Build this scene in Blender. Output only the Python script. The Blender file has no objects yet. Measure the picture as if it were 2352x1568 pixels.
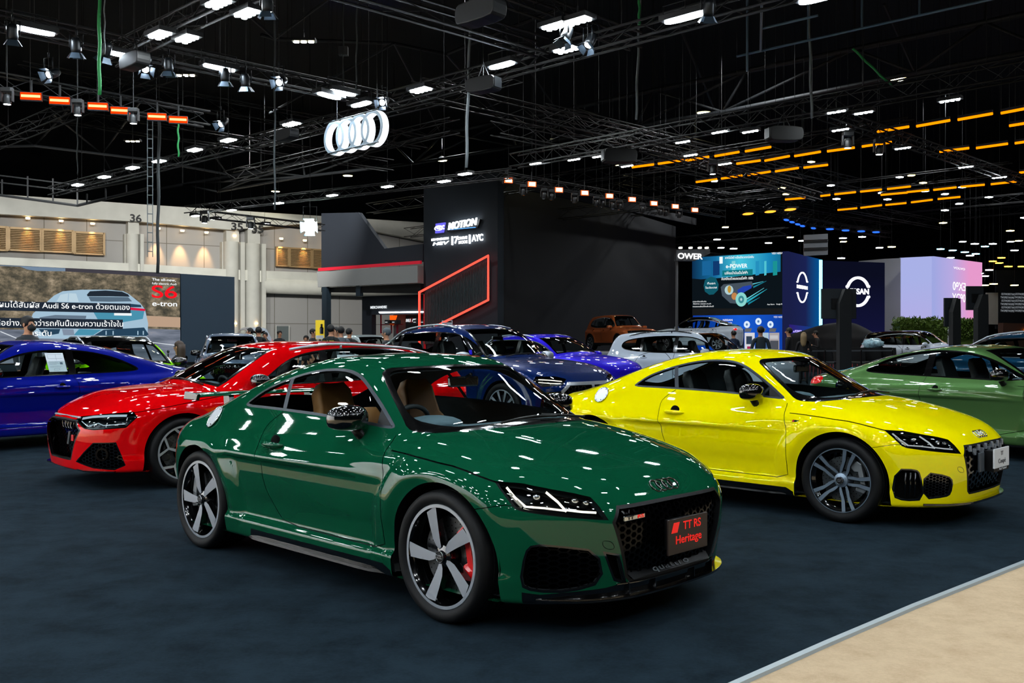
import bpy, bmesh, math, random
import numpy as np
from mathutils import Vector, Matrix
random.seed(4)
SC=bpy.context.scene
# ---- camera, world, exposure
cam=bpy.data.objects.new('camera',bpy.data.cameras.new('camera')); SC.collection.objects.link(cam); SC.camera=cam
cam.location=(0,0,1.4335); cam.rotation_euler=(math.pi/2-.0022,0,0); cam.data.sensor_width=36; cam.data.lens=34.111; cam.data.clip_end=300
SC.view_settings.view_transform='Standard'; SC.view_settings.look='None'; SC.view_settings.gamma=1; SC.view_settings.use_curve_mapping=False
SC.view_settings.exposure=0.5
WORLD=bpy.data.worlds.new('hall_air'); SC.world=WORLD; WORLD.use_nodes=True
WORLD.node_tree.nodes['Background'].inputs[0].default_value=(.006,.011,.017,1)

SC.cycles.max_bounces=7; SC.cycles.diffuse_bounces=2; SC.cycles.glossy_bounces=4; SC.cycles.transmission_bounces=2; SC.cycles.transparent_max_bounces=14; SC.cycles.caustics_reflective=False; SC.cycles.caustics_refractive=False
SC.cycles.sample_clamp_indirect=6
SC.cycles.use_adaptive_sampling=True; SC.cycles.adaptive_threshold=.08; SC.cycles.adaptive_min_samples=20
import bpy, bmesh, math, random
import numpy as np
from mathutils import Vector, Matrix

def _pchip(xs, ys, q):
    xs=np.asarray(xs,float); ys=np.asarray(ys,float)
    h=np.diff(xs); d=np.diff(ys)/h; n=len(xs); m=np.zeros(n)
    for i in range(1,n-1):
        if d[i-1]*d[i]>0:
            w1=2*h[i]+h[i-1]; w2=h[i]+2*h[i-1]
            m[i]=(w1+w2)/(w1/d[i-1]+w2/d[i])
    m[0]=d[0]; m[-1]=d[-1]
    i=np.clip(np.searchsorted(xs,q)-1,0,n-2)
    t=(q-xs[i])/h[i]; tc=np.clip(t,0,1)
    r=(2*tc**3-3*tc**2+1)*ys[i]+(tc**3-2*tc**2+tc)*h[i]*m[i]+(-2*tc**3+3*tc**2)*ys[i+1]+(tc**3-tc**2)*h[i]*m[i+1]
    r=r+np.where(t<0,t*h[i]*m[i],0)+np.where(t>1,(t-1)*h[i]*m[i+1],0)
    return r
class Tab:
    """smooth curve through (x, y) stations"""
    def __init__(s, pts, sm=0.0, sym=False):
        pts=sorted(pts)
        xs=[p[0] for p in pts]; ys=[p[1] for p in pts]
        if sym:
            xs=[-a for a in xs[::-1] if a>0]+xs; ys=[p[1] for p in pts[::-1] if p[0]>0]+ys
        lo,hi=xs[0]-1.0,xs[-1]+1.0
        s.q=np.linspace(lo,hi,4001); v=_pchip(xs,ys,s.q)
        if sm>0:
            st=s.q[1]-s.q[0]; k=int(3*sm/st)+1
            w=np.exp(-.5*(np.arange(-k,k+1)*st/sm)**2); w/=w.sum()
            v=np.convolve(np.concatenate([v[0]+(v[1]-v[0])*np.arange(-k,0),v,v[-1]+(v[-1]-v[-2])*np.arange(1,k+1)]),w,'valid')
        s.v=v; s.d=np.gradient(v,s.q)
    def __call__(s,x): return np.interp(x,s.q,s.v)
    def D(s,x): return np.interp(x,s.q,s.d)
def smax(a,b,k):
    h=np.maximum(k-np.abs(a-b),0)/k
    return np.maximum(a,b)+h*h*k*.25
def smin(a,b,k): return -smax(-a,-b,k)
def sstep(t):
    t=np.clip(t,0,1); return t*t*(3-2*t)

class Shape:
    def __init__(s, c):
        s.c=c
        sm=c.get('sm',.04)
        s.T=Tab(c['hood'],sm); s.HC=Tab(c['hcrown'],.03,True)
        s.W=Tab(c['plan'],sm*1.5); s.G=Tab(c['sect'],c.get('sectsm',.012))
        s.XF=Tab(c['nose'],.015); s.XR=Tab(c['tail'],.015)
        s.DF=Tab(c['nosedrop'],.03,True); s.DR=Tab(c['taildrop'],.03,True)
        s.R=Tab(c['roof'],.03); s.RC=Tab(c['rcrown'],.03,True)
        s.Y=Tab(c['cabin'],.08); s.tum=c['tumble']
        s.belt=c['belt']; s.bow=c['bow']
        s.z0=c.get('bottom',.16)
        s.FL=Tab(c['flaretab'],.006) if 'flaretab' in c else None
        s.BT=Tab(c['bottomx'],.03) if 'bottomx' in c else None
    def flare(s,x,z):
        c=s.c; out=0
        for wx in c['wheels']:
            r=np.hypot(x-wx,z-c['wz'])
            if s.FL is not None: out=out+s.FL(r)*sstep((z-.18)/.22)
            else:
                r1,r2,a=c['flare']; out=out+a*sstep((r2-r)/(r2-r1))*sstep((z-.12)/.25)
        return out
    def f(s,P):
        x,y,z=P[...,0],P[...,1],P[...,2]; ay=np.abs(y)
        side=ay-(s.W(x)+s.G(z)+s.flare(x,z))
        if 'extra' in s.c: side=side-s.c['extra'](x,z)
        top=(z-(s.T(x)-s.HC(ay)*s.c.get('hcs',lambda x:1)(x)))
        if 'topx' in s.c: top=top-s.c['topx'](x,ay)
        top=top/np.sqrt(1+s.T.D(x)**2)
        nose=(x-(s.XF(z)-s.DF(ay)))/np.sqrt(1+s.DF.D(ay)**2+s.XF.D(z)**2)
        tail=((s.XR(z)+s.DR(ay))-x)/np.sqrt(1+s.DR.D(ay)**2+s.XR.D(z)**2)
        k=s.c.get('k',(.07,.09,.08))
        lo=smax(side,top,k[0])
        lo=smax(lo,smax(nose,tail,.01),k[1])
        xe=x+s.bow*y*y*np.tanh(x/.4)
        ro=(z-(s.R(xe)-s.RC(ay)))/np.sqrt(1+s.R.D(xe)**2)
        dz=z-s.belt
        cs=(ay-(s.Y(x)-s.tum[0]*dz-s.tum[1]*dz*np.abs(dz)))/math.hypot(1,s.tum[0])
        cab=smax(smax(cs,ro,k[2]),s.belt-.25-z,.05)
        cab=smax(cab,smax(nose,tail,.01),.08)
        g=smin(lo,cab,s.c.get('kb',.03))
        b=(s.BT(x) if s.BT else s.z0)-z
        return smax(g,b,.03)
    def normal(s,P,e=.004):
        n=np.stack([s.f(P+np.eye(3)[i]*e)-s.f(P-np.eye(3)[i]*e) for i in range(3)],-1)
        return n/np.maximum(np.linalg.norm(n,axis=-1,keepdims=True),1e-9)
    def shoot(s,O,D,tmax=3.5,it=26):
        a=np.zeros(len(O)); b=np.full(len(O),tmax)
        for _ in range(it):
            m=(a+b)/2; ins=s.f(O+D*m[:,None])<0
            a=np.where(ins,m,a); b=np.where(ins,b,m)
        return O+D*((a+b)/2)[:,None]
    def march(s,O,D,t0=0,t1=20,n=800):
        """first hit from outside along D"""
        ts=np.linspace(t0,t1,n); O=np.atleast_2d(O); D=np.atleast_2d(D)
        out=np.full((len(O),3),np.nan)
        for i in range(len(O)):
            v=s.f(O[i]+D[i]*ts[:,None]); w=np.where(v<0)[0]
            if len(w)==0 or w[0]==0: continue
            a,b=ts[w[0]-1],ts[w[0]]
            for _ in range(25):
                m=(a+b)/2
                if s.f((O[i]+D[i]*m)[None])[0]<0: b=m
                else: a=m
            out[i]=O[i]+D[i]*b
        return out
    def grid(s,res):
        """half body (y<=0 side) as a triangle mesh"""
        c=s.c; L=c['spine']; zc=c.get('zc',.6)
        nu=max(8,int((L[1]-L[0])/res)); nf=max(8,int(1.35/res)); nv=max(24,int(2.9/res))
        us=[(L[0],-a) for a in np.linspace(math.pi/2-.004,0,nf,endpoint=False)]+[(x,0.) for x in np.linspace(L[0],L[1],nu)]+[(L[1],a) for a in np.linspace(0,math.pi/2-.004,nf+1)[1:]]
        us=np.array(us); ph=np.linspace(-math.pi/2,math.pi/2,nv)
        U=us[:,None,:]; PH=ph[None,:]
        D=np.stack([np.broadcast_to(np.sin(U[...,1]),(len(us),nv)),-np.cos(U[...,1])*np.cos(PH),np.cos(U[...,1])*np.sin(PH)],-1).reshape(-1,3)
        O=np.zeros_like(D); O[:,0]=np.repeat(us[:,0],nv); O[:,2]=zc
        V=s.shoot(O,D)
        V[:,1]=np.where(np.tile(np.arange(nv),len(us))%(nv-1)==0,0,V[:,1])
        i=np.arange(len(us)-1)[:,None]*nv+np.arange(nv-1)[None,:]; i=i.ravel()
        F=np.concatenate([np.stack([i,i+nv+1,i+1],1),np.stack([i,i+nv,i+nv+1],1)])
        return V,F
TT=dict(
 sm=.03, wheels=(1.2525,-1.2525), wz=.335, flare=(.43,.56,.030), flaretab=[(.2,.016),(.37,.016),(.385,.019),(.44,.036),(.452,.037),(.50,.029),(.54,.018),(.575,.003),(.60,.0),(1.2,0)],
 hood=[(-2.2,.86),(-1.9,.89),(-1.6,.91),(-1.25,.93),(-.6,.955),(0,.955),(.6,.965),(.9,.965),(1.2,.938),(1.5,.882),(1.8,.792),(1.95,.725),(2.05,.655),(2.2,.52)],
 hcrown=[(0,0),(.3,.004),(.5,.022),(.65,.05),(.75,.08),(.85,.14),(1,.25)],
 plan=[(-2.2,.80),(-1.9,.855),(-1.5,.885),(-1.0,.888),(-.4,.885),(.3,.885),(.9,.885),(1.4,.880),(1.8,.862),(2.2,.82)],
 sect=[(.0,-.06),(.14,-.015),(.20,.0),(.275,.004),(.31,-.030),(.40,-.026),(.48,-.010),(.58,.0),(.68,-.001),(.76,-.006),(.805,-.011),(.825,-.013),(.85,-.026),(.90,-.06),(.95,-.105),(1.0,-.17)],
 nose=[(0,1.98),(.14,2.04),(.3,2.07),(.45,2.095),(.56,2.10),(.62,2.09),(.68,2.06),(.8,1.98)],
 tail=[(0,-1.9),(.2,-1.98),(.4,-2.05),(.6,-2.085),(.75,-2.06),(.85,-2.01),(.95,-1.97)],
 nosedrop=[(0,0),(.3,.012),(.5,.07),(.65,.18),(.78,.315),(.88,.475),(.95,.67)],
 taildrop=[(0,0),(.3,.02),(.5,.08),(.65,.18),(.78,.32),(.88,.48),(.95,.66)],
 roof=[(-2.4,.62),(-2.05,.83),(-1.8,.925),(-1.6,.985),(-1.3,1.085),(-1.0,1.185),(-.75,1.255),(-.5,1.307),(-.2,1.342),(.05,1.347),(.25,1.335),(.38,1.305),(.7,1.15),(1.05,.965),(1.4,.775)],
 rcrown=[(0,0),(.2,.006),(.4,.018),(.55,.036),(.7,.062),(.9,.11)],
 cabin=[(-2.2,.58),(-1.8,.69),(-1.4,.75),(-1.0,.795),(-.5,.81),(0,.795),(.4,.775),(.7,.745),(1.0,.70)],
 tumble=(.48,.35), belt=.93, bow=.36, bottom=.16, spine=(-1.45,1.45), k=(.07,.09,.09), kb=.035)
# ---------------------------------------------------------------- materials
def srgb(h):
    h=h.lstrip('#'); v=[int(h[i:i+2],16)/255 for i in (0,2,4)]
    return tuple(c/12.92 if c<=.04045 else ((c+.055)/1.055)**2.4 for c in v)
MATS={}
def mat(name,col=None,rough=.5,metal=0.,coat=0.,emit=None,es=1.,spec=.5,sheen=0,bump=None,var=None,coatr=.03):
    if name in MATS: return MATS[name]
    m=bpy.data.materials.new(name); m.use_nodes=True; nt=m.node_tree; b=nt.nodes['Principled BSDF']
    c=srgb(col) if isinstance(col,str) else (col or (.5,.5,.5))
    b.inputs['Base Color'].default_value=(*c,1); b.inputs['Roughness'].default_value=rough; b.inputs['Metallic'].default_value=metal
    b.inputs['Coat Weight'].default_value=coat; b.inputs['Coat Roughness'].default_value=coatr; b.inputs['Specular IOR Level'].default_value=spec
    if emit:
        e=srgb(emit) if isinstance(emit,str) else emit
        b.inputs['Emission Color'].default_value=(*e,1); b.inputs['Emission Strength'].default_value=es
    if var or bump:
        tc=nt.nodes.new('ShaderNodeTexCoord'); nz=nt.nodes.new('ShaderNodeTexNoise')
        nt.links.new(tc.outputs['Object'],nz.inputs['Vector'])
        sc_,amt=(var or bump); nz.inputs['Scale'].default_value=sc_; nz.inputs['Detail'].default_value=6
        if var:
            r=nt.nodes.new('ShaderNodeValToRGB'); nt.links.new(nz.outputs['Fac'],r.inputs['Fac'])
            r.color_ramp.elements[0].position=.3; r.color_ramp.elements[1].position=.7
            r.color_ramp.elements[0].color=(*[max(0,k*(1-amt)) for k in c],1); r.color_ramp.elements[1].color=(*[min(1,k*(1+amt)) for k in c],1)
            nt.links.new(r.outputs['Color'],b.inputs['Base Color'])
        if bump:
            if var: 
                nz=nt.nodes.new('ShaderNodeTexNoise'); nt.links.new(tc.outputs['Object'],nz.inputs['Vector'])
            nz.inputs['Scale'].default_value=bump[0]
            bp=nt.nodes.new('ShaderNodeBump'); bp.inputs['Strength'].default_value=bump[1]; bp.inputs['Distance'].default_value=.01
            nt.links.new(nz.outputs['Fac'],bp.inputs['Height']); nt.links.new(bp.outputs['Normal'],b.inputs['Normal'])
    MATS[name]=m; return m
def glow(name,col,strength):
    if name in MATS: return MATS[name]
    m=bpy.data.materials.new(name); m.use_nodes=True; nt=m.node_tree; nt.nodes.clear()
    e=nt.nodes.new('ShaderNodeEmission'); o=nt.nodes.new('ShaderNodeOutputMaterial')
    c=srgb(col) if isinstance(col,str) else col
    e.inputs[0].default_value=(*c,1); e.inputs[1].default_value=strength*(.72 if strength<4 else 1); nt.links.new(e.outputs[0],o.inputs[0])
    MATS[name]=m; return m
def glassm(name,tint=(.6,.66,.66),ior=1.52):
    if name in MATS: return MATS[name]
    m=bpy.data.materials.new(name); m.use_nodes=True; nt=m.node_tree; nt.nodes.clear()
    fr=nt.nodes.new('ShaderNodeFresnel'); fr.inputs['IOR'].default_value=ior
    tr=nt.nodes.new('ShaderNodeBsdfTransparent'); tr.inputs[0].default_value=(*tint,1)
    gl=nt.nodes.new('ShaderNodeBsdfGlossy'); gl.inputs['Roughness'].default_value=.0
    gm=nt.nodes.new('ShaderNodeNewGeometry'); inv=nt.nodes.new('ShaderNodeMath'); inv.operation='MULTIPLY'
    i1=nt.nodes.new('ShaderNodeMath'); i1.operation='SUBTRACT'; i1.inputs[0].default_value=1
    nt.links.new(gm.outputs['Backfacing'],i1.inputs[1]); nt.links.new(i1.outputs[0],inv.inputs[0]); nt.links.new(fr.outputs[0],inv.inputs[1])
    mx=nt.nodes.new('ShaderNodeMixShader'); o=nt.nodes.new('ShaderNodeOutputMaterial')
    nt.links.new(inv.outputs[0],mx.inputs[0]); nt.links.new(tr.outputs[0],mx.inputs[1]); nt.links.new(gl.outputs[0],mx.inputs[2]); nt.links.new(mx.outputs[0],o.inputs[0])
    MATS[name]=m; return m
# ---------------------------------------------------------------- objects
COL=bpy.context.scene.collection
def link(o,parent=None):
    COL.objects.link(o)
    if parent is not None: o.parent=parent
    return o
def mobj(name,V,F,m,parent=None,N=None,smooth=True,loc=None):
    me=bpy.data.meshes.new(name)
    V=np.asarray(V,float)
    F=F.tolist() if isinstance(F,np.ndarray) else F
    me.from_pydata(V.tolist(),[],F)
    me.polygons.foreach_set('use_smooth',[bool(smooth)]*len(me.polygons))
    if N is not None: me.normals_split_custom_set_from_vertices(np.asarray(N).tolist())
    if m is not None:
        for q in (m if isinstance(m,(list,tuple)) else [m]): me.materials.append(q)
    o=bpy.data.objects.new(name,me)
    if loc is not None: o.location=loc
    return link(o,parent)
def empty(name,loc=(0,0,0),rz=0,parent=None):
    o=bpy.data.objects.new(name,None); o.empty_display_size=.1; o.location=loc; o.rotation_euler=(0,0,rz); return link(o,parent)
def tag(o,label=None,cat=None,group=None,kind=None):
    if label: o['label']=label
    if cat: o['category']=cat
    if group: o['group']=group
    if kind: o['kind']=kind
    return o
class MB:
    """collects shapes into one mesh"""
    def __init__(s): s.V=[]; s.F=[]; s.n=0; s.mi=[]
    def add(s,V,F,mi=0,M=None):
        V=np.asarray(V,float)
        if M is not None: V=V@np.asarray(M)[:3,:3].T+np.asarray(M)[:3,3]
        s.V.append(V); s.F+= [[int(i)+s.n for i in f] for f in F]; s.mi+=[mi]*len(F); s.n+=len(V); return s
    def box(s,c,d,mi=0,rz=0,M=None):
        x,y,z=np.array(d)/2.
        V=np.array([[a*x,b*y,e*z] for e in (-1,1) for b in (-1,1) for a in (-1,1)])
        if rz: 
            q=np.array([[math.cos(rz),-math.sin(rz),0],[math.sin(rz),math.cos(rz),0],[0,0,1]]); V=V@q.T
        V=V+np.array(c)
        return s.add(V,[(0,2,3,1),(4,5,7,6),(0,1,5,4),(2,6,7,3),(0,4,6,2),(1,3,7,5)],mi,M)
    def prism(s,poly,axis,a,b,mi=0,M=None):
        """polygon in the plane normal to axis extruded a..b ; axis 0:(y,z) 1:(x,z) 2:(x,y)"""
        n=len(poly); V=[]
        for t in (a,b):
            for p in poly:
                V.append([t,p[0],p[1]] if axis==0 else [p[0],t,p[1]] if axis==1 else [p[0],p[1],t])
        F=[list(range(n))[::-1],list(range(n,2*n))]+[[i,(i+1)%n,n+(i+1)%n,n+i] for i in range(n)]
        return s.add(V,F,mi,M)
    def tube(s,path,r,seg=8,closed=False,mi=0,caps=True,M=None,sq=None):
        P=np.asarray(path,float); n=len(P); r=np.broadcast_to(np.asarray(r,float),(n,))
        T=np.roll(P,-1,0)-np.roll(P,1,0) if closed else np.gradient(P,axis=0)
        T/=np.maximum(np.linalg.norm(T,axis=1,keepdims=True),1e-9)
        u=np.cross(T[0],[0,0,1.]); 
        if np.linalg.norm(u)<.1: u=np.cross(T[0],[0,1.,0])
        V=[]
        for i in range(n):
            u=u-T[i]*(u@T[i]); u/=max(np.linalg.norm(u),1e-9); v=np.cross(T[i],u)
            for k in range(seg):
                a=2*math.pi*k/seg+(math.pi/4 if seg==4 else 0); V.append(P[i]+r[i]*(u*math.cos(a)+v*math.sin(a)))
        F=[]
        for i in range(n if closed else n-1):
            j=(i+1)%n
            for k in range(seg): F.append([i*seg+k,i*seg+(k+1)%seg,j*seg+(k+1)%seg,j*seg+k])
        if caps and not closed: F+= [list(range(seg))[::-1],[(n-1)*seg+k for k in range(seg)]]
        return s.add(V,F,mi,M)
    def lathe(s,prof,seg=48,axis=1,mi=0,M=None,closed=False,a0=0,a1=2*math.pi):
        """profile [(radius, along axis)] revolved"""
        V=[]; full=abs(a1-a0-2*math.pi)<1e-6; ns=seg if full else seg+1
        for k in range(ns):
            a=a0+(a1-a0)*k/seg; c,q=math.cos(a),math.sin(a)
            for r,t in prof: V.append([r*c,t,r*q] if axis==1 else [r*c,r*q,t] if axis==2 else [t,r*c,r*q])
        n=len(prof); F=[]
        for k in range(seg):
            k2=(k+1)%ns
            for i in range(n if closed else n-1):
                j=(i+1)%n; F.append([k*n+i,k*n+j,k2*n+j,k2*n+i])
        return s.add(V,F,mi,M)
    def loft(s,rings,mi=0,M=None,caps=True,closed=True):
        n=len(rings[0]); V=[p for r in rings for p in r]; F=[]
        for i in range(len(rings)-1):
            for k in range(n if closed else n-1): F.append([i*n+k,i*n+(k+1)%n,(i+1)*n+(k+1)%n,(i+1)*n+k])
        if caps and closed: F+= [list(range(n))[::-1],[(len(rings)-1)*n+k for k in range(n)]]
        return s.add(V,F,mi,M)
    def build(s,name,m,parent=None,smooth=False,loc=None,bevel=0,sub=0,ang=None,flip=False):
        V=np.vstack(s.V)
        o=mobj(name,V,s.F,m,parent,None,smooth or ang is not None,loc); me=o.data
        if isinstance(m,(list,tuple)): me.polygons.foreach_set('material_index',s.mi)
        bm=bmesh.new(); bm.from_mesh(me); bmesh.ops.recalc_face_normals(bm,faces=bm.faces); 
        if bevel: 
            es=[e for e in bm.edges if len(e.link_faces)==2 and e.calc_face_angle(0)>.6]
            bmesh.ops.bevel(bm,geom=es,offset=bevel,segments=2,affect='EDGES',profile=.6)
        bm.to_mesh(me); bm.free()
        if bevel: me.polygons.foreach_set('use_smooth',[False]*len(me.polygons))
        if ang is not None: me.set_sharp_from_angle(angle=math.radians(ang))
        if sub:
            q=o.modifiers.new('sub','SUBSURF'); q.levels=sub; q.render_levels=sub
        return o
def ellip(c,r,nu=16,nv=10,p=1.):
    V=[];F=[]
    for i in range(nv+1):
        a=math.pi*i/nv
        for j in range(nu):
            b=2*math.pi*j/nu
            f=lambda t:math.copysign(abs(t)**p,t)
            V.append([c[0]+r[0]*f(math.sin(a))*f(math.cos(b)),c[1]+r[1]*f(math.sin(a))*f(math.sin(b)),c[2]+r[2]*f(math.cos(a))])
    for i in range(nv):
        for j in range(nu): F.append([i*nu+j,i*nu+(j+1)%nu,(i+1)*nu+(j+1)%nu,(i+1)*nu+j])
    return V,F
def text(name,body,size,m,parent=None,loc=(0,0,0),rot=(math.pi/2,0,0),ext=.002,al='CENTER',sx=1.,shear=0.,sp=1.,bold=0,font=None,valign='CENTER'):
    c=bpy.data.curves.new(name,'FONT'); c.body=body; c.size=size; c.extrude=ext; c.align_x=al; c.align_y=valign; c.shear=shear; c.space_character=sp; c.offset=bold
    if font: c.font=font
    o=bpy.data.objects.new(name,c); COL.objects.link(o)
    bpy.context.view_layer.update()
    dg=bpy.context.evaluated_depsgraph_get(); me=bpy.data.meshes.new_from_object(o.evaluated_get(dg)); 
    bpy.data.objects.remove(o); me.name=name
    o=bpy.data.objects.new(name,me); me.materials.clear(); me.materials.append(m)
    link(o,parent); o.location=loc; o.rotation_euler=rot; o.scale=(sx,1,1)
    return o
# ---------------------------------------------------------------- 2D polygons
def chaikin(P,n=2,closed=True):
    P=[tuple(p) for p in P]
    for _ in range(n):
        Q=[]; m=len(P)
        rng=range(m) if closed else range(m-1)
        if not closed: Q.append(P[0])
        for i in rng:
            a,b=np.array(P[i]),np.array(P[(i+1)%m]); Q+= [tuple(a*.75+b*.25),tuple(a*.25+b*.75)]
        if not closed: Q.append(P[-1])
        P=Q
    return P
def area(P):
    P=np.asarray(P); x,y=P[:,0],P[:,1]; return .5*np.sum(x*np.roll(y,-1)-np.roll(x,-1)*y)
def inset(P,d):
    """move a closed polygon inward by d"""
    P=np.asarray(P,float); 
    if area(P)<0: P=P[::-1]
    e=np.roll(P,-1,0)-P; e/=np.maximum(np.linalg.norm(e,axis=1,keepdims=True),1e-9); n=np.stack([-e[:,1],e[:,0]],1)
    n0=np.roll(n,1,0); b=n+n0; b/=np.maximum((b*n).sum(1,keepdims=True),.35)
    return [tuple(q) for q in P+b*d]
def strip(P,w,closed=False):
    P=np.asarray(P,float)
    if closed: return None
    t=np.gradient(P,axis=0); t/=np.maximum(np.linalg.norm(t,axis=1,keepdims=True),1e-9); n=np.stack([-t[:,1],t[:,0]],1)*w/2
    return [tuple(q) for q in np.vstack([P+n,(P-n)[::-1]])]
def inpoly(Q,P):
    P=np.asarray(P,float); r=np.zeros(len(Q),bool); x,y=Q[:,0],Q[:,1]
    for i in range(len(P)):
        x1,y1=P[i]; x2,y2=P[(i+1)%len(P)]
        if y1==y2: continue
        c=((y1>y)!=(y2>y))&(x<(x2-x1)*(y-y1)/(y2-y1)+x1); r^=c
    return r
PROJ=dict(side=np.array([[1,0,0],[0,0,1.]]),front=np.array([[0,-1.,0],[0,0,1.]]),diag=np.array([[.70711,.70711,0],[0,0,1.]]),
          rdiag=np.array([[-.70711,.70711,0],[0,0,1.]]),top=np.array([[1.,0,0],[0,-1.,0]]))
PDIR=dict(side=(0,-1.,0),front=(1.,0,0),rear=(-1.,0,0),diag=(.70711,-.70711,0),rdiag=(-.70711,-.70711,0),top=(0,0,1.))
PROJ['rear']=PROJ['front']
class Skin:
    def __init__(s,shape,res):
        s.S=shape; s.V,s.F=shape.grid(res); s.lab=np.zeros(len(s.F),int); s.names=['paint']
    def lid(s,l):
        if l not in s.names: s.names.append(l)
        return s.names.index(l)
    def cut(s,proj,poly,label,xr=None,zr=None,only=None,nmin=.05):
        A=PROJ[proj]; d=np.array(PDIR[proj]); P=np.asarray(poly,float); n=len(P)
        lo,hi=P.min(0)-.002,P.max(0)+.002
        def cond(F):
            v=s.V[F]; c=v.mean(1); nn=np.cross(v[:,1]-v[:,0],v[:,2]-v[:,0]); l=np.linalg.norm(nn,axis=1)+1e-15
            m=(nn@d)/l>nmin
            if xr: m&=(c[:,0]>xr[0])&(c[:,0]<xr[1])
            if zr: m&=(c[:,2]>zr[0])&(c[:,2]<zr[1])
            return m
        p2=s.V@A.T
        q=p2[s.F]; cand=np.all(q.max(1)>lo,1)&np.all(q.min(1)<hi,1)
        idx=np.where(cand)[0]; idx=idx[cond(s.F[idx])]
        keep=np.ones(len(s.F),bool); keep[idx]=False
        F0,L0=s.F[keep],s.lab[keep]; F,L=s.F[idx],s.lab[idx]
        for i in range(n):
            a,b=P[i],P[(i+1)%n]; e=b-a; ln=np.linalg.norm(e)
            if ln<1e-7: continue
            e=e/ln; nr=np.array([-e[1],e[0]]); p2=s.V@A.T
            sd=(p2-a)@nr; al=(p2-a)@e; sd=np.where(np.abs(sd)<2e-5,0,sd)
            f=sd[F]; g=al[F]; m=(f.min(1)<0)&(f.max(1)>0)&(g.max(1)>-.001)&(g.min(1)<ln+.001)
            if not m.any(): continue
            X=F[m]; XL=L[m]; sx=np.sign(sd[X]).astype(int); nz=(sx==0).sum(1)
            out=[];ol=[]; newV=[]; key={}
            base=len(s.V)
            def edge(p,q):
                k=np.stack([np.minimum(p,q),np.maximum(p,q)],1); u,inv=np.unique(k,axis=0,return_inverse=True); inv=inv.ravel()
                sa,sb=sd[u[:,0]],sd[u[:,1]]; t=(sa/(sa-sb))[:,None]
                return u,inv,s.V[u[:,0]]*(1-t)+s.V[u[:,1]]*t
            # lone vertex first
            B=nz==0
            lone=np.zeros(len(X),int)
            for k in range(3):
                o1,o2=(k+1)%3,(k+2)%3
                lone[B&(sx[:,k]!=sx[:,o1])&(sx[:,k]!=sx[:,o2])]=k
                lone[(~B)&(sx[:,k]==0)]=k
            r=np.arange(len(X)); v0=X[r,lone]; v1=X[r,(lone+1)%3]; v2=X[r,(lone+2)%3]
            ea=np.concatenate([v0[B],v0[B],v1[~B]]); eb=np.concatenate([v1[B],v2[B],v2[~B]])
            u,inv,nv=edge(ea,eb); ids=base+inv; nb=B.sum()
            m1,m2,m3=ids[:nb],ids[nb:2*nb],ids[2*nb:]
            s.V=np.vstack([s.V,nv])
            T=np.concatenate([np.stack([v0[B],m1,m2],1),np.stack([m1,v1[B],v2[B]],1),np.stack([m1,v2[B],m2],1),np.stack([v0[~B],v1[~B],m3],1),np.stack([v0[~B],m3,v2[~B]],1)])
            TL=np.concatenate([XL[B],XL[B],XL[B],XL[~B],XL[~B]])
            F=np.concatenate([F[~m],T]); L=np.concatenate([L[~m],TL])
        c=(s.V[F].mean(1))@A.T
        ins=inpoly(c,P)
        if only is not None: ins&=np.isin(L,[s.lid(o) for o in only])
        L=np.where(ins,s.lid(label),L)
        s.F=np.concatenate([F0,F]); s.lab=np.concatenate([L0,L])
    def normals(s):
        s.N=s.S.normal(s.V); s.N[np.abs(s.V[:,1])<1e-6,1]=0
    def sub(s,labels):
        if isinstance(labels,str): labels=[labels]
        ids=[s.names.index(l) for l in labels if l in s.names]
        F=s.F[np.isin(s.lab,ids)]; u,inv=np.unique(F,return_inverse=True)
        return s.V[u],inv.reshape(F.shape),s.N[u]
    def emit(s,labels,name,m,parent,each=False,off=0.,flip=False,smooth=True):
        V,F,N=s.sub(labels)
        if len(F)==0: return None
        V=V+N*off
        if flip: F=F[:,::-1]; N=-N
        k=np.array([1,-1,1.])
        V2,F2,N2=V*k,F[:,::-1],N*k
        if each:
            return [mobj(name,V,F,m,parent,N),mobj(name,V2,F2,m,parent,N2)]
        return mobj(name,np.vstack([V,V2]),np.vstack([F,F2+len(V)]),m,parent,np.vstack([N,N2]))
    def snap(s,proj,pts,off=0.,far=2.2):
        """2D points of a projection dropped on the surface from outside"""
        A=PROJ[proj]; d=np.array(PDIR[proj]); P=np.asarray(pts,float)
        O=P@A+d*far
        if proj=='top': O[:,2]=far
        # march inwards
        t=np.linspace(0,far*1.4,240); out=np.empty_like(O)
        X=O[:,None,:]-d*t[None,:,None]; v=s.S.f(X.reshape(-1,3)).reshape(len(O),-1)
        hit=(v<0).argmax(1); hit[~(v<0).any(1)]=0
        a=t[np.maximum(hit-1,0)]; b=t[hit]
        for _ in range(18):
            mm=(a+b)/2; q=s.S.f(O-d*mm[:,None])<0; b=np.where(q,mm,b); a=np.where(q,a,mm)
        out=O-d*b[:,None]
        if off: out=out+s.S.normal(out)*off
        return out
def dens(P,d=.02,closed=True):
    P=np.asarray(P,float); out=[]
    n=len(P)
    for i in range(n if closed else n-1):
        a,b=P[i],P[(i+1)%n]; k=max(1,int(np.linalg.norm(b-a)/d))
        out+= [tuple(a+(b-a)*j/k) for j in range(k)]
    if not closed: out.append(tuple(P[-1]))
    return out
def mir(V): 
    V=np.array(V,float).copy(); V[:,1]*=-1; return V
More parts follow.
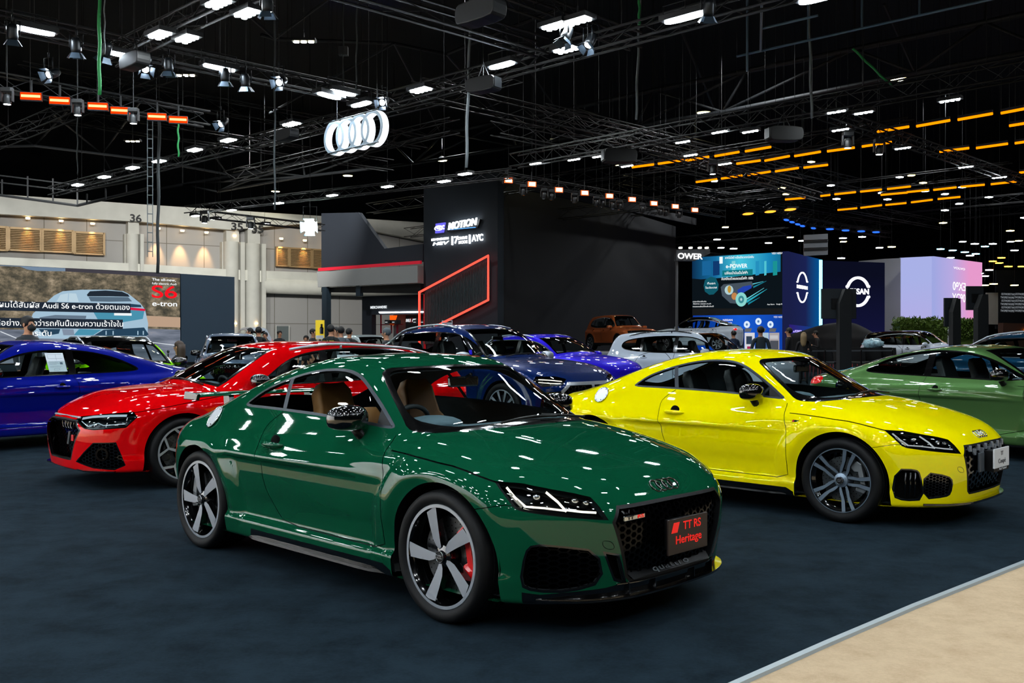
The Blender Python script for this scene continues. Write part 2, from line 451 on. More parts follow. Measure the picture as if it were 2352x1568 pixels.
def wallstrip(sk,proj,poly,depth,name,m,parent,both=True,d=.02,closed=True):
    """inner reveal of an opening cut in the skin"""
    P=sk.snap(proj,dens(poly,d,closed)); D=np.array(PDIR[proj]); Q=P-D*depth
    n=len(P)
    for k in ((1,-1) if both else (1,)):
        mb=MB(); a=P*[1,k,1]; b=Q*[1,k,1]
        mb.add(np.vstack([a,b]),[[i,(i+1)%n,n+(i+1)%n,n+i] for i in range(n if closed else n-1)]); o=mb.build(name,m,parent,smooth=True)
    return o
def hexmesh(sk,proj,poly,cell,m,parent,name,bar=.006,depth=.02,off=-.02,stretch=1.,both=True,mid=False,hz=1.):
    """honeycomb bars laid behind the surface"""
    P=np.asarray(poly,float); lo,hi=P.min(0),P.max(0); mb=MB()
    w=cell; h=cell*hz
    cols=int((hi[0]-lo[0])/(w*.75*stretch))+2; rows=int((hi[1]-lo[1])/(h*.866))+2
    cs=[];
    for i in range(-1,cols):
        for j in range(-1,rows):
            cs.append((lo[0]+i*w*.75*stretch,lo[1]+(j+.5*(i%2))*h*.866))
    cs=np.array(cs); ok=inpoly(cs,P); cs=cs[ok]
    if len(cs)==0: return None
    A=[(math.cos(k*math.pi/3),math.sin(k*math.pi/3)) for k in range(6)]
    ring=[]
    for c in cs:
        for (rr,dz) in ((.5,0),(.5-bar/w,0),(.5-bar/w*1.3,1)):
            for ax,az in A: ring.append((c[0]+ax*rr*w*stretch,c[1]+az*rr*h))
    R=np.array(ring).reshape(len(cs),3,6,2)
    S3=sk.snap(proj,R.reshape(-1,2)).reshape(len(cs),3,6,3); D=np.array(PDIR[proj])
    S3=S3+D*off; S3[:,2]-=D*depth
    V=S3.reshape(-1,3); F=[]
    for c in range(len(cs)):
        b=c*18
        for k in range(6):
            k2=(k+1)%6
            F.append([b+k,b+k2,b+6+k2,b+6+k]); F.append([b+6+k,b+6+k2,b+12+k2,b+12+k])
    mb.add(V,F)
    if proj!='front':
        mb.build(name,m,parent); mb=MB()
    if both: mb.add(mir(V),[f[::-1] for f in F])
    return mb.build(name,m,parent,smooth=False)
def backing(sk,proj,poly,off,nm,m,root,d=.035):
    P=sk.snap(proj,dens(poly,d)); P=P-np.array(PDIR[proj])*off; c=P.mean(0); n=len(P); V=np.vstack([P,c])
    F=[[i,(i+1)%n,n] for i in range(n)]; G=[[(i+1)%n,i,n] for i in range(n)]; mb=MB(); mb.add(V,F)
    if proj!='front': mb.build(nm,m,root); mb=MB()
    mb.add(mir(V),G); mb.build(nm,m,root)
# ---------------------------------------------------------------- common materials
BLK=mat('gloss_black','#050506',.12,coat=1); SATBLK=mat('satin_black','#07080a',.45,spec=.3); RUB=mat('tyre_rubber','#0a0b0d',.6,spec=.22,bump=(400,.05)); GRB_=mat('grille_black','#030304',.16,spec=.16)
DARK=mat('dark_cavity','#020202',.9,spec=.1); CHROME=mat('chrome','#c9ccd0',.12,metal=1); ALU=mat('brushed_alloy','#b4bbc4',.38,metal=.75)
TRIMG=mat('window_trim_grey','#3a3f45',.35,metal=.7); GLASS=glassm('car_glass',(.80,.87,.86)); PRIV=glassm('dark_car_glass',(.16,.19,.2)); LENS=glassm('lamp_lens',(.86,.9,.92)); WSG=glassm('windshield_glass',(.84,.9,.9))
DISC=mat('brake_disc_steel','#6a6d70',.35,metal=1); REDC=mat('red_caliper','#d0060c',.3,coat=.6); LEATH=mat('black_leather','#1d2225',.55); TAN=mat('tan_leather','#a06a38',.6,bump=(120,.1)); TAUPE=mat('grey_dash_plastic','#4f666f',.6)
DRL=glow('daylight_lamp','#fff4dc',2.2); REDL=mat('red_tail_lens','#b00610',.15,coat=1,emit='#ff1008',es=.5); WHT=mat('white_card','#c9cdd2',.5)
def rings(mb,c,r,w,ux,uz,t=.004,mi=0):
    """four overlapping rings; ux,uz unit axes"""
    ux=np.array(ux,float);uz=np.array(uz,float);c=np.array(c,float)
    for k in range(4):
        o=c+ux*(k-1.5)*r*1.36
        mb.tube([o+ux*r*math.cos(a)+uz*r*math.sin(a) for a in np.linspace(0,2*math.pi,24,endpoint=False)],w,6,True,mi)
def wheel(parent,loc,flip,style,R=.335,rim=.265,tw=.245,face=ALU,cal=None,side=BLK,front=True,disc=True,lod=0):
    seg=64 if lod==0 else 32
    w=MB(); lip=.018 if style!='double' else .008
    w.lathe([(rim-.004,.006),(rim,0),(rim-.002,-.003),(rim-lip,-.003)],seg,mi=1)
    w.lathe([(rim-lip,-.003),(rim-lip-.006,.012),(rim-.035,.03),(rim-.04,.17),(rim-.02,.2),(rim,.21)],seg)
    w.lathe([(rim-.04,.17),(0,.17)],seg)
    wo=w.build('wheel',[side,face],parent,ang=35,loc=loc); 
    if flip: wo.rotation_euler=(0,0,math.pi)
    t=MB(); s=R-rim
    pr=[(rim-.003,.004),(rim+.1*s,-.008),(rim+.35*s,-.017),(rim+.6*s,-.017),(rim+.82*s,-.010),(rim+.94*s,.006),(R,.03)]
    for k in range(4):
        y=.03+.02+(tw-.08)*k/4.; pr+= [(R,y),(R-.007,y+.002),(R-.007,y+.008),(R,y+.01)]
    pr+= [(R,tw-.03),(R-.012,tw),(rim+.5*s,tw+.015),(rim,tw-.005)]
    t.lathe(pr,seg+16)
    t.build('tyre',RUB,wo,ang=40)
    def sp(poly,y0,y1,th,nm='spoke',bev=.92):
        m=MB(); n=len(poly); f=[];b=[]
        for r,a in poly:
            a=math.radians(a); y=y0+(y1-y0)*min(1,max(0,(rim-r)/(rim-.04)))
            f.append([r*math.cos(a),y,r*math.sin(a)])
        cx=np.mean(f,0)
        for (r,a),q in zip(poly,f):
            q=np.array(q); b.append([cx[0]+(q[0]-cx[0])*1.12,q[1]+th,cx[2]+(q[2]-cx[2])*1.12])
        m.add(f+b,[list(range(n))],1); m.add(f+b,[list(range(n,2*n))[::-1]]+[[i,(i+1)%n,n+(i+1)%n,n+i] for i in range(n)],0)
        return m
    n=5; ph={'blade':35,'double':71,'wye':90,'multi':90,'ten':90}[style]
    if style=='blade':
        P=[(.236,9.5),(.2525,-7.5),(.242,-9.),(.185,-8.5),(.131,-8),(.083,-8),(.046,-10),(.040,16),(.062,24),(.1,22),(.163,14)]
        for k in range(5): sp([(r,a+ph+72*k) for r,a in P],.0,.012,.035).build('spoke',[side,face],wo)
        for k in range(5):
            m=MB(); a=math.radians(ph+6+72*k); m.box((.13,.045,0),(.2,.04,.03),M=Matrix.Rotation(-a,4,'Y')); m.build('spoke_rib',side,wo)
    elif style=='double':
        for k in range(5):
            for q in (1,-1):
                P=[(.256,13),(.256,6.2),(.165,4.5),(.115,7),(.06,16),(.042,34),(.07,30),(.105,22),(.14,14.5)]
                sp([(r,q*a+ph+72*k) for r,a in P],.002,.03,.022).build('spoke',[SATBLK,face],wo)
    elif style=='wye':
        for k in range(5):
            a0=90+72*k; 
            def bar(p,q,w1,w2,nm):
                p=np.array(p);q=np.array(q);d=(q-p)/np.linalg.norm(q-p);nn=np.array([-d[1],d[0]])
                pts=[p+nn*w1,p-nn*w1,q-nn*w2,q+nn*w2]; pl=[(np.hypot(*v),math.degrees(math.atan2(v[1],v[0]))) for v in pts]
                sp(pl,.002,.02,.03).build('spoke',[side,face],wo)
            c=lambda r,a:(r*math.cos(math.radians(a)),r*math.sin(math.radians(a)))
            bar(c(.03,a0),c(rim*.60,a0),.016,.011,'a'); bar(c(rim*.60,a0),c(rim-.006,a0+22),.010,.013,'b'); bar(c(rim*.60,a0),c(rim-.006,a0-22),.010,.013,'c')
    else:
        n=10 if style=='ten' else 7
        m=MB()
        for k in range(n):
            a=360*k/n; P=[(rim-.006,a+5),(rim-.006,a-5),(.05,a-12),(.05,a+12)]
            g=sp(P,.002,.02,.03); m.V+=g.V; 
            base=m.n
            for f,mi in zip(g.F,g.mi): m.F.append([i+base for i in f]); m.mi.append(mi)
            m.n+=g.n
        m.build('spoke',[side,face],wo)
    h=MB(); h.lathe([(.0,-.0),(.028,.002),(.03,.012),(.055,.02),(.065,.05),(.065,.1)],24); h.build('hub',side if style!='double' else face,wo,ang=40)
    c=MB(); c.lathe([(.0,-.006),(.026,-.005),(.029,-.001),(.029,.01)],24)
    co=c.build('centre_cap',SATBLK,wo,ang=30)
    if lod==0:
        q=MB(); rings(q,(0,-.008,0),.0085,.0012,(1,0,0),(0,0,1)); q.tube([(.028*math.cos(a),-.006,.028*math.sin(a)) for a in np.linspace(0,2*math.pi,32,endpoint=False)],.0015,6,True)
        q.build('ring_emblem',CHROME,wo,smooth=True)
    if disc and lod<2:
        d=MB(); dr=rim*.72; d.lathe([(.08,.075),(dr,.075),(dr,.1),(.08,.1)],48)
        if lod==0:
            for k in range(30):
                a=2*math.pi*k/30; 
                for j in range(3): 
                    rr=.115+.028*j+.006*(k%2); aa=a+.06*j; d.lathe([(0,.0744),(.004,.0744)],8,mi=1,M=Matrix.Translation((rr*math.cos(aa),0,rr*math.sin(aa))))
        d.build('brake_disc',[DISC,DARK],wo,ang=30)
        if cal is not None:
            m=MB(); a0=math.radians(12 if front else 168); g=1 if front else -1
            prof=[(dr*.68,-42),(dr*.72,-46),(dr*1.08,-40),(dr*1.13,-30),(dr*1.13,30),(dr*1.08,42),(dr*.75,48),(dr*.66,44),(dr*.66,25),(dr*.8,18),(dr*.8,-18),(dr*.68,-25)]
            sc_=1 if front else .8
            pl=[(r*math.cos(a0+math.radians(a*sc_)),r*math.sin(a0+math.radians(a*sc_))) for r,a in prof]
            m.prism(pl,1,.045,.125); m.build('brake_caliper',cal,wo,bevel=.006)
    return wo
def seat(parent,x,y,z,m,m2=None,name='front_seat'):
    """bucket seat with head restraint, facing +x"""
    b=MB(); m2=m2 or m
    # cushion, backrest as lofts of rounded sections
    def sec(cx,cz,w,t,tilt,n=16):
        r=[]
        for k in range(n):
            a=2*math.pi*k/n; f=lambda v:math.copysign(abs(v)**.55,v)
            u=f(math.cos(a))*w/2; v=f(math.sin(a))*t/2
            v+= .045*(abs(u)/(w/2))**3 if v>0 else 0
            r.append((cx+v*math.cos(tilt),y+u,cz+v*math.sin(tilt)))
        return r
    R=[]
    for q,w,t in ((0,.50,.13),(.12,.50,.16),(.28,.54,.14),(.42,.54,.12),(.52,.44,.11),(.60,.30,.10),(.70,.27,.10),(.79,.26,.10),(.85,.18,.07)):
        R.append(sec(x-.1-q*.32,z+.1+q*.93,w,t,.32))
    b.loft(R)
    c=[]
    for q,w,t in ((0,.5,.12),(.15,.52,.16),(.4,.54,.17),(.52,.5,.12)):
        rr=[]
        for k in range(16):
            a=2*math.pi*k/16; f=lambda v:math.copysign(abs(v)**.6,v); rr.append((x-.15+q,y+f(math.cos(a))*w/2,z+.12+f(math.sin(a))*t/2+(.03 if abs(math.cos(a))>.8 else 0)))
        c.append(rr)
    b.loft(c)
    return b.build(name,m,parent,smooth=True)
def steering(parent,x,y,z,m,tilt=.42):
    b=MB(); M=Matrix.Translation((x,y,z))@Matrix.Rotation(tilt,4,'Y')
    b.tube([(0,.18*math.cos(a),.18*math.sin(a)) for a in np.linspace(0,2*math.pi,32,endpoint=False)],.015,8,True,M=M)
    b.add(*ellip((0.02,0,-.01),(.03,.07,.06)),M=M)
    for a in (0,math.pi,-math.pi/2): b.tube([(.01,.05*math.cos(a),.05*math.sin(a)),(.0,.175*math.cos(a),.175*math.sin(a))],.011,6,M=M)
    b.tube([(.02,0,0),(.4,0,0)],.03,8,M=M)
    return b.build('steering_wheel',m,parent,smooth=True)
def mirror_pod(parent,side,x,y,z,m,m2,sc=1.,stalk=True):
    """door mirror, pod across, glass facing back"""
    s=-1 if side<0 else 1
    b=MB(); R=[]
    for u,h,d,dx in ((-.5,.05,.04,.0),(-.47,.105,.075,.004),(-.35,.135,.10,.012),(-.1,.15,.115,.018),(.15,.145,.112,.016),(.35,.125,.095,.006),(.47,.09,.065,-.006),(.5,.04,.03,-.012)):
        r=[]
        for k in range(20):
            a=2*math.pi*k/20; ca,sa=math.cos(a),math.sin(a)
            f=lambda v,p:math.copysign(abs(v)**p,v)
            xx=dx+f(ca,.8)*d*(.9 if ca>0 else .35); zz=f(sa,.75)*h*(.55 if sa>0 else .45)
            r.append((x+xx*sc,y+s*u*.235*sc,z+zz*sc))
        R.append(r)
    b.loft(R); o=b.build('door_mirror',m,parent,smooth=True)
    g=MB(); g.add([(x-.045*sc,y+s*u*.2*sc,z+v*.1*sc) for u,v in chaikin([(-.5,-.42),(.45,-.38),(.45,.45),(-.4,.5)],3)],[list(range(32))]); g.build('mirror_glass',CHROME,o)
    if stalk:
        q=MB(); q.tube([(x+.0,y-s*.06*sc,z-.05*sc),(x+.01,y-s*.10*sc,z-.10*sc),(x+.02,y-s*.2*sc,z-.13*sc)],[.03*sc,.032*sc,.04*sc],8); q.build('mirror_stalk',m2,o,smooth=True)
    return o
def handle(parent,sk,x,z,w,m,side='both'):
    out=[]
    for s in (-1,1):
        P=sk.snap('side',[(x-w/2+w*k/8,z) for k in range(9)]); P[:,1]*=-s
        b=MB(); y0=np.array([0,s,0]); prof=[0,.6,1,1,1,1,1,.6,0]
        b.tube([p+y0*.034*q for p,q in zip(P,prof)],[.008,.014,.017,.018,.019,.018,.017,.014,.008],8)
        o=b.build('door_handle',m,parent,smooth=True)
        c=MB(); pc=sk.snap('side',[(x,z+.004)])[0]*[1,-s,1]
        c.add(*ellip(pc-y0*.014,(w*.24,.021,w*.26),16,8)); c.build('handle_recess',DARK,o,smooth=True)
        out.append(o)
    return out
P3=lambda pts,proj:[tuple(PROJ[proj]@np.array(p)) for p in pts]
TTDLO=[(-.836,.989),(-.80,1.030),(-.692,1.102),(-.571,1.150),(-.45,1.190),(-.322,1.222),(-.191,1.245),(-.051,1.256),(.084,1.253),(.186,1.237),(.286,1.203),(.404,1.140),(.528,1.066),(.638,.994),(.725,.930),(.535,.946),(.131,.970),(-.262,.983),(-.55,.988)]
TTHEAD=[(.562,.732),(.607,.681),(.642,.639),(.671,.627),(.771,.613),(.914,.597),(1.065,.583),(1.034,.627),(.998,.664),(.919,.683),(.774,.708),(.672,.726)]
TTHOODL=[(.80,.832),(.95,.824),(1.1,.812),(1.184,.803),(1.295,.794),(1.399,.777),(1.507,.755),(1.6,.735),(1.73,.722),(1.85,.697),(1.945,.671),(2.013,.649),(2.2,.632)]
TTDOOR=[(.735,.905),(.755,.83),(.806,.68),(.812,.43),(.812,.303),(.4,.303),(-.206,.309),(-.30,.375),(-.385,.48),(-.43,.60),(-.445,.72),(-.462,.80),(-.47,.87),(-.43,.92),(-.345,.978)]
def arch_poly(wx,wz,R,lo=.0,slope=.02):
    a=np.linspace(0,math.pi,33); return [(wx+R*math.cos(t),wz+R*math.sin(t)) for t in a]+[(wx-R-slope,lo),(wx+R+slope,lo)]
def wells(parent,sk,wheels,wz,R,yi=.52,yo=.84):
    for wx in wheels:
        for s in (-1,1):
            m=MB(); n=24; a=np.linspace(-.35,math.pi+.35,n); Rr=R+.012
            V=[(wx+Rr*math.cos(t),s*yo,wz+Rr*math.sin(t)) for t in a]+[(wx+Rr*math.cos(t),s*yi,wz+Rr*math.sin(t)) for t in a]
            m.add(V,[[i,i+1,n+i+1,n+i] for i in range(n-1)]+[[n+i for i in range(n)]]); m.build('wheel_well',DARK,parent)
def interior(parent,c,seatm,lhd=False):
    x0=c.get('seatx',-.15); z0=c.get('seatz',.28); ys=c.get('seaty',.36); 
    for s in (-1,1): seat(parent,x0,s*ys,z0,seatm)
    if c.get('rear',True):
        for s in (-1,1): seat(parent,x0-c.get('rearx',.72),s*.33,z0+c.get('rearz',.02)-.05,seatm,name='rear_seat') if c.get('rearfull') else None
        if not c.get('rearfull'):
            b=MB()
            for s in (-1,1):
                R=[]
                for q,w,t in ((0,.45,.12),(.2,.5,.16),(.45,.48,.14),(.55,.36,.08)):
                    R.append([(x0-.78-q*.35+math.cos(a)*t/2,s*.32+math.copysign(abs(math.sin(a))**.6,math.sin(a))*w/2,z0+.12+q) for a in np.linspace(0,2*math.pi,14,endpoint=False)])
                b.loft(R)
            b.build('rear_seat',seatm,parent,smooth=True)
    dx=c.get('dashx',.62); dz=c.get('dashz',.90)
    d=MB(); pr=[(-.16,-.30),(-.19,-.14),(-.14,-.05),(-.04,.0),(.12,.015),(.42,.01),(.42,-.3)]
    W=c.get('dashw',.70); R=[]
    for y in np.linspace(-W,W,15):
        q=1-.35*(abs(y)/W)**4; R.append([(dx+px*q+.02*(1-(y/W)**2),y,dz+pz+ (.02 if abs(y+.36)<.15 and px<.1 else 0)) for px,pz in pr])
    d.loft(R); d.build('dashboard',c.get('dashm',TAUPE),parent,ang=40)
    h=MB(); h.add(*ellip((dx-.02,-.36,dz+.02),(.16,.19,.05),20,8)); h.build('instrument_cowl',c.get('dashm',TAUPE),parent,smooth=True)
    steering(parent,dx-.28,-.36,dz-.05,LEATH)
    f=MB(); f.box((-.2,0,z0-.03),(2.2,1.3,.04)); f.box((-1.2,0,z0+.35),(.05,1.2,.6)); 
    f.box((-.1,0,z0+.1),(.9,.2,.25)); f.build('cabin_floor',SATBLK,parent)
    mz=c.get('mirz',1.2); mx=c.get('mirx',.38)
    m=MB(); m.box((mx,0,mz),(.03,.24,.065)); m.tube([(mx+.02,0,mz+.02),(mx+.08,0,mz+.05)],.012); m.build('inner_mirror',BLK,parent,bevel=.01)
def emblem(parent,sk,x,r,m,name='ring_emblem',proj='top',w=.0035):
    P=sk.snap(proj,[(x,0.0001)] if proj=='top' else [(0.0001,x)])[0]; n=sk.S.normal(P[None])[0]
    u=np.array([0,1.,0]); v=np.cross(n,u); v/=np.linalg.norm(v)
    b=MB()
    for k in range(4):
        pts=[]
        for a in np.linspace(0,2*math.pi,28,endpoint=False):
            q=P+u*((k-1.5)*r*1.36+r*math.cos(a))+v*r*math.sin(a)
            pts.append(q)
        pts=np.array(pts); 
        if proj=='top': 
            yy=np.abs(pts[:,1]); z=sk.snap('top',np.stack([pts[:,0],yy],1)); pts[:,2]=z[:,2]+.004
        else: pts=pts+n*.012
        b.tube(pts,w,6,True)
    b.build(name,m,parent,smooth=True)
def wiper(parent,sk,pts,w=.008):
    P=sk.snap('top',[(x,abs(y)) for x,y in pts]); P[:,1]=np.where(np.array([y for _,y in pts])<0,-np.abs(P[:,1]),np.abs(P[:,1])); P[:,2]+=.022
    b=MB(); b.tube(P,w,6); b.build('wiper',SATBLK,parent,smooth=True)
def build_tt(root,paint,kind):
    sh=Shape(TT); sk=Skin(sh,.0125 if kind=='rs' else .016)
    wx=1.2525; wz=TT['wz']
    for s in (1,-1): sk.cut('side',arch_poly(s*wx,wz,.377),'hole',xr=(s*wx-.5,s*wx+.5))
    # glass
    dlo=chaikin(TTDLO,2); sk.cut('side',dlo,'trim',zr=(.85,1.4)); dli=inset(dlo,.016); sk.cut('side',dli,'sideglass',zr=(.85,1.4))
    sk.cut('side',[(-.455,1.22),(-.415,1.22),(-.300,.95),(-.340,.95)],'post',only=['sideglass'])
    sk.cut('side',[(.50,1.20),(.80,1.1),(.75,.90),(.585,.90)],'mirror_patch',only=['sideglass'])
    ws=chaikin([(1.15,-.22),(1.135,.30),(1.065,.50),(.95,.63),(.80,.708),(.68,.668),(.577,.637),(.44,.59),(.335,.548),(.40,.38),(.445,.16),(.455,-.22)],2)
    sk.cut('top',ws,'frit',xr=(.1,1.4),zr=(.8,1.4),nmin=.2)
    wi=chaikin([(1.06,-.22),(1.045,.30),(.985,.47),(.88,.57),(.76,.655),(.577,.600),(.42,.545),(.385,.50),(.43,.36),(.475,.16),(.485,-.22)],2)
    sk.cut('top',wi,'windshield',xr=(.1,1.4),zr=(.8,1.4),nmin=.2,only=['frit'])
    rw=chaikin([(-.62,-.22),(-.63,.40),(-.70,.50),(-1.2,.57),(-1.45,.58),(-1.53,.5),(-1.56,.3),(-1.57,-.22)],2)
    sk.cut('top',rw,'rear_frit',xr=(-1.7,-.5),zr=(.9,1.4),nmin=.2); sk.cut('top',inset(rw,.035),'rear_window',xr=(-1.7,-.5),zr=(.9,1.4),nmin=.2,only=['rear_frit'])
    # hood
    sk.cut('side',TTHOODL+[(2.3,.9),(2.2,1.2),(.3,1.2),(.3,1.0),(.735,.905)],'hood',xr=(.7,2.3),zr=(.6,1.1),nmin=-2,only=['paint'])
    sk.cut('side',strip(TTHOODL[:8],.006),'gap',zr=(.6,1),nmin=.02)
    # door
    d=chaikin(TTDOOR,1); sk.cut('side',d,'door',zr=(.25,1.1),only=['paint'])
    sk.cut('side',strip(dens(chaikin(TTDOOR,1,False),.05,False),.0055),'gap',zr=(.25,.985),only=['paint','door','hood'])
    # lamps
    hd=TTHEAD; sk.cut('diag',inset(hd,-.012),'gap',xr=(1.4,2.2),zr=(.5,.8)); sk.cut('diag',hd,'lens',xr=(1.4,2.2),zr=(.5,.8))
    tl=[(.50,.86),(.53,.80),(.56,.70),(.62,.69),(.90,.70),(.92,.74),(.85,.82),(.70,.86)]
    tl=chaikin([(.86,.69),(.80,.78),(.86,.84),(1.0,.86),(1.12,.80),(1.13,.72),(1.0,.69)],1)
    sk.cut('rdiag',tl,'tail',xr=(-2.3,-1.5),zr=(.6,.95))
    # front
    if kind=='rs':
        gr=[(-.02,.634),(.425,.630),(.475,.557),(.375,.275),(.345,.25),(-.02,.25)]
        it=chaikin([(.692,.416),(.727,.454),(.86,.445),(1.03,.421),(1.06,.274),(.90,.232),(.73,.236),(.668,.262)],1)
        extra=[[(1.075,.408),(1.135,.392),(1.172,.257),(1.125,.275)]]
    else:
        gr=[(-.02,.634),(.425,.630),(.470,.557),(.385,.275),(.355,.25),(-.02,.25)]
        it=chaikin([(.80,.43),(.98,.40),(1.02,.36),(1.01,.27),(.97,.25),(.80,.235)],1)
        extra=[chaikin([(.60,.45),(.73,.45),(.76,.42),(.80,.23),(.66,.22),(.58,.25)],1)]
    sk.cut('front',gr,'grille_frame',xr=(1.6,2.3),nmin=.02); g2=inset(gr,.016); g2=[(-.03 if a<0 else a,b) for a,b in g2]
    sk.cut('front',g2,'hole',xr=(1.6,2.3),nmin=.02)
    for e in [it]+extra:
        sk.cut('diag',inset(e,-.010),'black_trim',xr=(1.5,2.3),zr=(.15,.6)); sk.cut('diag',e,'hole',xr=(1.5,2.3),zr=(.15,.6))
    tow=chaikin([(1.052,.474),(1.105,.467),(1.123,.425),(1.068,.432)],2); sk.cut('diag',strip(tow+[tow[0]],.003),'gap',xr=(1.6,2.3),zr=(.4,.5))
    sk.cut('side',strip([(1.49,.602),(1.56,.617),(1.63,.632),(1.67,.640),(1.735,.636)],.004),'gap',xr=(1.4,1.8))
    sk.cut('side',strip([(-1.62,.52),(-1.8,.53),(-2.05,.56)],.004),'gap',xr=(-2.1,-1.6))
    if kind=='rs': 
        sk.cut('side',[(1.72,.0),(1.735,.225),(1.80,.215),(2.0,.238),(2.06,.262),(2.3,.262),(2.3,0)],'black_trim',xr=(1.6,2.3),zr=(0,.262),nmin=-2,only=['paint'])
    sk.cut('side',[(-.58,.0),(-.56,.232),(.80,.232),(.86,.20),(.86,0)],'black_trim',xr=(-.6,.9),zr=(0,.24),nmin=-2,only=['paint'])
    # fuel cap ring
    fc=[(-1.21+.095*math.cos(a),.745+0*a) for a in (0,)]
    sk.normals()
    C=[(-1.215+.085*math.cos(a),.66+.0*a) for a in (0,)]
    sk.emit('paint','body',paint,root); sk.emit('hood','bonnet',paint,root); sk.emit('door','door',paint,root,each=True)
    sk.emit(['trim'],'window_trim',TRIMG,root,each=True); sk.emit('post','window_post',TRIMG,root,off=.002,each=True); sk.emit('mirror_patch','quarter_trim',SATBLK,root,off=.002,each=True)
    sk.emit('sideglass','side_window',GLASS,root,each=True); sk.emit('windshield','windshield',WSG,root); sk.emit('frit','windshield_border',BLK,root); sk.emit('rear_window','rear_window',GLASS,root); sk.emit('rear_frit','rear_window_border',BLK,root)
    sk.emit('lens','headlight_lens',LENS,root,each=True); sk.emit('tail','tail_lamp',REDL,root,each=True)
    sk.emit('grille_frame','grille_frame',SATBLK,root); sk.emit('black_trim','bumper_trim',BLK,root,each=True)
    # inner shell
    sk2=Skin(sh,.05)
    for s in (1,-1): sk2.cut('side',arch_poly(s*wx,wz,.377),'hole',xr=(s*wx-.5,s*wx+.5))
    sk2.cut('side',inset(dlo,.014),'hole',zr=(.85,1.4)); sk2.cut('top',inset(wi,-.0),'hole',xr=(.1,1.4),zr=(.8,1.4),nmin=.2); sk2.cut('top',inset(rw,.033),'hole',xr=(-1.7,-.5),zr=(.9,1.4),nmin=.2)
    sk2.cut('front',inset(gr,-.0),'hole',xr=(1.6,2.3),nmin=.02)
    for e in [it]+extra: sk2.cut('diag',e,'hole',xr=(1.5,2.3),zr=(.15,.6))
    sk2.cut('diag',hd,'hole',xr=(1.4,2.2),zr=(.5,.8))
    sk2.normals(); sk2.emit('paint','inner_shell',mat('cabin_lining','#172024',.7),root,off=-.022)
    # reveals
    for s in (1,-1): 
        a=np.linspace(-.25,math.pi+.25,50); ap=[(s*wx+.377*math.cos(t),max(.19,wz+.377*math.sin(t))) for t in a]
        wallstrip(sk,'side',ap,.07,'arch_lip',paint if 0 else SATBLK,root,closed=False)
    wells(root,sk,(wx,-wx),wz,.377)
    wallstrip(sk,'front',[p for p in g2 if p[0]>0]+[],.07,'grille_reveal',SATBLK,root,closed=False)
    for e in [it]+extra: wallstrip(sk,'diag',e,.06,'intake_reveal',SATBLK,root)
    backing(sk,'front',[(0,.634)]+[p for p in g2 if p[0]>0]+[(0,.25)],.07,'grille_backing',DARK,root)
    for e in [it]+extra: backing(sk,'diag',e,.055,'intake_backing',DARK,root)
    # headlight internals
    wallstrip(sk,'diag',hd,.075,'headlight_reveal',BLK,root)
    backing(sk,'diag',hd,.08,'headlight_bowl',mat('lamp_bowl','#16191c',.25,metal=.6),root)
    def bar(pts,w,m,nm,off=.022,th=.012,both=True):
        """light strip standing inside the lamp"""
        q=strip(pts,w); P=sk.snap('diag',q); D=np.array(PDIR['diag']); a=P-D*off; b=P-D*(off+th); n=len(a)
        for k in ((0,1) if both else (0,)):
            mb=MB(); A_,B_=(a,b) if not k else (mir(a),mir(b)); h=n//2
            mb.add(np.vstack([A_,B_]),[[i,i+1,n-2-i,n-1-i] for i in range(h-1)]+[[n+n-1-i,n+n-2-i,n+i+1,n+i] for i in range(h-1)]+[[i,(i+1)%n,n+(i+1)%n,n+i] for i in range(n)])
            mb.build(nm,m,root)
    lamp=DRL if kind=='rs' else glow('dim_daylight_lamp','#e8eef2',.55)
    bar([(.60,.715),(.64,.672),(.690,.632)],.010,lamp,'daylight_strip')
    bar([(.79,.697),(.845,.655),(.885,.612)],.010,lamp,'daylight_strip',.016)
    bar([(.690,.632),(.78,.627),(.885,.614)],.007,lamp,'daylight_strip')
    bar([(.885,.618),(.96,.608),(1.03,.602)],.008,lamp,'daylight_strip')
    bar([(.615,.69),(.655,.65),(.675,.632)],.014,mat('amber_grey_reflector','#8a7f70',.3,metal=.5),'reflector_strip')
    for t,z in ((.745,.672),(.93,.655),(.985,.645)):
        P=sk.snap('diag',[(t,z)])[0]; D=np.array(PDIR['diag'])
        for k in (1,-1):
            c=(P-D*.055)*[1,k,1]; b=MB(); b.add(*ellip(c,(.022,.022,.02),16,8)); b.build('lamp_projector',CHROME,root,smooth=True)
    if kind=='rs':
        hexmesh(sk,'front',[(-.0,.625),(.415,.62),(.462,.557),(.36,.29),(-.0,.285)],.048,GRB_,root,'grille_honeycomb',bar=.0065,depth=.022,off=-.028,hz=.85)
        hexmesh(sk,'diag',inset(it,.004),.052,GRB_,root,'intake_honeycomb',bar=.005,depth=.02,off=-.02,stretch=1.25,hz=.62)
    else:
        hexmesh(sk,'front',[(-.0,.625),(.415,.62),(.455,.557),(.37,.29),(-.0,.285)],.075,BLK,root,'grille_honeycomb',bar=.011,depth=.03,off=-.022,hz=.8)
        hexmesh(sk,'diag',inset(it,.004),.035,BLK,root,'intake_honeycomb',bar=.004,depth=.02,off=-.02,hz=.7)
        b=MB()
        for k in range(11):
            y=-.36+.072*k; P=sk.snap('front',[(abs(y),.60)])[0]; b.box((P[0]-.012,y,.60-.03*(k%2)),(.03,.018,.045))
        b.build('grille_tooth',ALU,root)
        # air curtain blades
        for k in (1,-1):
            b=MB()
            for t in (.665,.70,.735):
                P=sk.snap('diag',[(t,.24),(t+.0,.34),(t,.43)],-.0)*[1,k,1]; b.tube(P-np.array([.70711,-.70711*k,0])*.012,.007,6)
            b.build('curtain_blade',BLK,root,smooth=True)
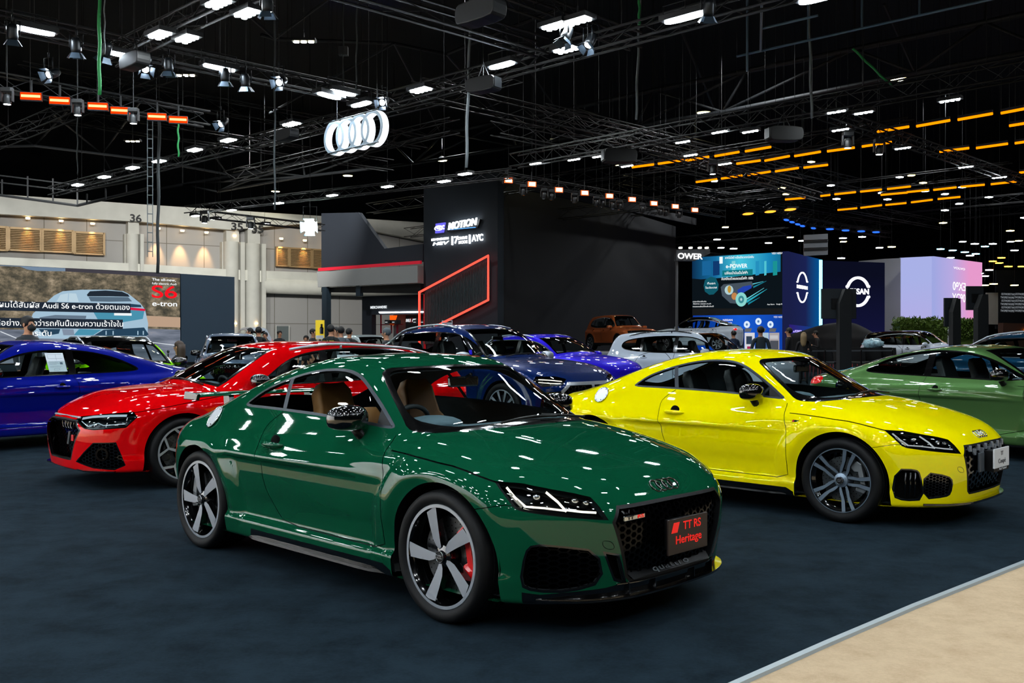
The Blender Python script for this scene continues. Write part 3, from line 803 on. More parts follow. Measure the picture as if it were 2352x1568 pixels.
    # front splitter following the plan outline
    def lip(z0,z1,out,y1,nm,m,t0=0.):
        ys=np.linspace(0,y1,24); P=sk.snap('front',[(y,z1+.02) for y in ys]); nrm=sh.normal(P); nrm[:,2]=0; nrm/=np.linalg.norm(nrm,axis=1,keepdims=True)
        taper=np.clip((y1-ys)/.12,.15,1)[:,None]
        a=P+nrm*out*taper; i_=P-nrm*.06; L=[]
        for q,z in ((i_,z1),(a,z1),(a,z0),(i_,z0)):
            w=q.copy(); w[:,2]=z; L.append(w)
        R=[[L[k][j] for k in range(4)] for j in range(len(ys))]
        full=[[p*[1,-1,1] for p in r] for r in R[::-1]][:-1]+R
        b=MB(); b.loft(full); b.build(nm,m,root,bevel=.002)
    if kind=='rs':
        lip(.178,.190,.035,.74,'splitter',BLK); lip(.245,.253,.012,.42,'splitter_brow',BLK)
        for y in (-.36,-.17,.17,.36):
            b=MB(); P=sk.snap('front',[(abs(y),.22)])[0]; b.box((P[0]+.005,y,.218),(.03,.006,.062)); b.build('splitter_fin',BLK,root)
    else:
        lip(.178,.195,.03,.70,'splitter',BLK)
    # side sill blade
    for k in (1,-1):
        b=MB(); R=[]
        for x,w in zip(np.linspace(-.62,.80,14),[.0,.03]+[.035]*10+[.03,.0]):
            y0=.87; R.append([(x,k*(y0-.06),.20),(x,k*(y0+w),.185+.0*w),(x,k*(y0+w+.004),.172),(x,k*(y0-.06),.165)])
        b.loft(R); b.build('sill_blade',GRB_,root,ang=30)
    u=MB(); u.box((.0,0,.19),(3.5,1.3,.03)); u.build('underbody',DARK,root)
    # mirrors, handles, fuel flap, emblem, wipers
    for s in (-1,1): mirror_pod(root,s,.455,s*.885,.985,BLK,SATBLK,.98)
    handle(root,sk,-.295,.787,.21,paint)
    for s in (-1,):
        c=sk.snap('side',[(-1.20,.90)])[0]; n=sh.normal(c[None])[0]; u_=np.cross(n,[0,0,1.]);u_/=np.linalg.norm(u_);v_=np.cross(n,u_)
        b=MB(); pts=[c+n*.004+u_*.082*math.cos(a)+v_*.082*math.sin(a) for a in np.linspace(0,2*math.pi,36,endpoint=False)]
        b.add(pts+[c+n*.008],[[i,(i+1)%36,36] for i in range(36)]); b.build('fuel_flap',mat('polished_alloy','#e2e8ec',.3,metal=.3),root,smooth=True)
        b=MB(); b.tube(pts,.004,6,True)
        for k in range(6): a=k*math.pi/3; q=c+n*.009+u_*.07*math.cos(a)+v_*.07*math.sin(a); b.add(*ellip(q,(.006,.006,.006),8,6))
        b.build('fuel_flap_ring',CHROME,root,smooth=True)
    emblem(root,sk,2.0,.036,BLK if kind=='rs' else CHROME,w=.0045)
    wiper(root,sk,[(1.11,-.30),(1.08,-.12),(1.07,.02),(1.075,.2)]); wiper(root,sk,[(1.08,.45),(1.06,.25),(1.05,.1)])
    # number plate, badge and lettering
    def plate(x,y,z,w,h,m,name='number_plate'):
        b=MB(); b.prism([(y+a*w/2,z+c*h/2) for a,c in chaikin([(-1,-1),(1,-1),(1,1),(-1,1)],0)],0,x-.012,x); o=b.build(name,m,root,bevel=.004); return o
    def lett(t,h,y,z,x,m,par,w=None,al='CENTER',bold=.0,sp=1.):
        o=text('plate_lettering',t,h/.72,m,par,(x,y,z),(math.pi/2,0,math.pi/2),.001,al,1.,0,sp,bold)
        if w: ww=max(v.co.x for v in o.data.vertices)-min(v.co.x for v in o.data.vertices); o.scale=(w/ww,1,1)
        return o
    if kind=='rs':
        p=plate(2.150,.0,.452,.345,.176,mat('plate_brown','#241a17',.45)); rd=mat('plate_red','#e0201c',.4,emit='#ff2018',es=.25)
        lett('TT RS',.042,.03,.498,2.1515,rd,p,.155,bold=.0006); lett('Heritage',.042,-.0,.432,2.1515,rd,p,.225,bold=.0004)
        b=MB(); b.prism([(-.148,.472),(-.098,.472),(-.078,.522),(-.128,.522)],0,2.150,2.1515); b.build('red_slash',rd,p)
        b=MB(); b.box((2.11,0,.45),(.07,.20,.15)); b.build('plate_bracket',SATBLK,root)
        q=sk.snap('front',[(.35,.572)])[0]; b=MB(); b.box((q[0]+.004,-.35,.572),(.012,.16,.024)); o=b.build('grille_badge',CHROME,root,bevel=.003); o2=lett('TT',.016,-.385,.572,q[0]+.0112,BLK,o,.05,bold=.0004); lett('RS',.016,-.305,.572,q[0]+.0112,mat('plate_red','#e0201c',.4),o,.05,bold=.0004)
        g=sk.snap('front',[(.03,.268)])[0]; b=MB(); b.add([(g[0]-.05,-.35,.30),(g[0]-.05,.35,.30),(g[0]-.006,.33,.262),(g[0]-.006,-.33,.262)],[(0,1,2,3)]); o=b.build('grille_sill',SATBLK,root); 
        lt=mat('letter_grey','#565c62',.5); t_=text('quattro_lettering','quattro',.036/.72,lt,root,(g[0]-.024,0.0,.282),(math.pi/2-.75,0,math.pi/2),.001,'CENTER',1.,0,1.1,.0005); ww=max(v.co.x for v in t_.data.vertices)-min(v.co.x for v in t_.data.vertices); t_.scale=(.31/ww,1,1)
        # rear wing
        R=[]; ys=np.linspace(-.64,.64,22)
        for y in ys:
            x0=-1.79-.05*(1-(y/.64)**2)+.02; R.append([(x0+.10,y,1.012),(x0+.05,y,1.026),(x0-.06,y,1.034),(x0-.10,y,1.030),(x0-.06,y,1.018),(x0+.05,y,1.004)])
        b=MB(); b.loft(R); w_=b.build('rear_wing',paint,root,ang=50)
        for s in (1,-1):
            b=MB(); b.prism([(-1.90,.985),(-1.70,.985),(-1.68,1.03),(-1.88,1.045)],1,s*.64,s*.665); b.build('wing_endplate',BLK,w_,bevel=.005)
            b=MB(); b.loft([[(-1.70,s*.36-.02,.88),(-1.70,s*.36+.02,.88),(-1.80,s*.36+.02,.86),(-1.80,s*.36-.02,.86)],[(-1.74,s*.36-.02,1.015),(-1.74,s*.36+.02,1.015),(-1.82,s*.36+.02,1.015),(-1.82,s*.36-.02,1.015)]]); b.build('wing_strut',BLK,w_)
    else:
        p=plate(2.165,.0,.512,.345,.152,mat('plate_white','#d5d9dc',.4)); dk=mat('plate_dark_text','#30343a',.5); lett('TT',.034,0,.545,2.1665,dk,p,.055); lett('Coupé',.036,0,.487,2.1665,dk,p,.165)
        b=MB(); b.box((2.155,0,.424),(.012,.345,.03)); o=b.build('plate_strip',SATBLK,root); lett('Audi Thailand',.016,0.03,.424,2.1625,WHT,o,.17)
        b=MB(); b.box((2.12,0,.49),(.07,.28,.16)); b.build('plate_bracket',SATBLK,root)
        b=MB(); b.box((2.09,-.24,.49),(.02,.10,.15)); b.build('radar_plate',mat('sensor_grey','#40474e',.35),root,bevel=.008)
        for s in (1,-1):
            q=sk.snap('side',[(.877,.773)])[0]; b=MB(); b.prism([(.845,.765),(.86,.765),(.868,.782),(.853,.782)],1,s*(abs(q[1])),s*(abs(q[1])+.004)); b.build('red_side_badge',mat('badge_red','#c01018',.4),root); b=MB(); b.prism([(.862,.765),(.905,.765),(.911,.778),(.87,.782)],1,s*abs(q[1]),s*(abs(q[1])+.004)); b.build('side_badge',CHROME,root)
    interior(root,dict(seatx=-.10,seatz=.24,dashx=.62,dashz=.915,mirz=1.17,mirx=.47,dashw=.66),TAN if kind=='rs' else LEATH)
    # wheels
    for s in (1,-1):
        for k in (-1,1):
            yy=.878 if s>0 else .868
            if kind=='rs': wheel(root,(s*wx,k*yy,wz),k>0,'blade',face=mat('brushed_blade','#b3bac4',.36,metal=.7),cal=REDC if s>0 else mat('grey_caliper','#8d9296',.4,metal=.6),front=(s>0)==(k<0))
            else: wheel(root,(s*wx,k*yy,.33),k>0,'double',R=.33,rim=.252,face=mat('grey_alloy','#8494a4',.36,metal=.7),cal=mat('grey_caliper','#8d9296',.4,metal=.6),front=(s>0)==(k<0))
    return sk
def car_shape(wb,front,rear,W,nose_z,cowl,roof,deck,belt,cab,tum,bottom=.18,R=.337,nd=1.,bowx=.30,flare=.022,crease=.12,hoodmid=None,nosez=(.02,.05),tailx=None,crown=1.,spinez=.62,hips=0):
    """centre line, plan and section tables of a car body from its main measures"""
    cx,cz=cowl; fx=front
    hm=hoodmid or cz-.05
    hood=[(rear-.2,deck[0][1]-.03)]+deck+[(cx-.6,belt+.03),(cx-.1,cz-.03),(cx+.15,cz-.035),((cx+fx)/2,hm-.03),(fx-.30,nose_z+(hm-nose_z)*.45),(fx-.08,nose_z),(fx+.1,nose_z-.1)]
    bz=bottom; zc=belt-crease
    sect=[(0,-.06),(bz-.02,-.02),(bz+.04,0),(bz+.11,.002),(bz+.16,-.028),(bz+.3,-.032),(zc-.14,-.016),(zc-.03,-.002),(zc,0),(zc+.03,-.008),(belt-.03,-.045),(belt+.03,-.095),(belt+.12,-.17)]
    nz=nose_z
    nose=[(0,fx-.10),(bz,fx-.04),(bz+.15,fx-.015),(nz*.7,fx),(nz-.09,fx-.005),(nz-.03,fx-.03),(nz+.1,fx-.12)]
    tz=deck[0][1]
    tail=tailx or [(0,rear+.15),(bz+.05,rear+.06),(bz+.25,rear+.01),(tz*.7,rear),(tz-.08,rear+.01),(tz+.05,rear+.06),(tz+.3,rear+.15)]
    k=W/.9
    nosedrop=[(0,0),(.3*k,.012*nd),(.5*k,.06*nd),(.65*k,.15*nd),(.78*k,.27*nd),(.88*k,.44*nd),(.97*k,.68*nd)]
    taildrop=[(0,0),(.3*k,.012*nd),(.5*k,.05*nd),(.65*k,.11*nd),(.78*k,.22*nd),(.88*k,.38*nd),(.97*k,.6*nd)]
    return dict(sm=.03,wheels=(wb/2,-wb/2),wz=R,flare=(R+.10,R+.22,flare),hood=hood,
      hcrown=[(0,0),(.3*k,.004),(.5*k,.02),(.65*k,.045),(.75*k,.075),(.85*k,.13),(1.*k,.25)],
      plan=[(rear-.1,W-.10),(rear+.3,W-.05),(-wb/2,W-.02+hips),(-.4,W-.02),(.3,W-.02),(wb/2-.1,W-.02),(fx-.35,W-.035),(fx+.1,W-.08)],
      sect=sect,nose=nose,tail=tail,nosedrop=nosedrop,taildrop=taildrop,roof=roof,
      rcrown=[(0,0),(.2*k,.005*crown),(.4*k,.02*crown),(.55*k,.042*crown),(.7*k,.075*crown),(.9*k,.14*crown)],
      cabin=[(rear,cab-.13),(rear+.4,cab-.07),(-.9,cab-.015),(-.3,cab),(.2,cab-.005),(cx-.3,cab-.035),(cx+.1,cab-.09)],
      tumble=tum,belt=belt,bow=bowx,bottom=bz,spine=(rear+.65,fx-.65),k=(.06,.10,.08),kb=.03,zc=spinez)
RS4=car_shape(2.826,2.30,-2.42,.933,.70,(1.10,1.0),[(-2.9,.75),(-2.5,.98),(-2.25,1.16),(-2.05,1.27),(-1.8,1.335),(-1.3,1.385),(-.6,1.414),(-.1,1.412),(.2,1.385),(.38,1.345),(.7,1.21),(1.1,1.01),(1.5,.79)],[(-2.35,.98),(-2.0,.98),(-1.4,.98)],.97,.80,(.42,.25))
def auto_glass(sh,xa,xb,pil,n=9):
    """outline in plan of the front (or rear) screen between two stations of the roof line"""
    sg=1 if xa>0 or xb>.5 else -1
    def pt(xe,y): return (xe-sg*sh.bow*y*y,y)
    side=[]
    for xe in np.linspace(xa,xb,n):
        y=.5
        for _ in range(6):
            x=pt(xe,y)[0]; dz=max(0,float(sh.R(xe)-sh.RC(y)-sh.belt)); y=float(sh.Y(x)-sh.tum[0]*dz-sh.tum[1]*dz*dz)-pil
        side.append((xe,y))
    ya,yb=side[0][1],side[-1][1]
    P=[pt(xa,y) for y in np.linspace(-.03,ya,8)]+[pt(a,b) for a,b in side[1:-1]]+[pt(xb,y) for y in np.linspace(yb,-.03,8)]
    P=[(a,abs(b) if b>0 else -.03) for a,b in P]
    return P
def shrink(P,d):
    Q=inset(P,d); return [(a,(-.05 if b<.02 else b)) for a,b in Q]
def make_car(root,paint,c):
    sh=Shape(c['shape']); S=c['shape']; res=c.get('res',.02); sk=Skin(sh,res); R=S['wz']; wx=S['wheels'][0]; AR=c.get('arch',R+.045)
    lod=c.get('lod',0); xr0=(-4,4)
    for s in (1,-1): sk.cut('side',arch_poly(s*wx,R,AR),'hole',xr=(s*wx-.6,s*wx+.6))
    if c.get('clad'):   # dark lower body and arch surrounds
        for s in (1,-1): sk.cut('side',arch_poly(s*wx,R,AR+c['clad']),'cladding',xr=(s*wx-.7,s*wx+.7),only=['paint'])
        sk.cut('side',[(-3,0),(3,0),(3,S['bottom']+.13),(-3,S['bottom']+.13)],'cladding',only=['paint'],nmin=-2)
    dlo=chaikin(c['dlo'],2); zr=(S['belt']-.1,2.2)
    sk.cut('side',dlo,'trim',zr=zr); dli=inset(dlo,c.get('trimw',.016)); sk.cut('side',dli,'sideglass',zr=zr)
    for p in c.get('posts',[]): sk.cut('side',p,'post',only=['sideglass'])
    xt,xb=c['ws']; ws=auto_glass(sh,xt,xb,c.get('pillar',.075)); sk.cut('top',ws,'frit',xr=(xt-.5,xb+.3),zr=(S['belt']-.15,2.2),nmin=.15)
    wi=shrink(ws,.035); sk.cut('top',wi,'windshield',xr=(xt-.5,xb+.3),zr=(S['belt']-.15,2.2),nmin=.15,only=['frit'])
    rw=None
    if 'rw' in c:
        rw=auto_glass(sh,c['rw'][0],c['rw'][1],.085); sk.cut('top',rw,'rear_frit',xr=(c['rw'][1]-.5,c['rw'][0]+.3),zr=(S['belt']-.15,2.2),nmin=.1); sk.cut('top',shrink(rw,.035),'rear_window',xr=(-4,0),zr=(S['belt']-.15,2.2),nmin=.1,only=['rear_frit'])
    if c.get('blackroof'): sk.cut('side',[(-4,c['blackroof']),(4,c['blackroof']),(4,3),(-4,3)],'roof',only=['paint'],nmin=-2)
    if 'hoodline' in c:
        hl=c['hoodline']; sk.cut('side',hl+[(3,hl[-1][1]),(3,1.6),(hl[0][0],1.6)],'hood',zr=(.5,1.4),nmin=-2,only=['paint']); sk.cut('side',strip(dens(hl,.1,False),.006),'gap',zr=(.5,1.4),nmin=.02)
    for d in c.get('doors',[]):
        dd=chaikin(d,1); sk.cut('side',dd,'door',zr=(.2,1.4),only=['paint'])
        sk.cut('side',strip(dens(chaikin(d,1,False),.06,False),.007 if lod==0 else .012),'gap',zr=(.2,S['belt']+.06),only=['paint','door','hood'])
    if 'head' in c: sk.cut('diag',inset(c['head'],-.008),'gap',xr=(1,4),zr=(.4,1.3)); sk.cut('diag',c['head'],'lens',xr=(1,4),zr=(.4,1.3))
    if 'tail' in c: sk.cut('rdiag',chaikin(c['tail'],1),'tail',xr=(-4,-1),zr=(.5,1.5))
    fr=[]
    if 'grille' in c:
        g=c['grille']; sk.cut('front',g,'grille_frame',xr=(1,4),nmin=.02); g2=[(-.03 if a<.012 else a,b) for a,b in inset(g,c.get('gframe',.016))]; sk.cut('front',g2,'hole',xr=(1,4),nmin=.02); fr=[g2]
    for e in c.get('intakes',[]): sk.cut('diag',inset(e,-.01),'black_trim',xr=(1,4),zr=(.1,1)); sk.cut('diag',e,'hole',xr=(1,4),zr=(.1,1))
    for lab,proj,poly,kw in c.get('patches',[]): sk.cut(proj,poly,lab,**kw)
    sk.normals()
    sk.emit('paint','body',paint,root); sk.emit('hood','bonnet',paint,root); sk.emit('door','door',paint,root,each=True)
    sk.emit('roof','roof_panel',BLK,root); sk.emit('cladding','cladding',c.get('cladm',SATBLK),root)
    sk.emit('trim','window_trim',c.get('trimm',TRIMG),root,each=True); sk.emit('post','window_post',BLK,root,off=.002,each=True)
    sk.emit('sideglass','side_window',c.get('glass',GLASS),root,each=True); sk.emit('windshield','windshield',WSG,root); sk.emit('frit','windshield_border',BLK,root)
    sk.emit('rear_window','rear_window',c.get('glass',GLASS),root); sk.emit('rear_frit','rear_window_border',BLK,root)
    sk.emit('lens','headlight_lens',LENS,root,each=True); sk.emit('tail','tail_lamp',REDL,root,each=True); sk.emit('grille_frame','grille_frame',c.get('gm',SATBLK),root); sk.emit('black_trim','bumper_trim',BLK,root,each=True)
    for lab,m in c.get('pm',{}).items(): sk.emit(lab,lab,m,root)
    if c.get('inner',True):
        s2=Skin(sh,.06)
        for s in (1,-1): s2.cut('side',arch_poly(s*wx,R,AR),'hole',xr=(s*wx-.6,s*wx+.6))
        s2.cut('side',dli,'hole',zr=zr); s2.cut('top',wi,'hole',xr=(xt-.5,xb+.3),zr=(S['belt']-.15,2.2),nmin=.15)
        if rw: s2.cut('top',shrink(rw,.035),'hole',xr=(-4,0),zr=(S['belt']-.15,2.2),nmin=.1)
        for e in fr: s2.cut('front',e,'hole',xr=(1,4),nmin=.02)
        for e in c.get('intakes',[]): s2.cut('diag',e,'hole',xr=(1,4),zr=(.1,1))
        if 'head' in c: s2.cut('diag',c['head'],'hole',xr=(1,4),zr=(.4,1.3))
        s2.normals(); s2.emit('paint','inner_shell',SATBLK,root,off=-.024)
    for s in (1,-1):
        a=np.linspace(-.2,math.pi+.2,40); wallstrip(sk,'side',[(s*wx+AR*math.cos(t),max(S['bottom']+.02,R+AR*math.sin(t))) for t in a],.07,'arch_lip',SATBLK,root,closed=False,d=.04)
    wells(root,sk,(wx,-wx),R,AR)
    for e in fr:
        pg=[p for p in e if p[0]>0]; backing(sk,'front',[(0,e[0][1])]+pg+[(0,e[-1][1])],.07,'grille_backing',DARK,root)
        if lod<2: hexmesh(sk,'front',inset([(0,e[0][1])]+pg+[(0,e[-1][1])],.006),c.get('gcell',.055),c.get('gmesh',BLK),root,'grille_honeycomb',bar=c.get('gcell',.055)*.14,depth=.02,off=-.02,hz=.85)
    for e in c.get('intakes',[]):
        backing(sk,'diag',e,.055,'intake_backing',DARK,root)
        if lod<2: hexmesh(sk,'diag',inset(e,.004),.05,BLK,root,'intake_honeycomb',bar=.006,depth=.02,off=-.018,hz=.7)
    if 'head' in c:
        backing(sk,'diag',c['head'],.07,'headlight_bowl',mat('lamp_bowl','#16191c',.25,metal=.6),root)
        if lod<2: wallstrip(sk,'diag',c['head'],.07,'headlight_reveal',BLK,root)
        for pts,w in c.get('drl',[]):
            q=strip(pts,w); P=sk.snap('diag',q)-np.array(PDIR['diag'])*.02; n=len(P); h=n//2
            for k in (0,1): b=MB(); b.add(mir(P) if k else P,[[i,i+1,n-2-i,n-1-i] for i in range(h-1)]); b.build('daylight_strip',c.get('drlm',DRL),root)
    u=MB(); u.box(((S['nose'][0][0]+S['tail'][0][0])/2,0,S['bottom']+.02),(S['nose'][0][0]-S['tail'][0][0]-.6,1.3,.03)); u.build('underbody',DARK,root)
    if 'mirror' in c:
        for s in (-1,1): mirror_pod(root,s,c['mirror'][0],s*c['mirror'][1],c['mirror'][2],c.get('mirm',paint),SATBLK,c.get('mirs',1.))
    for x,z in c.get('handles',[]): handle(root,sk,x,z,.2,c.get('handm',paint))
    if 'rings' in c: emblem(root,sk,c['rings'][1],c['rings'][2],CHROME,proj=c['rings'][0],w=c['rings'][2]*.13)
    if 'rails' in c:
        for s in (-1,1):
            xs=np.linspace(c['rails'][0],c['rails'][1],14); P=[]
            for i,x in enumerate(xs):
                y=c['rails'][2]; p=sk.snap('top',[(x,y)])[0]; h=.045*min(1,4*i/13,4*(13-i)/13); P.append((p[0],s*y,p[2]+h))
            b=MB(); b.tube(P,.016,8); b.tube([(P[4][0],P[4][1],P[4][2]-.05),P[4]],.014); b.build('roof_rail',c.get('railm',ALU),root,smooth=True)
    if 'antenna' in c:
        p=sk.snap('top',[(c['antenna'],.001)])[0]; b=MB(); b.loft([[(p[0]+.06,0,p[2]-.01),(p[0]-.07,.018,p[2]-.01),(p[0]-.07,-.018,p[2]-.01)],[(p[0]-.03,0,p[2]+.045),(p[0]-.07,.006,p[2]+.045),(p[0]-.07,-.006,p[2]+.045)]]); b.build('roof_antenna',BLK,root)
    if c.get('wip'): wiper(root,sk,[(xb-.0,-.45),(xb+.0,-.2),(xb+.0,.1)]); wiper(root,sk,[(xb,.1),(xb,.3),(xb-.04,.55)])
    if c.get('interior',True): interior(root,c.get('int',{}),c.get('seatm',LEATH))
    for s in (1,-1):
        for k in (-1,1):
            wheel(root,(s*wx,k*c.get('hub',.87),R),k>0,c.get('style','multi'),R=R,rim=c.get('rim',R-.075),tw=.25,face=c.get('face',ALU),side=c.get('spside',BLK),cal=c.get('cal'),front=(s>0)==(k<0),lod=lod)
    return sk
RS4C=dict(shape=RS4,res=.016,hub=.905,arch=.385,dlo=[(.62,.945),(.479,1.025),(.219,1.195),(-.03,1.285),(-.4,1.33),(-.8,1.345),(-1.2,1.33),(-1.6,1.27),(-1.85,1.17),(-1.92,1.08),(-1.7,1.01),(-.8,.975)],
 posts=[[(-.33,1.5),(-.24,1.5),(-.22,.9),(-.32,.9)],[(-1.22,1.5),(-1.14,1.5),(-1.10,.9),(-1.18,.9)]],ws=(.36,1.10),rw=(-2.1,-2.35),pillar=.07,
 hoodline=[(.70,.90),(1.0,.865),(1.318,.824),(1.847,.745),(2.045,.722),(2.25,.675)],
 doors=[[(.88,.87),(.93,.6),(.93,.30),(-.24,.30),(-.26,.6),(-.26,.985),(.6,.95)],[(-.27,.30),(-.27,.985),(-1.15,1.0),(-1.22,.8),(-1.05,.6),(-.96,.30)]],
 head=[(1.34,.668),(1.19,.599),(1.09,.590),(.79,.612),(.71,.70),(.745,.742),(.96,.726),(1.30,.69)],
 drl=[([(.80,.64),(1.0,.625),(1.06,.645),(1.17,.612),(1.27,.655)],.007),([(.80,.715),(.95,.712),(1.15,.698),(1.28,.677)],.020)],
 drlm='soft',
 grille=[(-.02,.672),(.36,.665),(.49,.575),(.31,.30),(.28,.275),(-.02,.275)],gcell=.055,
 intakes=[[(1.30,.276),(1.09,.455),(.875,.461),(.80,.257),(.89,.218),(1.10,.23)]],
 tail=[(.80,.80),(.86,.92),(1.2,.93),(1.2,.78)],mirror=(.60,.93,1.0),mirm='BLK',handles=[(-.10,.86),(-1.0,.89)],handm='BLK',
 rails=(.1,-2.0,.60),style='wye',rim=.262,
 int=dict(seatx=-.1,seatz=.30,dashx=.62,dashz=.90,mirz=1.24,mirx=.42,rearfull=True,rearx=.85),wip=True) if True else None
# ---------------------------------------------------------------- the hall
F_=2228.58; CH=1.4335; HZ=779.1
def at_d(px,py,D): return np.array([(px-1176)/F_*D,D,CH+(HZ-py)/F_*D])
def at_z(px,py,z):
    D=(z-CH)*F_/(HZ-py); return np.array([(px-1176)/F_*D,D,z])
class Plane:
    """upright wall through two points on plan; local x along it, y out of it to the viewer, z up"""
    def __init__(s,pa,da,pb,db):
        s.a=np.array([(pa-1176)/F_*da,da]); s.b=np.array([(pb-1176)/F_*db,db]); s.u=(s.b-s.a)/np.linalg.norm(s.b-s.a); s.n=np.array([s.u[1],-s.u[0]])
        s.rz=math.atan2(s.u[1],s.u[0]); s.loc=(float(s.a[0]),float(s.a[1]),0)
    def __call__(s,px,py):
        k=(px-1176)/F_; D=(s.a@s.n)/(k*s.n[0]+s.n[1]); p=np.array([k*D,D]); return (float((p-s.a)@s.u),float(CH+(HZ-py)/F_*D))
    def root(s,name): return empty(name,s.loc,s.rz)
    def poly(s,pts,m,name,parent,y0=0.,th=.03):
        q=[s(*p) for p in pts]; b=MB(); b.prism(q,1,-y0-th,-y0); return b.build(name,m,parent)
    def text(s,px,py,h,body,m,parent,name='lettering',y=.03,w=None,ext=.01,al='CENTER',shear=0.,bold=0,rot=0.,sp=1.,ref='M'):
        """h: height in photo pixels at that spot"""
        u,z=s(px,py); D=float((s.a+s.u*u)[1]); size=h/F_*D/.72
        o=text(name,body,size,m,parent,(u,-y,z),(math.pi/2,rot,0),ext,al,1.,shear,sp,bold*size)
        if w:
            u2=s(px+w,py)[0]; wd=o.dimensions.x if o.dimensions.x>0 else 1
            bpy.context.view_layer.update(); wd=max(v.co.x for v in o.data.vertices)-min(v.co.x for v in o.data.vertices)
            o.scale=((u2-u)/wd,1,1)
        return o
def gnoise(name,stops,scale,strength,stretch=(1,1,1),detail=8,rough=.6):
    if name in MATS: return MATS[name]
    m=bpy.data.materials.new(name); m.use_nodes=True; nt=m.node_tree; nt.nodes.clear(); N=nt.nodes.new; L=nt.links.new
    tc=N('ShaderNodeTexCoord'); mp=N('ShaderNodeMapping'); mp.inputs['Scale'].default_value=stretch; nz=N('ShaderNodeTexNoise'); nz.inputs['Scale'].default_value=scale; nz.inputs['Detail'].default_value=detail; nz.inputs['Roughness'].default_value=rough
    r=N('ShaderNodeValToRGB'); e=N('ShaderNodeEmission'); o=N('ShaderNodeOutputMaterial')
    L(tc.outputs['Object'],mp.inputs[0]); L(mp.outputs[0],nz.inputs['Vector']); L(nz.outputs['Fac'],r.inputs[0]); L(r.outputs[0],e.inputs[0]); L(e.outputs[0],o.inputs[0]); e.inputs[1].default_value=strength*.72
    while len(r.color_ramp.elements)<len(stops): r.color_ramp.elements.new(.5)
    for el,(p,c) in zip(r.color_ramp.elements,stops): el.position=p; el.color=(*srgb(c),1)
    MATS[name]=m; return m
def ggrad(name,c1,c2,x1,x2,strength,axis=0,stops=None):
    """screen picture: colour runs along a local axis"""
    if name in MATS: return MATS[name]
    m=bpy.data.materials.new(name); m.use_nodes=True; nt=m.node_tree; nt.nodes.clear(); N=nt.nodes.new; L=nt.links.new
    tc=N('ShaderNodeTexCoord'); sp=N('ShaderNodeSeparateXYZ'); mr=N('ShaderNodeMapRange'); mr.inputs['From Min'].default_value=x1; mr.inputs['From Max'].default_value=x2
    r=N('ShaderNodeValToRGB'); e=N('ShaderNodeEmission'); o=N('ShaderNodeOutputMaterial'); e.inputs[1].default_value=strength*.72
    L(tc.outputs['Object'],sp.inputs[0]); L(sp.outputs[axis],mr.inputs['Value']); L(mr.outputs[0],r.inputs[0]); L(r.outputs[0],e.inputs[0]); L(e.outputs[0],o.inputs[0])
    st=stops or [(0,c1),(1,c2)]
    while len(r.color_ramp.elements)<len(st): r.color_ramp.elements.new(.5)
    for el,(p,c) in zip(r.color_ramp.elements,st): el.position=p; el.color=(*srgb(c),1)
    MATS[name]=m; return m
def concrete(name,c,tile=None,mort='#6d6a62'):
    m=mat(name,c,.75,var=(1.2,.07)); 
    if tile:
        nt=m.node_tree; b=nt.nodes['Principled BSDF']; br=nt.nodes.new('ShaderNodeTexBrick'); tc=nt.nodes.new('ShaderNodeTexCoord'); mp=nt.nodes.new('ShaderNodeMapping'); mp.inputs['Rotation'].default_value=(math.pi/2,0,0)
        nt.links.new(tc.outputs['Object'],mp.inputs[0]); nt.links.new(mp.outputs[0],br.inputs['Vector']); br.offset=0; br.inputs['Scale'].default_value=1; br.inputs['Mortar Size'].default_value=.025; br.inputs['Brick Width'].default_value=tile[0]; br.inputs['Row Height'].default_value=tile[1]
        k=srgb(c); br.inputs['Color1'].default_value=(*k,1); br.inputs['Color2'].default_value=(*[v*.94 for v in k],1); br.inputs['Mortar'].default_value=(*srgb(mort),1)
        nt.links.new(br.outputs['Color'],b.inputs['Base Color'])
    return m
def st(o): return tag(o,kind='structure')
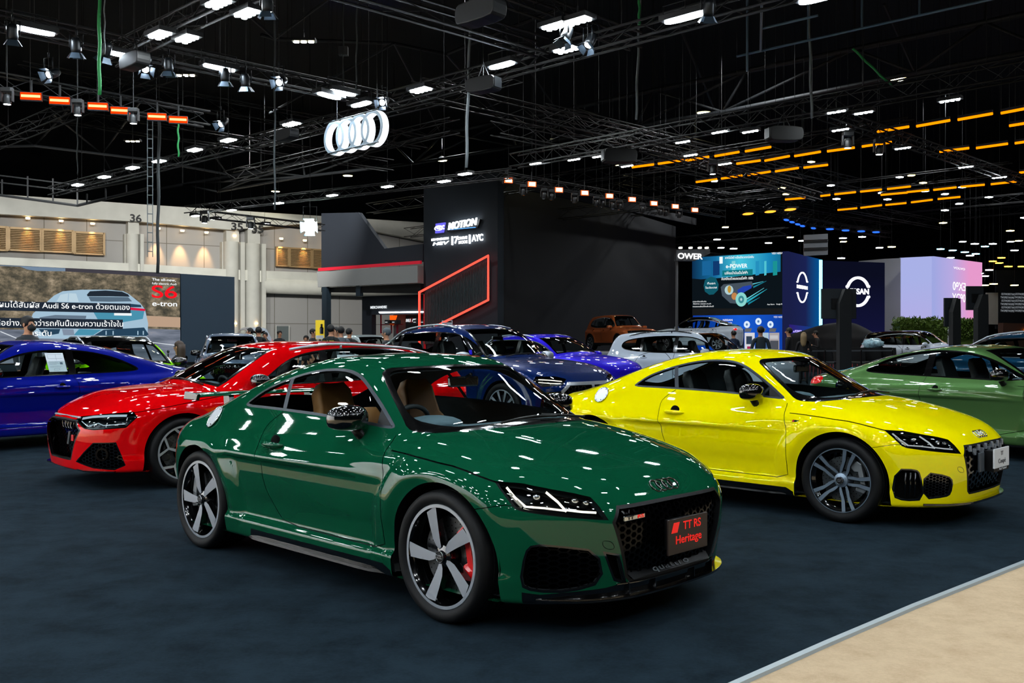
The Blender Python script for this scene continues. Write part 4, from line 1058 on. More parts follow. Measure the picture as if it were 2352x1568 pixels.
# ---- floor
def carpet(name,c1,c2,scale,bump=.4,small=900,dist=.6):
    m=bpy.data.materials.new(name); m.use_nodes=True; nt=m.node_tree; N=nt.nodes.new; L=nt.links.new; b=nt.nodes['Principled BSDF']; b.inputs['Roughness'].default_value=.95; b.inputs['Specular IOR Level'].default_value=.04
    tc=N('ShaderNodeTexCoord'); n1=N('ShaderNodeTexNoise'); n1.inputs['Scale'].default_value=scale; n1.inputs['Detail'].default_value=8; n1.inputs['Roughness'].default_value=.7; n1.inputs['Distortion'].default_value=dist
    n2=N('ShaderNodeTexNoise'); n2.inputs['Scale'].default_value=small; n2.inputs['Detail'].default_value=2; n3=N('ShaderNodeTexNoise'); n3.inputs['Scale'].default_value=60; n3.inputs['Detail'].default_value=6
    mx=N('ShaderNodeMath'); mx.operation='ADD'; m2=N('ShaderNodeMath'); m2.operation='MULTIPLY'; m2.inputs[1].default_value=.45; m3=N('ShaderNodeMath'); m3.operation='ADD'; m4=N('ShaderNodeMath'); m4.operation='MULTIPLY'; m4.inputs[1].default_value=.3
    for n in (n1,n2,n3): L(tc.outputs['Object'],n.inputs['Vector'])
    L(n2.outputs['Fac'],m2.inputs[0]); L(n3.outputs['Fac'],m4.inputs[0]); L(n1.outputs['Fac'],mx.inputs[0]); L(m2.outputs[0],mx.inputs[1]); L(mx.outputs[0],m3.inputs[0]); L(m4.outputs[0],m3.inputs[1])
    r=N('ShaderNodeValToRGB'); r.color_ramp.elements[0].position=.55; r.color_ramp.elements[1].position=1.12 if 0 else 1.0; r.color_ramp.elements[0].color=(*srgb(c1),1); r.color_ramp.elements[1].color=(*srgb(c2),1)
    L(m3.outputs[0],r.inputs[0]); L(r.outputs[0],b.inputs['Base Color']); bp=N('ShaderNodeBump'); bp.inputs['Strength'].default_value=bump; bp.inputs['Distance'].default_value=.004; L(n2.outputs['Fac'],bp.inputs['Height']); L(bp.outputs[0],b.inputs['Normal'])
    return m
DKC=carpet('blue_grey_carpet','#0a1015','#202d36',3.2,.4,900,.15); BGC=carpet('beige_carpet','#b4997a','#d2b998',5.,.6,700,.0)
def build_hall():
    edge=[(-14,15.2),(-.97,2.17),(0.,3.13),(.934,4.05),(1.49,4.59),(2.168,5.229),(3.30,6.25),(4.6,7.35),(9,10.9),(20,19.5)]
    b=MB(); b.add([(x,y,0) for x,y in edge]+[(60,60,0),(60,110,0),(-60,110,0),(-60,61.2,0)],[list(range(len(edge)+4))]); st(b.build('floor',DKC))
    b=MB(); b.add([(-60,-27,-.012),(60,-27,-.012),(60,110,-.012),(-60,110,-.012)],[(0,1,2,3)]); st(b.build('floor_aisle',BGC))
    # aluminium edging along the stand
    e=np.array(edge[:9]); R=[]
    d=np.gradient(e,axis=0); d/=np.linalg.norm(d,axis=1,keepdims=True); n=np.stack([d[:,1],-d[:,0]],1)
    for p,q in zip(e,n): R.append([(*(p-q*.012),.0),(*(p-q*.012),.006),(*(p+q*.018),.004),(*(p+q*.022),-.012)])
    b=MB(); b.loft(R); st(b.build('trim_1',mat('edge_strip','#aab4b8',.45,metal=.3)))
    st(MB().box((0,45,16.6),(130,150,.2)).build('ceiling',mat('roof_black','#0a1016',.9)))
    # concrete side wall of the hall, beyond the LED screen
    W=Plane(0,56,740,67); r=W.root('wall_left'); st(r)
    C1=concrete('pale_concrete','#c4c4bc'); C2=concrete('tiled_panel','#a09f9c',(2.35,2.5)); C3=concrete('white_concrete','#d2d2c8')
    def wp(pts,m,nm,y=0.,th=.05): return W.poly(pts,m,nm,r,y,th)
    L_=-260
    wp([(L_,445-0),(0,449),(300,470),(560,487),(1000,512),(1000,830),(L_,830)],C2,'panel_face',-.3,.1)
    # parapet with rounded top, beam under the niches
    wp([(L_,434),(0,450),(300,471),(560,488),(990,515),(990,560),(740,512),(520,548-18),(320,512),(0,495),(L_,480)],C1,'parapet',.25,.5)
    wp([(L_,590),(0,592),(290,606),(520,620),(740,628),(1000,640),(1000,668),(740,652),(600,650),(520,641),(290,625),(0,612),(L_,606)],C3,'beam',.2,.5)
    q=[W(600,650),W(1000,668)]; u0,z0=W(598,655); u1,z1=W(1000,672)
    b=MB(); b.tube([(u0,-.35,z0),(u1,-.35,(z0+z1)/2)],.55,16); b.build('rounded_soffit',C3,r,smooth=True)
    def column(pa,pb,top,mid,num=None,nx=0,ny=0):
        ua,_=W(pa,700); ub,_=W(pb,700); zt=W(pa,top)[1]; zm=W(pa,mid)[1]; b=MB(); w=(ub-ua)
        b.lathe([(w*.36,0),(w*.36,zm)],28,axis=2,M=Matrix.Translation((ua+w*.4,-.45,0))); b.box((ub-w*.12,-.4,zm/2),(w*.2,.9,zm)); b.box(((ua+ub)/2,0,zm/2),(w,.6,zm)); b.box((ua+w*.48,-.1,(zm+zt)/2),(w*.62,.7,zt-zm)); o=b.build('column',C1,r,ang=40)
        if num: W.text(nx,ny,17,num,mat('numeral_black','#16191b',.6),r,'bay_number',y=.78,ext=.02,bold=.022,w=26)
    column(284,324,482,538,'36',305,505); column(507,554,505,556,'35',536,524); column(556,602,508,560,'35',583,529)
    LOUV=mat('louver_slat','#a58a62',.5,metal=.2)
    def louvre(x0,x1,yt,yb):
        (u0,zt),(u1,_)=W(x0,yt),W(x1,yt); zb=W(x0,yb)[1]; b=MB(); n=13
        for k in range(n): z=zb+(zt-zb)*(k+.5)/n; b.add([(u0,-.02,z-.02),(u1,-.02,z-.02),(u1,-.16,z+.07),(u0,-.16,z+.07),(u0,-.02,z+.01),(u1,-.02,z+.01),(u1,-.16,z+.10),(u0,-.16,z+.10)],[(0,1,2,3),(4,7,6,5),(0,4,5,1),(3,2,6,7),(0,3,7,4),(1,5,6,2)])
        for u in (u0,u1): b.box((u,-.1,(zt+zb)/2),(.12,.2,zt-zb+.1))
        for z in (zb,zt): b.box(((u0+u1)/2,-.1,z),(u1-u0,.2,.1))
        b.build('louver',LOUV,r); c=MB(); c.box(((u0+u1)/2,-.01,(zt+zb)/2),(u1-u0,.02,zt-zb)); c.build('louver_recess',SATBLK,r)
    louvre(20,93,523,574); louvre(97,166,527,577); louvre(171,238,533,582); louvre(-130,-60,510,570); louvre(-56,15,518,572)
    louvre(634,661,568,610); louvre(664,713,570,612); louvre(716,765,573,615)
    # niche spots: real lamps set under the beam, washing the panels
    warm=glow('niche_lamp','#ffd090',9)
    for px,py in [(-70,497),(62,505),(138,511),(210,517),(360,528),(415,533),(470,537),(534,545),(641,551),(695,555),(748,558)]+[(641,658),(695,660),(748,663),(800,666)]:
        u,z=W(px,py); b=MB(); b.lathe([(0,0),(.11,0),(.13,.1)],14,axis=2,M=Matrix.Translation((u,-.42,z))); b.build('niche_lamp',warm,r)
        l=bpy.data.lights.new('niche_light','SPOT'); l.energy=420; l.color=(1,.55,.22); l.spot_size=.75; l.spot_blend=.8; l.shadow_soft_size=.1; o=link(bpy.data.objects.new('niche_light',l),r); o.location=(u,-.38,z-.12); o.rotation_euler=(.30,0,0)
    for px in (530,578): 
        u,z=W(px,745); b=MB(); b.lathe([(0,0),(.1,0),(.1,.1)],12,axis=2,M=Matrix.Translation((u,-.95,z))); b.build('niche_lamp',warm,r)
    d=W.root('door_1'); st(d); W.poly([(634,749),(662,749),(662,800),(634,800)],mat('door_grey','#5b6464',.6),'door_leaf',d,.02,.04); W.poly([(632,747),(634,747),(634,800),(632,800)],C1,'door_frame',d,.02,.08); W.poly([(662,747),(664,747),(664,800),(662,800)],C1,'door_frame',d,.02,.08)
    # back, right and rear walls of the hall, mostly lost in the dark
    DK=mat('far_wall_dark','#0c1319',.8)
    for nm,c,dd in (('wall_back',(10,118,8),(140,.3,17)),('wall_right',(62,45,8),(.3,150,17)),('wall_far_left',(-62,40,8),(.3,150,17))): st(MB().box(c,dd).build(nm,DK))
    b=MB(); b.box((0,-28,8),(130,.3,17)); st(b.build('wall_rear',DK)); b=MB(); b.box((0,-27.7,2.6),(120,.2,1.6)); st(b.build('trim_2',concrete('rear_light_wall','#c4c6c0')))
    b=MB(); b.box((-16,5,2.1),(.3,20,4.2)); b.box((-15.8,5,.3),(.2,20,.6)); o=b.build('neighbour_stand_wall',mat('neighbour_white','#d9dde0',.6)); tag(o,'long pale wall of a neighbouring stand outside the picture at left','wall')
    # ---- LED screen with the advert
    P=Plane(-160,26.6,415,31.7); s=P.root('led_screen'); tag(s,'big LED screen showing a blue car on a desert road with Thai captions','screen')
    P.poly([(-160,600),(415,628),(415,830),(-160,841)],SATBLK,'screen_casing',s,-.3,.28)
    yb=[0]
    def sp(pts,m,nm): 
        yb[0]+=.004; return P.poly(pts,m,nm,s,yb[0],.003)
    k=5.6
    def z(pts): return [(x/k,600+y/k) for x,y in pts]
    sp([(-155,602.5),(413,630),(413,828),(-155,838)],gnoise('scrub_hillside',[(.30,'#2c2f30'),(.46,'#5c5648'),(.58,'#8a7d68'),(.72,'#c0ae94')],2.6,.9,(1,1,1.5),10,.68),'hillside_picture')
    sp(z([(-870,20),(840,88),(840,128),(480,124),(350,105),(240,60),(-870,30)]),glow('screen_sky','#7f95ad',.8),'sky_picture'); sp(z([(840,88),(2315,165),(2315,215),(1900,190),(1200,150),(840,130)]),glow('screen_dusk','#4a4750',.8),'cloud_picture')
    sp(z([(1700,690),(2315,720),(2315,850),(1600,830)]),glow('screen_sand','#c7a88e',.85),'sand_picture')
    sp(z([(-870,860),(400,880),(1500,850),(2315,880),(2315,1270),(-870,1330)]),gnoise('screen_road',[(.35,'#5b6472'),(.6,'#8c93a3'),(.75,'#a9a3a2')],1.5,.85,(.4,1,3)),'road_picture')
    sp(z([(1750,1012),(2315,1082),(2315,1092),(1750,1020)]),glow('screen_line','#dfe6ee',.9),'road_line'); sp(z([(0,895),(250,1000),(240,1008),(0,908)]),glow('screen_line','#dfe6ee',.9),'road_line')
    LB=glow('screen_car_pale','#a9c7dc',.9); MB_=glow('screen_car_blue','#4f9bb8',.85); DB=glow('screen_car_shade','#2b4a63',.8); DG=glow('screen_car_dark','#27313d',.8)
    sp(z([(400,720),(420,670),(600,520),(690,440),(800,385),(1040,365),(1400,365),(1580,385),(1650,420),(1800,540),(1860,620),(1900,800),(1890,960),(1780,975),(1740,1040),(1650,970),(1200,950),(950,1000),(500,990),(430,900)]),LB,'car_picture')
    sp(z([(1200,660),(1230,600),(1660,600),(1850,640),(1830,740),(1560,785),(1250,745)]),MB_,'car_picture'); sp(z([(1010,870),(1300,880),(1190,950),(940,950)]),MB_,'car_picture')
    sp(z([(1110,430),(1150,385),(1350,375),(1560,390),(1640,425),(1660,455),(1400,450),(1120,450)]),DG,'car_picture'); sp(z([(1130,455),(1640,460),(1690,515),(1400,520),(1160,515)]),glow('screen_car_glass','#5d7386',.85),'car_picture')
    sp(z([(720,515),(770,430),(870,410),(860,520)]),glow('screen_car_window','#c3dbe8',.9),'car_picture'); sp(z([(880,410),(970,415),(1005,525),(870,520)]),glow('screen_car_window','#c3dbe8',.9),'car_picture')
    sp(z([(1660,545),(1800,560),(1810,590),(1660,590)]),DB,'car_picture'); sp(z([(1660,592),(1855,612),(1855,640),(1660,625)]),glow('screen_red','#d01840',1.1),'car_picture')
    sp(z([(500,720),(700,690),(1100,700),(1090,740),(500,735)]),glow('screen_car_side','#6f8296',.8),'car_picture')
    sp(z([(1200,950),(1320,880),(1840,850),(1900,940),(1870,960),(1340,955)]),DB,'car_picture'); sp(z([(1290,960),(1780,975),(1740,1040),(1640,1010)]),DG,'car_picture')
    for x in (1350,1440,1757,1826): sp(z([(x-6,895),(x+8,895),(x+8,945),(x-6,945)]),LB,'car_picture')
    sp(z([(480,870),(760,870),(740,930),(560,960)]),DB,'car_picture'); sp(z([(780,870),(930,875),(940,950),(800,950)]),glow('screen_wheel','#8d9db3',.8),'car_picture')
    sp(z([(1450,665),(1675,668),(1675,700),(1450,696)]),glow('screen_white','#eef3f6',1.),'plate_picture'); 
    CAP=glow('caption_bar','#252f3d',.8); WT=glow('caption_white','#f4f7f8',1.1)
    sp(z([(-870,500),(1660,545),(1660,668),(-870,615)]),CAP,'caption_bar'); sp(z([(-870,712),(1560,750),(1560,872),(-870,845)]),CAP,'caption_bar')
    y_=yb[0]+.006
    P.text(0+145,600+578/k,12.5,'ที่ผมได้สัมผัส Audi S6 e-tron ด้วยตนเอง',WT,s,'caption',y=y_,w=285,ext=.002,bold=.006); P.text(137,600+803/k,12.5,'ได้อย่างมั่นใจว่ารถคันนี้มอบความเร้าใจใน',WT,s,'caption',y=y_,w=274,ext=.002,bold=.006); P.text(90,766,12,'กระดับ',WT,s,'caption',y=y_,w=50,ext=.002,bold=.012)
    P.text(373,643,6,'The all-new,',WT,s,'caption',y=y_,w=54,ext=.002,bold=.008); P.text(374,652,5,'fully electric Audi',WT,s,'caption',y=y_,w=55,ext=.002); P.text(374,672,29,'S6',ggrad('screen_orange_red','#d0101c','#ff5a20',2.1,2.6,1.5,1),s,'caption',y=y_,w=57,ext=.002,bold=.01); P.text(375,698,12,'e-tron',WT,s,'caption',y=y_,w=56,ext=.002,bold=.012)
    Q=Plane(415,31.7,538,33.4); s=Q.root('partition_wall'); tag(s,'plain dark slate partition standing right of the LED screen','partition'); Q.poly([(415.5,628.5),(538,636),(538,835),(415.5,835)],mat('slate_panel','#2b3f50',.7),'panel',s,-.3,.32); Q.poly([(415.5,831),(538,831),(538,838),(415.5,838)],SATBLK,'plinth',s,.03,.02)
    # ---- black motor stand with tower
    NVY=mat('charcoal_fascia','#151c26',.8); NV2=mat('charcoal_tower','#1b242d',.8); RDS=glow('red_neon','#ff3c2e',3.2); RBAND=mat('red_band','#c01c30',.45,emit='#c01c30',es=.25); GRB=mat('grey_band','#8c8d8b',.7)
    A_=Plane(740,53,973,47.5); s=A_.root('exhibition_stand'); tag(s,'charcoal two-storey stand with merchandise shop, red band and open top floor','stand')
    A_.poly([(740,490),(825,488),(885,571),(973,560),(973,600),(740,616)],NVY,'upper_fascia',s,-.2,.25); A_.poly([(738,616),(973,599),(973,606),(738,623)],RBAND,'red_band',s,.12,.1)
    A_.poly([(742,625),(973,611),(973,650),(744,660)],GRB,'grey_band',s,.0,.4); A_.poly([(745,661),(973,651),(973,674),(745,671)],SATBLK,'beam',s,-.1,.3)
    for x in (753,): A_.poly([(x,660),(x+11,660),(x+11,835),(x,835)],mat('dark_post','#1a2a35',.6),'post',s,.1,.3)
    A_.poly([(826,657),(836,657),(836,680),(826,680)],mat('dark_post','#1a2a35',.6),'post',s,.05,.2)
    A_.poly([(811,680),(973,674),(973,715),(960,716),(960,720),(850,722),(832,722),(811,722)],NVY,'shop_front',s,-.9,.3); A_.poly([(811,722),(833,722),(833,835),(811,835)],NVY,'shop_front',s,-.9,.3); A_.poly([(957,716),(973,716),(973,835),(957,835)],NVY,'shop_front',s,-.9,.3)
    A_.poly([(833,716),(957,716),(957,835),(833,835)],mat('shop_back','#77808a',.7),'shop_back_wall',s,-2.2,.1)
    A_.poly([(851,715.5),(956,714),(956,717),(853,718.5)],glow('shop_tube','#f4fbff',6),'shop_light',s,-.6,.06); A_.text(850.5,705,6.2,'MERCHANDISE',glow('sign_white_soft','#e8eef2',1.0),s,'shop_sign',y=-.55,w=38,bold=.006)
    A_.poly([(959,723),(972,723),(972,790),(959,790)],WHT,'notice_board',s,-.55,.05)
    A_.poly([(846,723),(862,723),(854,746),(846,746)],glow('orange_poster','#ff5a10',1.2),'poster',s,-1.5,.05); A_.poly([(886,723),(913,723),(913,760),(886,760)],mat('poster_black','#1b1c20',.6),'poster',s,-1.4,.05); A_.text(899,735,7.5,'RALLI   ART',glow('sign_white_soft','#e8eef2',1.0),s,'poster_title',y=-1.3,w=23,shear=.2); A_.poly([(896,728),(903,728),(903,740),(896,740)],mat('poster_red','#a01818',.5),'poster_mark',s,-1.34,.02)
    RB=mat('shop_rack_red','#8f1530',.4)
    for pts in ([(834,722),(836,722),(836,765),(834,765)],[(858,745),(860,745),(860,765),(858,765)],[(834,744),(885,743),(885,745),(834,746)],[(871,745),(874,745),(874,765),(871,765)]): A_.poly(pts,RB,'rack_bar',s,-1.2,.05)
    for x in (856,872,921,938,): 
        A_.poly([(x,734),(x+11,734),(x+11,743),(x,743)],mat('goods_black','#15161a',.6),'shop_box',s,-1.1,.3); A_.text(x+4.5,739,2.4,'oo',glow('sign_white_soft','#e8eef2',1.),s,'box_mark',y=-.78,w=5)
    for x in (928,944): A_.poly([(x,722),(x+1.2,722),(x+1.2,745),(x,745)],SATBLK,'rack_bar',s,-1.6,.05)
    T=Plane(973,47.5,1143,44.); s=T.root('stand_tower'); tag(s,'tall dark tower of the stand with lit white lettering and red neon outline','tower')
    T.poly([(973,425),(1143,395),(1143,840),(973,840)],NV2,'tower_face',s,-.4,.4)
    LW=glow('led_letter','#f6fbff',5.5); T.text(1068,516,16,'MOTION',LW,s,'lit_letters',y=.2,w=68,shear=.25,bold=.012,ext=.03,rot=-.045)
    T.poly([(1004,514),(1025,511),(1021,534),(1003,536)],glow('violet_block','#5a55c8',1.6),'violet_block',s,.02,.08); T.text(1013,523,15,'e',LW,s,'lit_letters',y=.2,w=17,bold=.03,ext=.03,shear=.15); T.text(1026,521,13,':',LW,s,'lit_letters',y=.2,bold=.02,ext=.03)
    T.poly([(1032,524),(1098,518),(1104,503),(1107,504),(1101,524),(1030,532)],SATBLK,'letter_box',s,.02,.1); T.poly([(1034,527.5),(1097,522),(1097,523.2),(1034,528.6)],glow('blue_line','#4a8cff',3),'blue_line',s,.13,.02)
    T.text(1014,549.5,5,'NEW GENERATION',LW,s,'lit_letters',y=.1,w=40,bold=.012); T.text(1014,559.5,7,'HEV',LW,s,'lit_letters',y=.1,w=38,shear=.2,bold=.02)
    for x in (1041.5,1081.5): T.poly([(x-1,543-(x-1041)*.09),(x+1.2,543-(x-1041)*.09),(x+1.2,563-(x-1041)*.09),(x-1,563-(x-1041)*.09)],LW,'lit_bar',s,.05,.06)
    T.text(1051,552,16,'7',LW,s,'lit_letters',y=.1,w=9,bold=.02); T.text(1066,547,6.5,'DRIVE',LW,s,'lit_letters',y=.1,w=21,bold=.014); T.text(1067,556.5,6.5,'MODE',LW,s,'lit_letters',y=.1,w=20,bold=.014); T.text(1100.5,547,15,'AYC',LW,s,'lit_letters',y=.1,w=26,bold=.02)
    # ribbed panel and neon frame
    sl=mat('rib_slat','#2c4044',.6); n=44
    for x in [978+3.4*i for i in range(n)]:
        yt=672-(x-973)*(672-588)/(1130-973)+6; ybm=min(840,(740-(x-1030)*(740-690)/(1130-1030)) if x>1000 else 790)
        T.poly([(x,yt),(x+2.,yt-1),(x+2.,ybm),(x,ybm)],sl,'rib_slat',s,.02,.08)
    fr=[(973,672),(1132,588),(1132,689),(1030,740),(1002,756)]; pts=[(lambda q:(q[0],-.3,q[1]))(T(*p)) for p in fr]
    b=MB(); b.tube(pts,.055,8); b.build('neon_frame',RDS,s,smooth=True); b=MB(); u,z_=T(974,672); b.tube([(u,-.3,z_),(u,-.3,.6)],.055,8); b.build('neon_frame',RDS,s)
    T.poly([(975,676),(980,674),(980,840),(975,840)],mat('red_reveal','#b01028',.5),'red_reveal',s,.02,.04)
    l=bpy.data.lights.new('blue_spot','SPOT'); l.energy=260; l.color=(.03,.1,1); l.spot_size=.5; l.spot_blend=1; o=link(bpy.data.objects.new('blue_spot',l),s); u,z_=T(1018,503); o.location=(u,-.9,z_+.2); o.rotation_euler=(-math.pi+.42,0,0)
    Rw=Plane(1143,44.2,1552,62); s=Rw.root('stand_backdrop'); tag(s,'wide matte black backdrop right of the tower behind the copper SUV','backdrop'); Rw.poly([(1143,395),(1552,520),(1552,830),(1143,850)],mat('matte_black_wall','#090b0f',.75),'backdrop_panel',s,-.3,.3)
    Rw.poly([(1160,412),(1300,448),(1552,505),(1552,520),(1143,440)],mat('matte_black_wall','#090b0f',.75),'header_panel',s,1.2,.2)
    # stage with red stripes for the copper SUV
    g=at_d(1290,807,41); b=MB(); b.box((0,0,.45),(11.,6,.9)); sg=b.build('stage',mat('stage_grey','#85898e',.6)); sg.location=(6.6,43.5,0); sg.rotation_euler=(0,0,.62); tag(sg,'low grey stage with red neon stripes carrying the copper SUV','stage')
    for zz in (.72,.42,.12): b=MB(); b.box((0,-3.03,zz),(10.9,.05,.09)); o=b.build('neon_stripe',glow('red_stripe','#ff3a3a',1.6),sg)
    # ---- blue stand with screens
    B1=Plane(1590,52,1808,50); s=B1.root('video_wall'); tag(s,'teal video wall showing a bare car chassis with speed lines','screen')
    B1.poly([(1590,590),(1808,577),(1808,722),(1590,724)],mat('screen_casing_black','#0a0b0d',.5),'screen_casing',s,-.2,.2); yb[0]=0
    kk=6.03
    def zz_(pts): return [(1540+x/kk,560+y/kk) for x,y in pts]
    def s1(pts,m,nm='chassis_picture'): yb[0]+=.005; return B1.poly(zz_(pts),m,nm,s,yb[0],.004)
    s1([(300,170),(1612,105),(1612,890),(300,895)],glow('screen_near_black','#0d151b',.9)); s1([(300,190),(1525,115),(1525,385),(700,470),(420,490),(300,480)],ggrad('teal_city','#0c3f6a','#36b8d0',0,5,1.,0,[(0,'#0b2c4c'),(.25,'#16699c'),(.5,'#45c4dc'),(.8,'#1a86b8'),(1,'#0f5870')]),'city_picture')
    for x0,x1,c in ((440,560,'#1d6ea8'),(590,680,'#123f78'),(850,900,'#8fe6f0'),(1180,1230,'#2a9ed0'),(1300,1330,'#5ad6e6'),(1420,1480,'#1fa0a0')): s1([(x0,240),(x1,235),(x1,430),(x0,440)],glow('city_'+c[1:],c,.8))
    s1([(680,180),(725,178),(725,272),(680,274)],glow('pump_white','#e8f8fa',1.1)); W1=glow('caption_white','#f4f7f8',1.1)
    s1([(720,370),(1140,350),(1140,435),(720,450)],glow('teal_bar','#127a86',.9))
    s1([(560+0,455),(630,470),(670,560),(660,640),(600,700),(540,705),(480,660),(462,580),(480,500)],glow('teal_disc','#135a6a',.9))
    for (x0,y0,x1,y1,w,c) in ((1060,800,1340,625,18,'#30b4c8'),(1050,770,1300,610,10,'#70e0ea'),(1150,600,1330,515,12,'#1c8aa0'),(1080,830,1240,740,14,'#1c8aa0'),(1130,560,1290,520,8,'#60d0e0')): s1([(x0,y0-w),(x1,y1-2),(x1,y1+2),(x0,y0+w)],glow('streak_'+c[1:],c,.9))
    def disc(cx,cy,rx,ry,m): s1([(cx+rx*math.cos(a),cy+ry*math.sin(a)) for a in np.linspace(0,2*math.pi,28,endpoint=False)],m)
    s1([(700,600),(740,560),(960,540),(1130,520),(1150,580),(1000,690),(930,830),(830,820),(720,720)],glow('chassis_grey','#4d5a66',.8)); disc(815,640,60,65,glow('chassis_pale','#b8d8dc',.9)); disc(820,630,25,50,glow('engine_brass','#c79a3c',.9)); disc(890,725,40,50,glow('engine_copper','#c88850',.9)); s1([(930,640),(1010,590),(1120,570),(1130,610),(1010,680),(940,680)],glow('battery_blue','#2344b4',.9)); disc(985,770,78,98,glow('wheel_mint','#8fdcd6',.9)); disc(985,770,40,52,glow('wheel_teal','#3f8f98',.9)); disc(985,770,14,20,glow('chassis_pale','#b8d8dc',.9))
    y_=yb[0]+.01
    def t1(x,y,h,b_,w,bold=.01): B1.text(1540+x/kk,560+y/kk,h,b_,W1,s,'caption',y=y_,w=w/kk,ext=.002,bold=bold)
    t1(960,190,5,'เทคโนโลยี หนึ่งเดียวจากนิสสัน',400); t1(920,310,9,'e-POWER',300,.02); t1(915,405,6,'เปลี่ยนน้ำมันเป็นไฟฟ้า',320); t1(930,482,6,'ขับเคลื่อนด้วยมอเตอร์ไฟฟ้า 100%',445); t1(572,550,4.5,'ที่แรก',110); t1(572,608,4.5,'ในประเทศ',160); t1(1495,133,4.5,'YES! NISSAN',180); t1(410,800,3,'รายละเอียดเพิ่มเติม',190,.004); t1(445,830,3,'ติดตาม nissan.co.th',250,.004); t1(460,868,3,'ทดลองขับได้แล้ววันนี้',290,.004); t1(1395,838,3,'App Store',100,.004); t1(1520,835,3,'Google Play',100,.004)
    s=B1.root('blue_banner'); tag(s,'bright blue information banner below the teal video wall','banner'); B1.poly([(1590,724),(1808,722),(1808,835),(1590,835)],mat('grey_fascia','#30363a',.7),'fascia',s,-.25,.2); B1.poly([(1592,724.5),(1808,722),(1808,830),(1592,830)],ggrad('blue_banner','#0b3fb0','#1560e0',0,5,.85,0,[(0,'#0a3aa6'),(.5,'#1a62e0'),(1,'#1040a8')]),'banner_face',s,.02,.02)
    for cx,cy in ((1716,745),(1742.5,738),(1770,745)): B1.poly([(cx+7*math.cos(a),cy+8*math.sin(a)) for a in np.linspace(0,6.283,22,endpoint=False)],glow('badge_white','#cfe0f4',1.1),'round_badge',s,.05,.02); B1.poly([(cx+2.5*math.cos(a),cy+3*math.sin(a)) for a in np.linspace(0,6.283,12,endpoint=False)],glow('badge_blue','#5f86b8',.9),'badge_mark',s,.075,.02)
    B1.text(1791,728,4.2,'YES! NISSAN',W1,s,'caption',y=.06,w=28,ext=.002); B1.text(1672,735,4.6,'NISSAN',W1,s,'caption',y=.06,w=22,ext=.002,bold=.01); B1.text(1674,742,3.4,'e-POWER',W1,s,'caption',y=.06,w=16,ext=.002)
    B1.poly([(1664,756),(1712,756),(1712,830),(1664,830)],mat('kiosk_dark','#2b3340',.6),'kiosk',s,.3,.2)
    for x0,c in ((1716,'#e8e8f0'),(1748,'#bcd4e4'),(1772,'#b9b2b4')): B1.poly([(x0,764),(x0+22,764),(x0+22,830),(x0,830)],glow('kiosk_'+c[1:],c,.8),'kiosk_screen',s,.6,.1); B1.poly([(x0+1,754),(x0+16,754),(x0+13,762),(x0-1,762)],WHT,'kiosk_flag',s,.6,.05)
    for x0,y0,x1,y1,c in ((1720,772,1733,790,'#3a4a60'),(1722,795,1736,806,'#c03060'),(1750,785,1768,800,'#4a6a9a'),(1774,770,1792,778,'#e0e0e4'),(1774,782,1793,808,'#5a5e68')): B1.poly([(x0,y0),(x1,y0),(x1,y1),(x0,y1)],glow('kp_'+c[1:],c,.7),'kiosk_picture',s,.72,.02)
    C_=Plane(1810,49.6,1885,55.4); s=C_.root('navy_pylon'); tag(s,'tall navy pylon with narrow white oval logo left of the cyan tube','pylon'); C_.poly([(1808,577),(1868,592),(1885,596),(1885,835),(1808,835)],ggrad('navy_to_blue','#2a2f66','#0a5ab0',0,6,.55,0,[(0,'#242a5c'),(.55,'#252f6a'),(1,'#0868b8')]),'pylon_face',s,-.25,.3)
    C_.poly([(1810,745),(1872,752),(1872,830),(1810,830)],ggrad('pylon_low','#3a2890','#0a50a8',0,5,.6,0),'pylon_base',s,.06,.05); C_.text(1823,761,6,'e-POWER',glow('caption_lilac','#b8a8ff',1.1),s,'caption',y=.2,w=19)
    def logo(Pl,s,cx,cy,rx,ry,w,ht,y,lw):
        for k in (1,-1):
            pts=[Pl(cx+rx*math.cos(a),cy-k*ry*math.sin(a)) for a in np.linspace(.38,math.pi-.38,22)]; e0=Pl(cx+rx*math.cos(.38)+rx*.12,cy-k*ry*math.sin(.38)); e1=Pl(cx-rx*math.cos(.38)-rx*.12,cy-k*ry*math.sin(.38))
            b=MB(); b.tube([(u,-y,z) for u,z in [e0]+pts+[e1]],lw,6); b.build('logo_arc',LWS,s,smooth=True)
        Pl.text(cx,cy,ht,'NISSAN',LWS,s,'logo_word',y=y,w=w,bold=.02,ext=.02)
    LWS=glow('logo_white','#f4f4ff',1.6); logo(C_,s,1837.5,660,11.5,34,23,8,.12,.045)
    b=MB(); p=at_d(1885,597,52); q=at_d(1885,765,52); b.tube([p,q],.09,8); o=b.build('light_tube',glow('cyan_tube','#7fe8ff',3.5)); tag(o,'vertical cyan light tube between the two navy logo panels','light tube')
    D_=Plane(1885,53,2032,54.5); s=D_.root('logo_panel'); tag(s,'broad navy panel with large white ring logo behind the television stand','panel'); D_.poly([(1887,598),(2032,603),(2032,835),(1887,835)],ggrad('navy_panel','#3a2a90','#14162f',0.,5.,.5,2,[(0,'#3a2a90'),(.4,'#1b1d4a'),(1,'#13162e')]),'panel_face',s,-.2,.2); logo(D_,s,1967,670,25,32,50,13,.12,.085)
    for nm,pa,da,pb,db,pts,m,lab in (('grey_curtain',2030,58,2070,58,[(2030,594),(2070,592),(2070,770),(2030,770)],mat('curtain_beige','#a7a49e',.8),'pale grey fabric wall between the navy panel and the lilac screen'),):
        X=Plane(pa,da,pb,db); s=X.root('fabric_wall'); tag(s,lab,'fabric wall'); X.poly([(1975,599),(2032,594),(2070,592),(2070,775),(1975,775)],m,'fabric',s,-.2,.1)
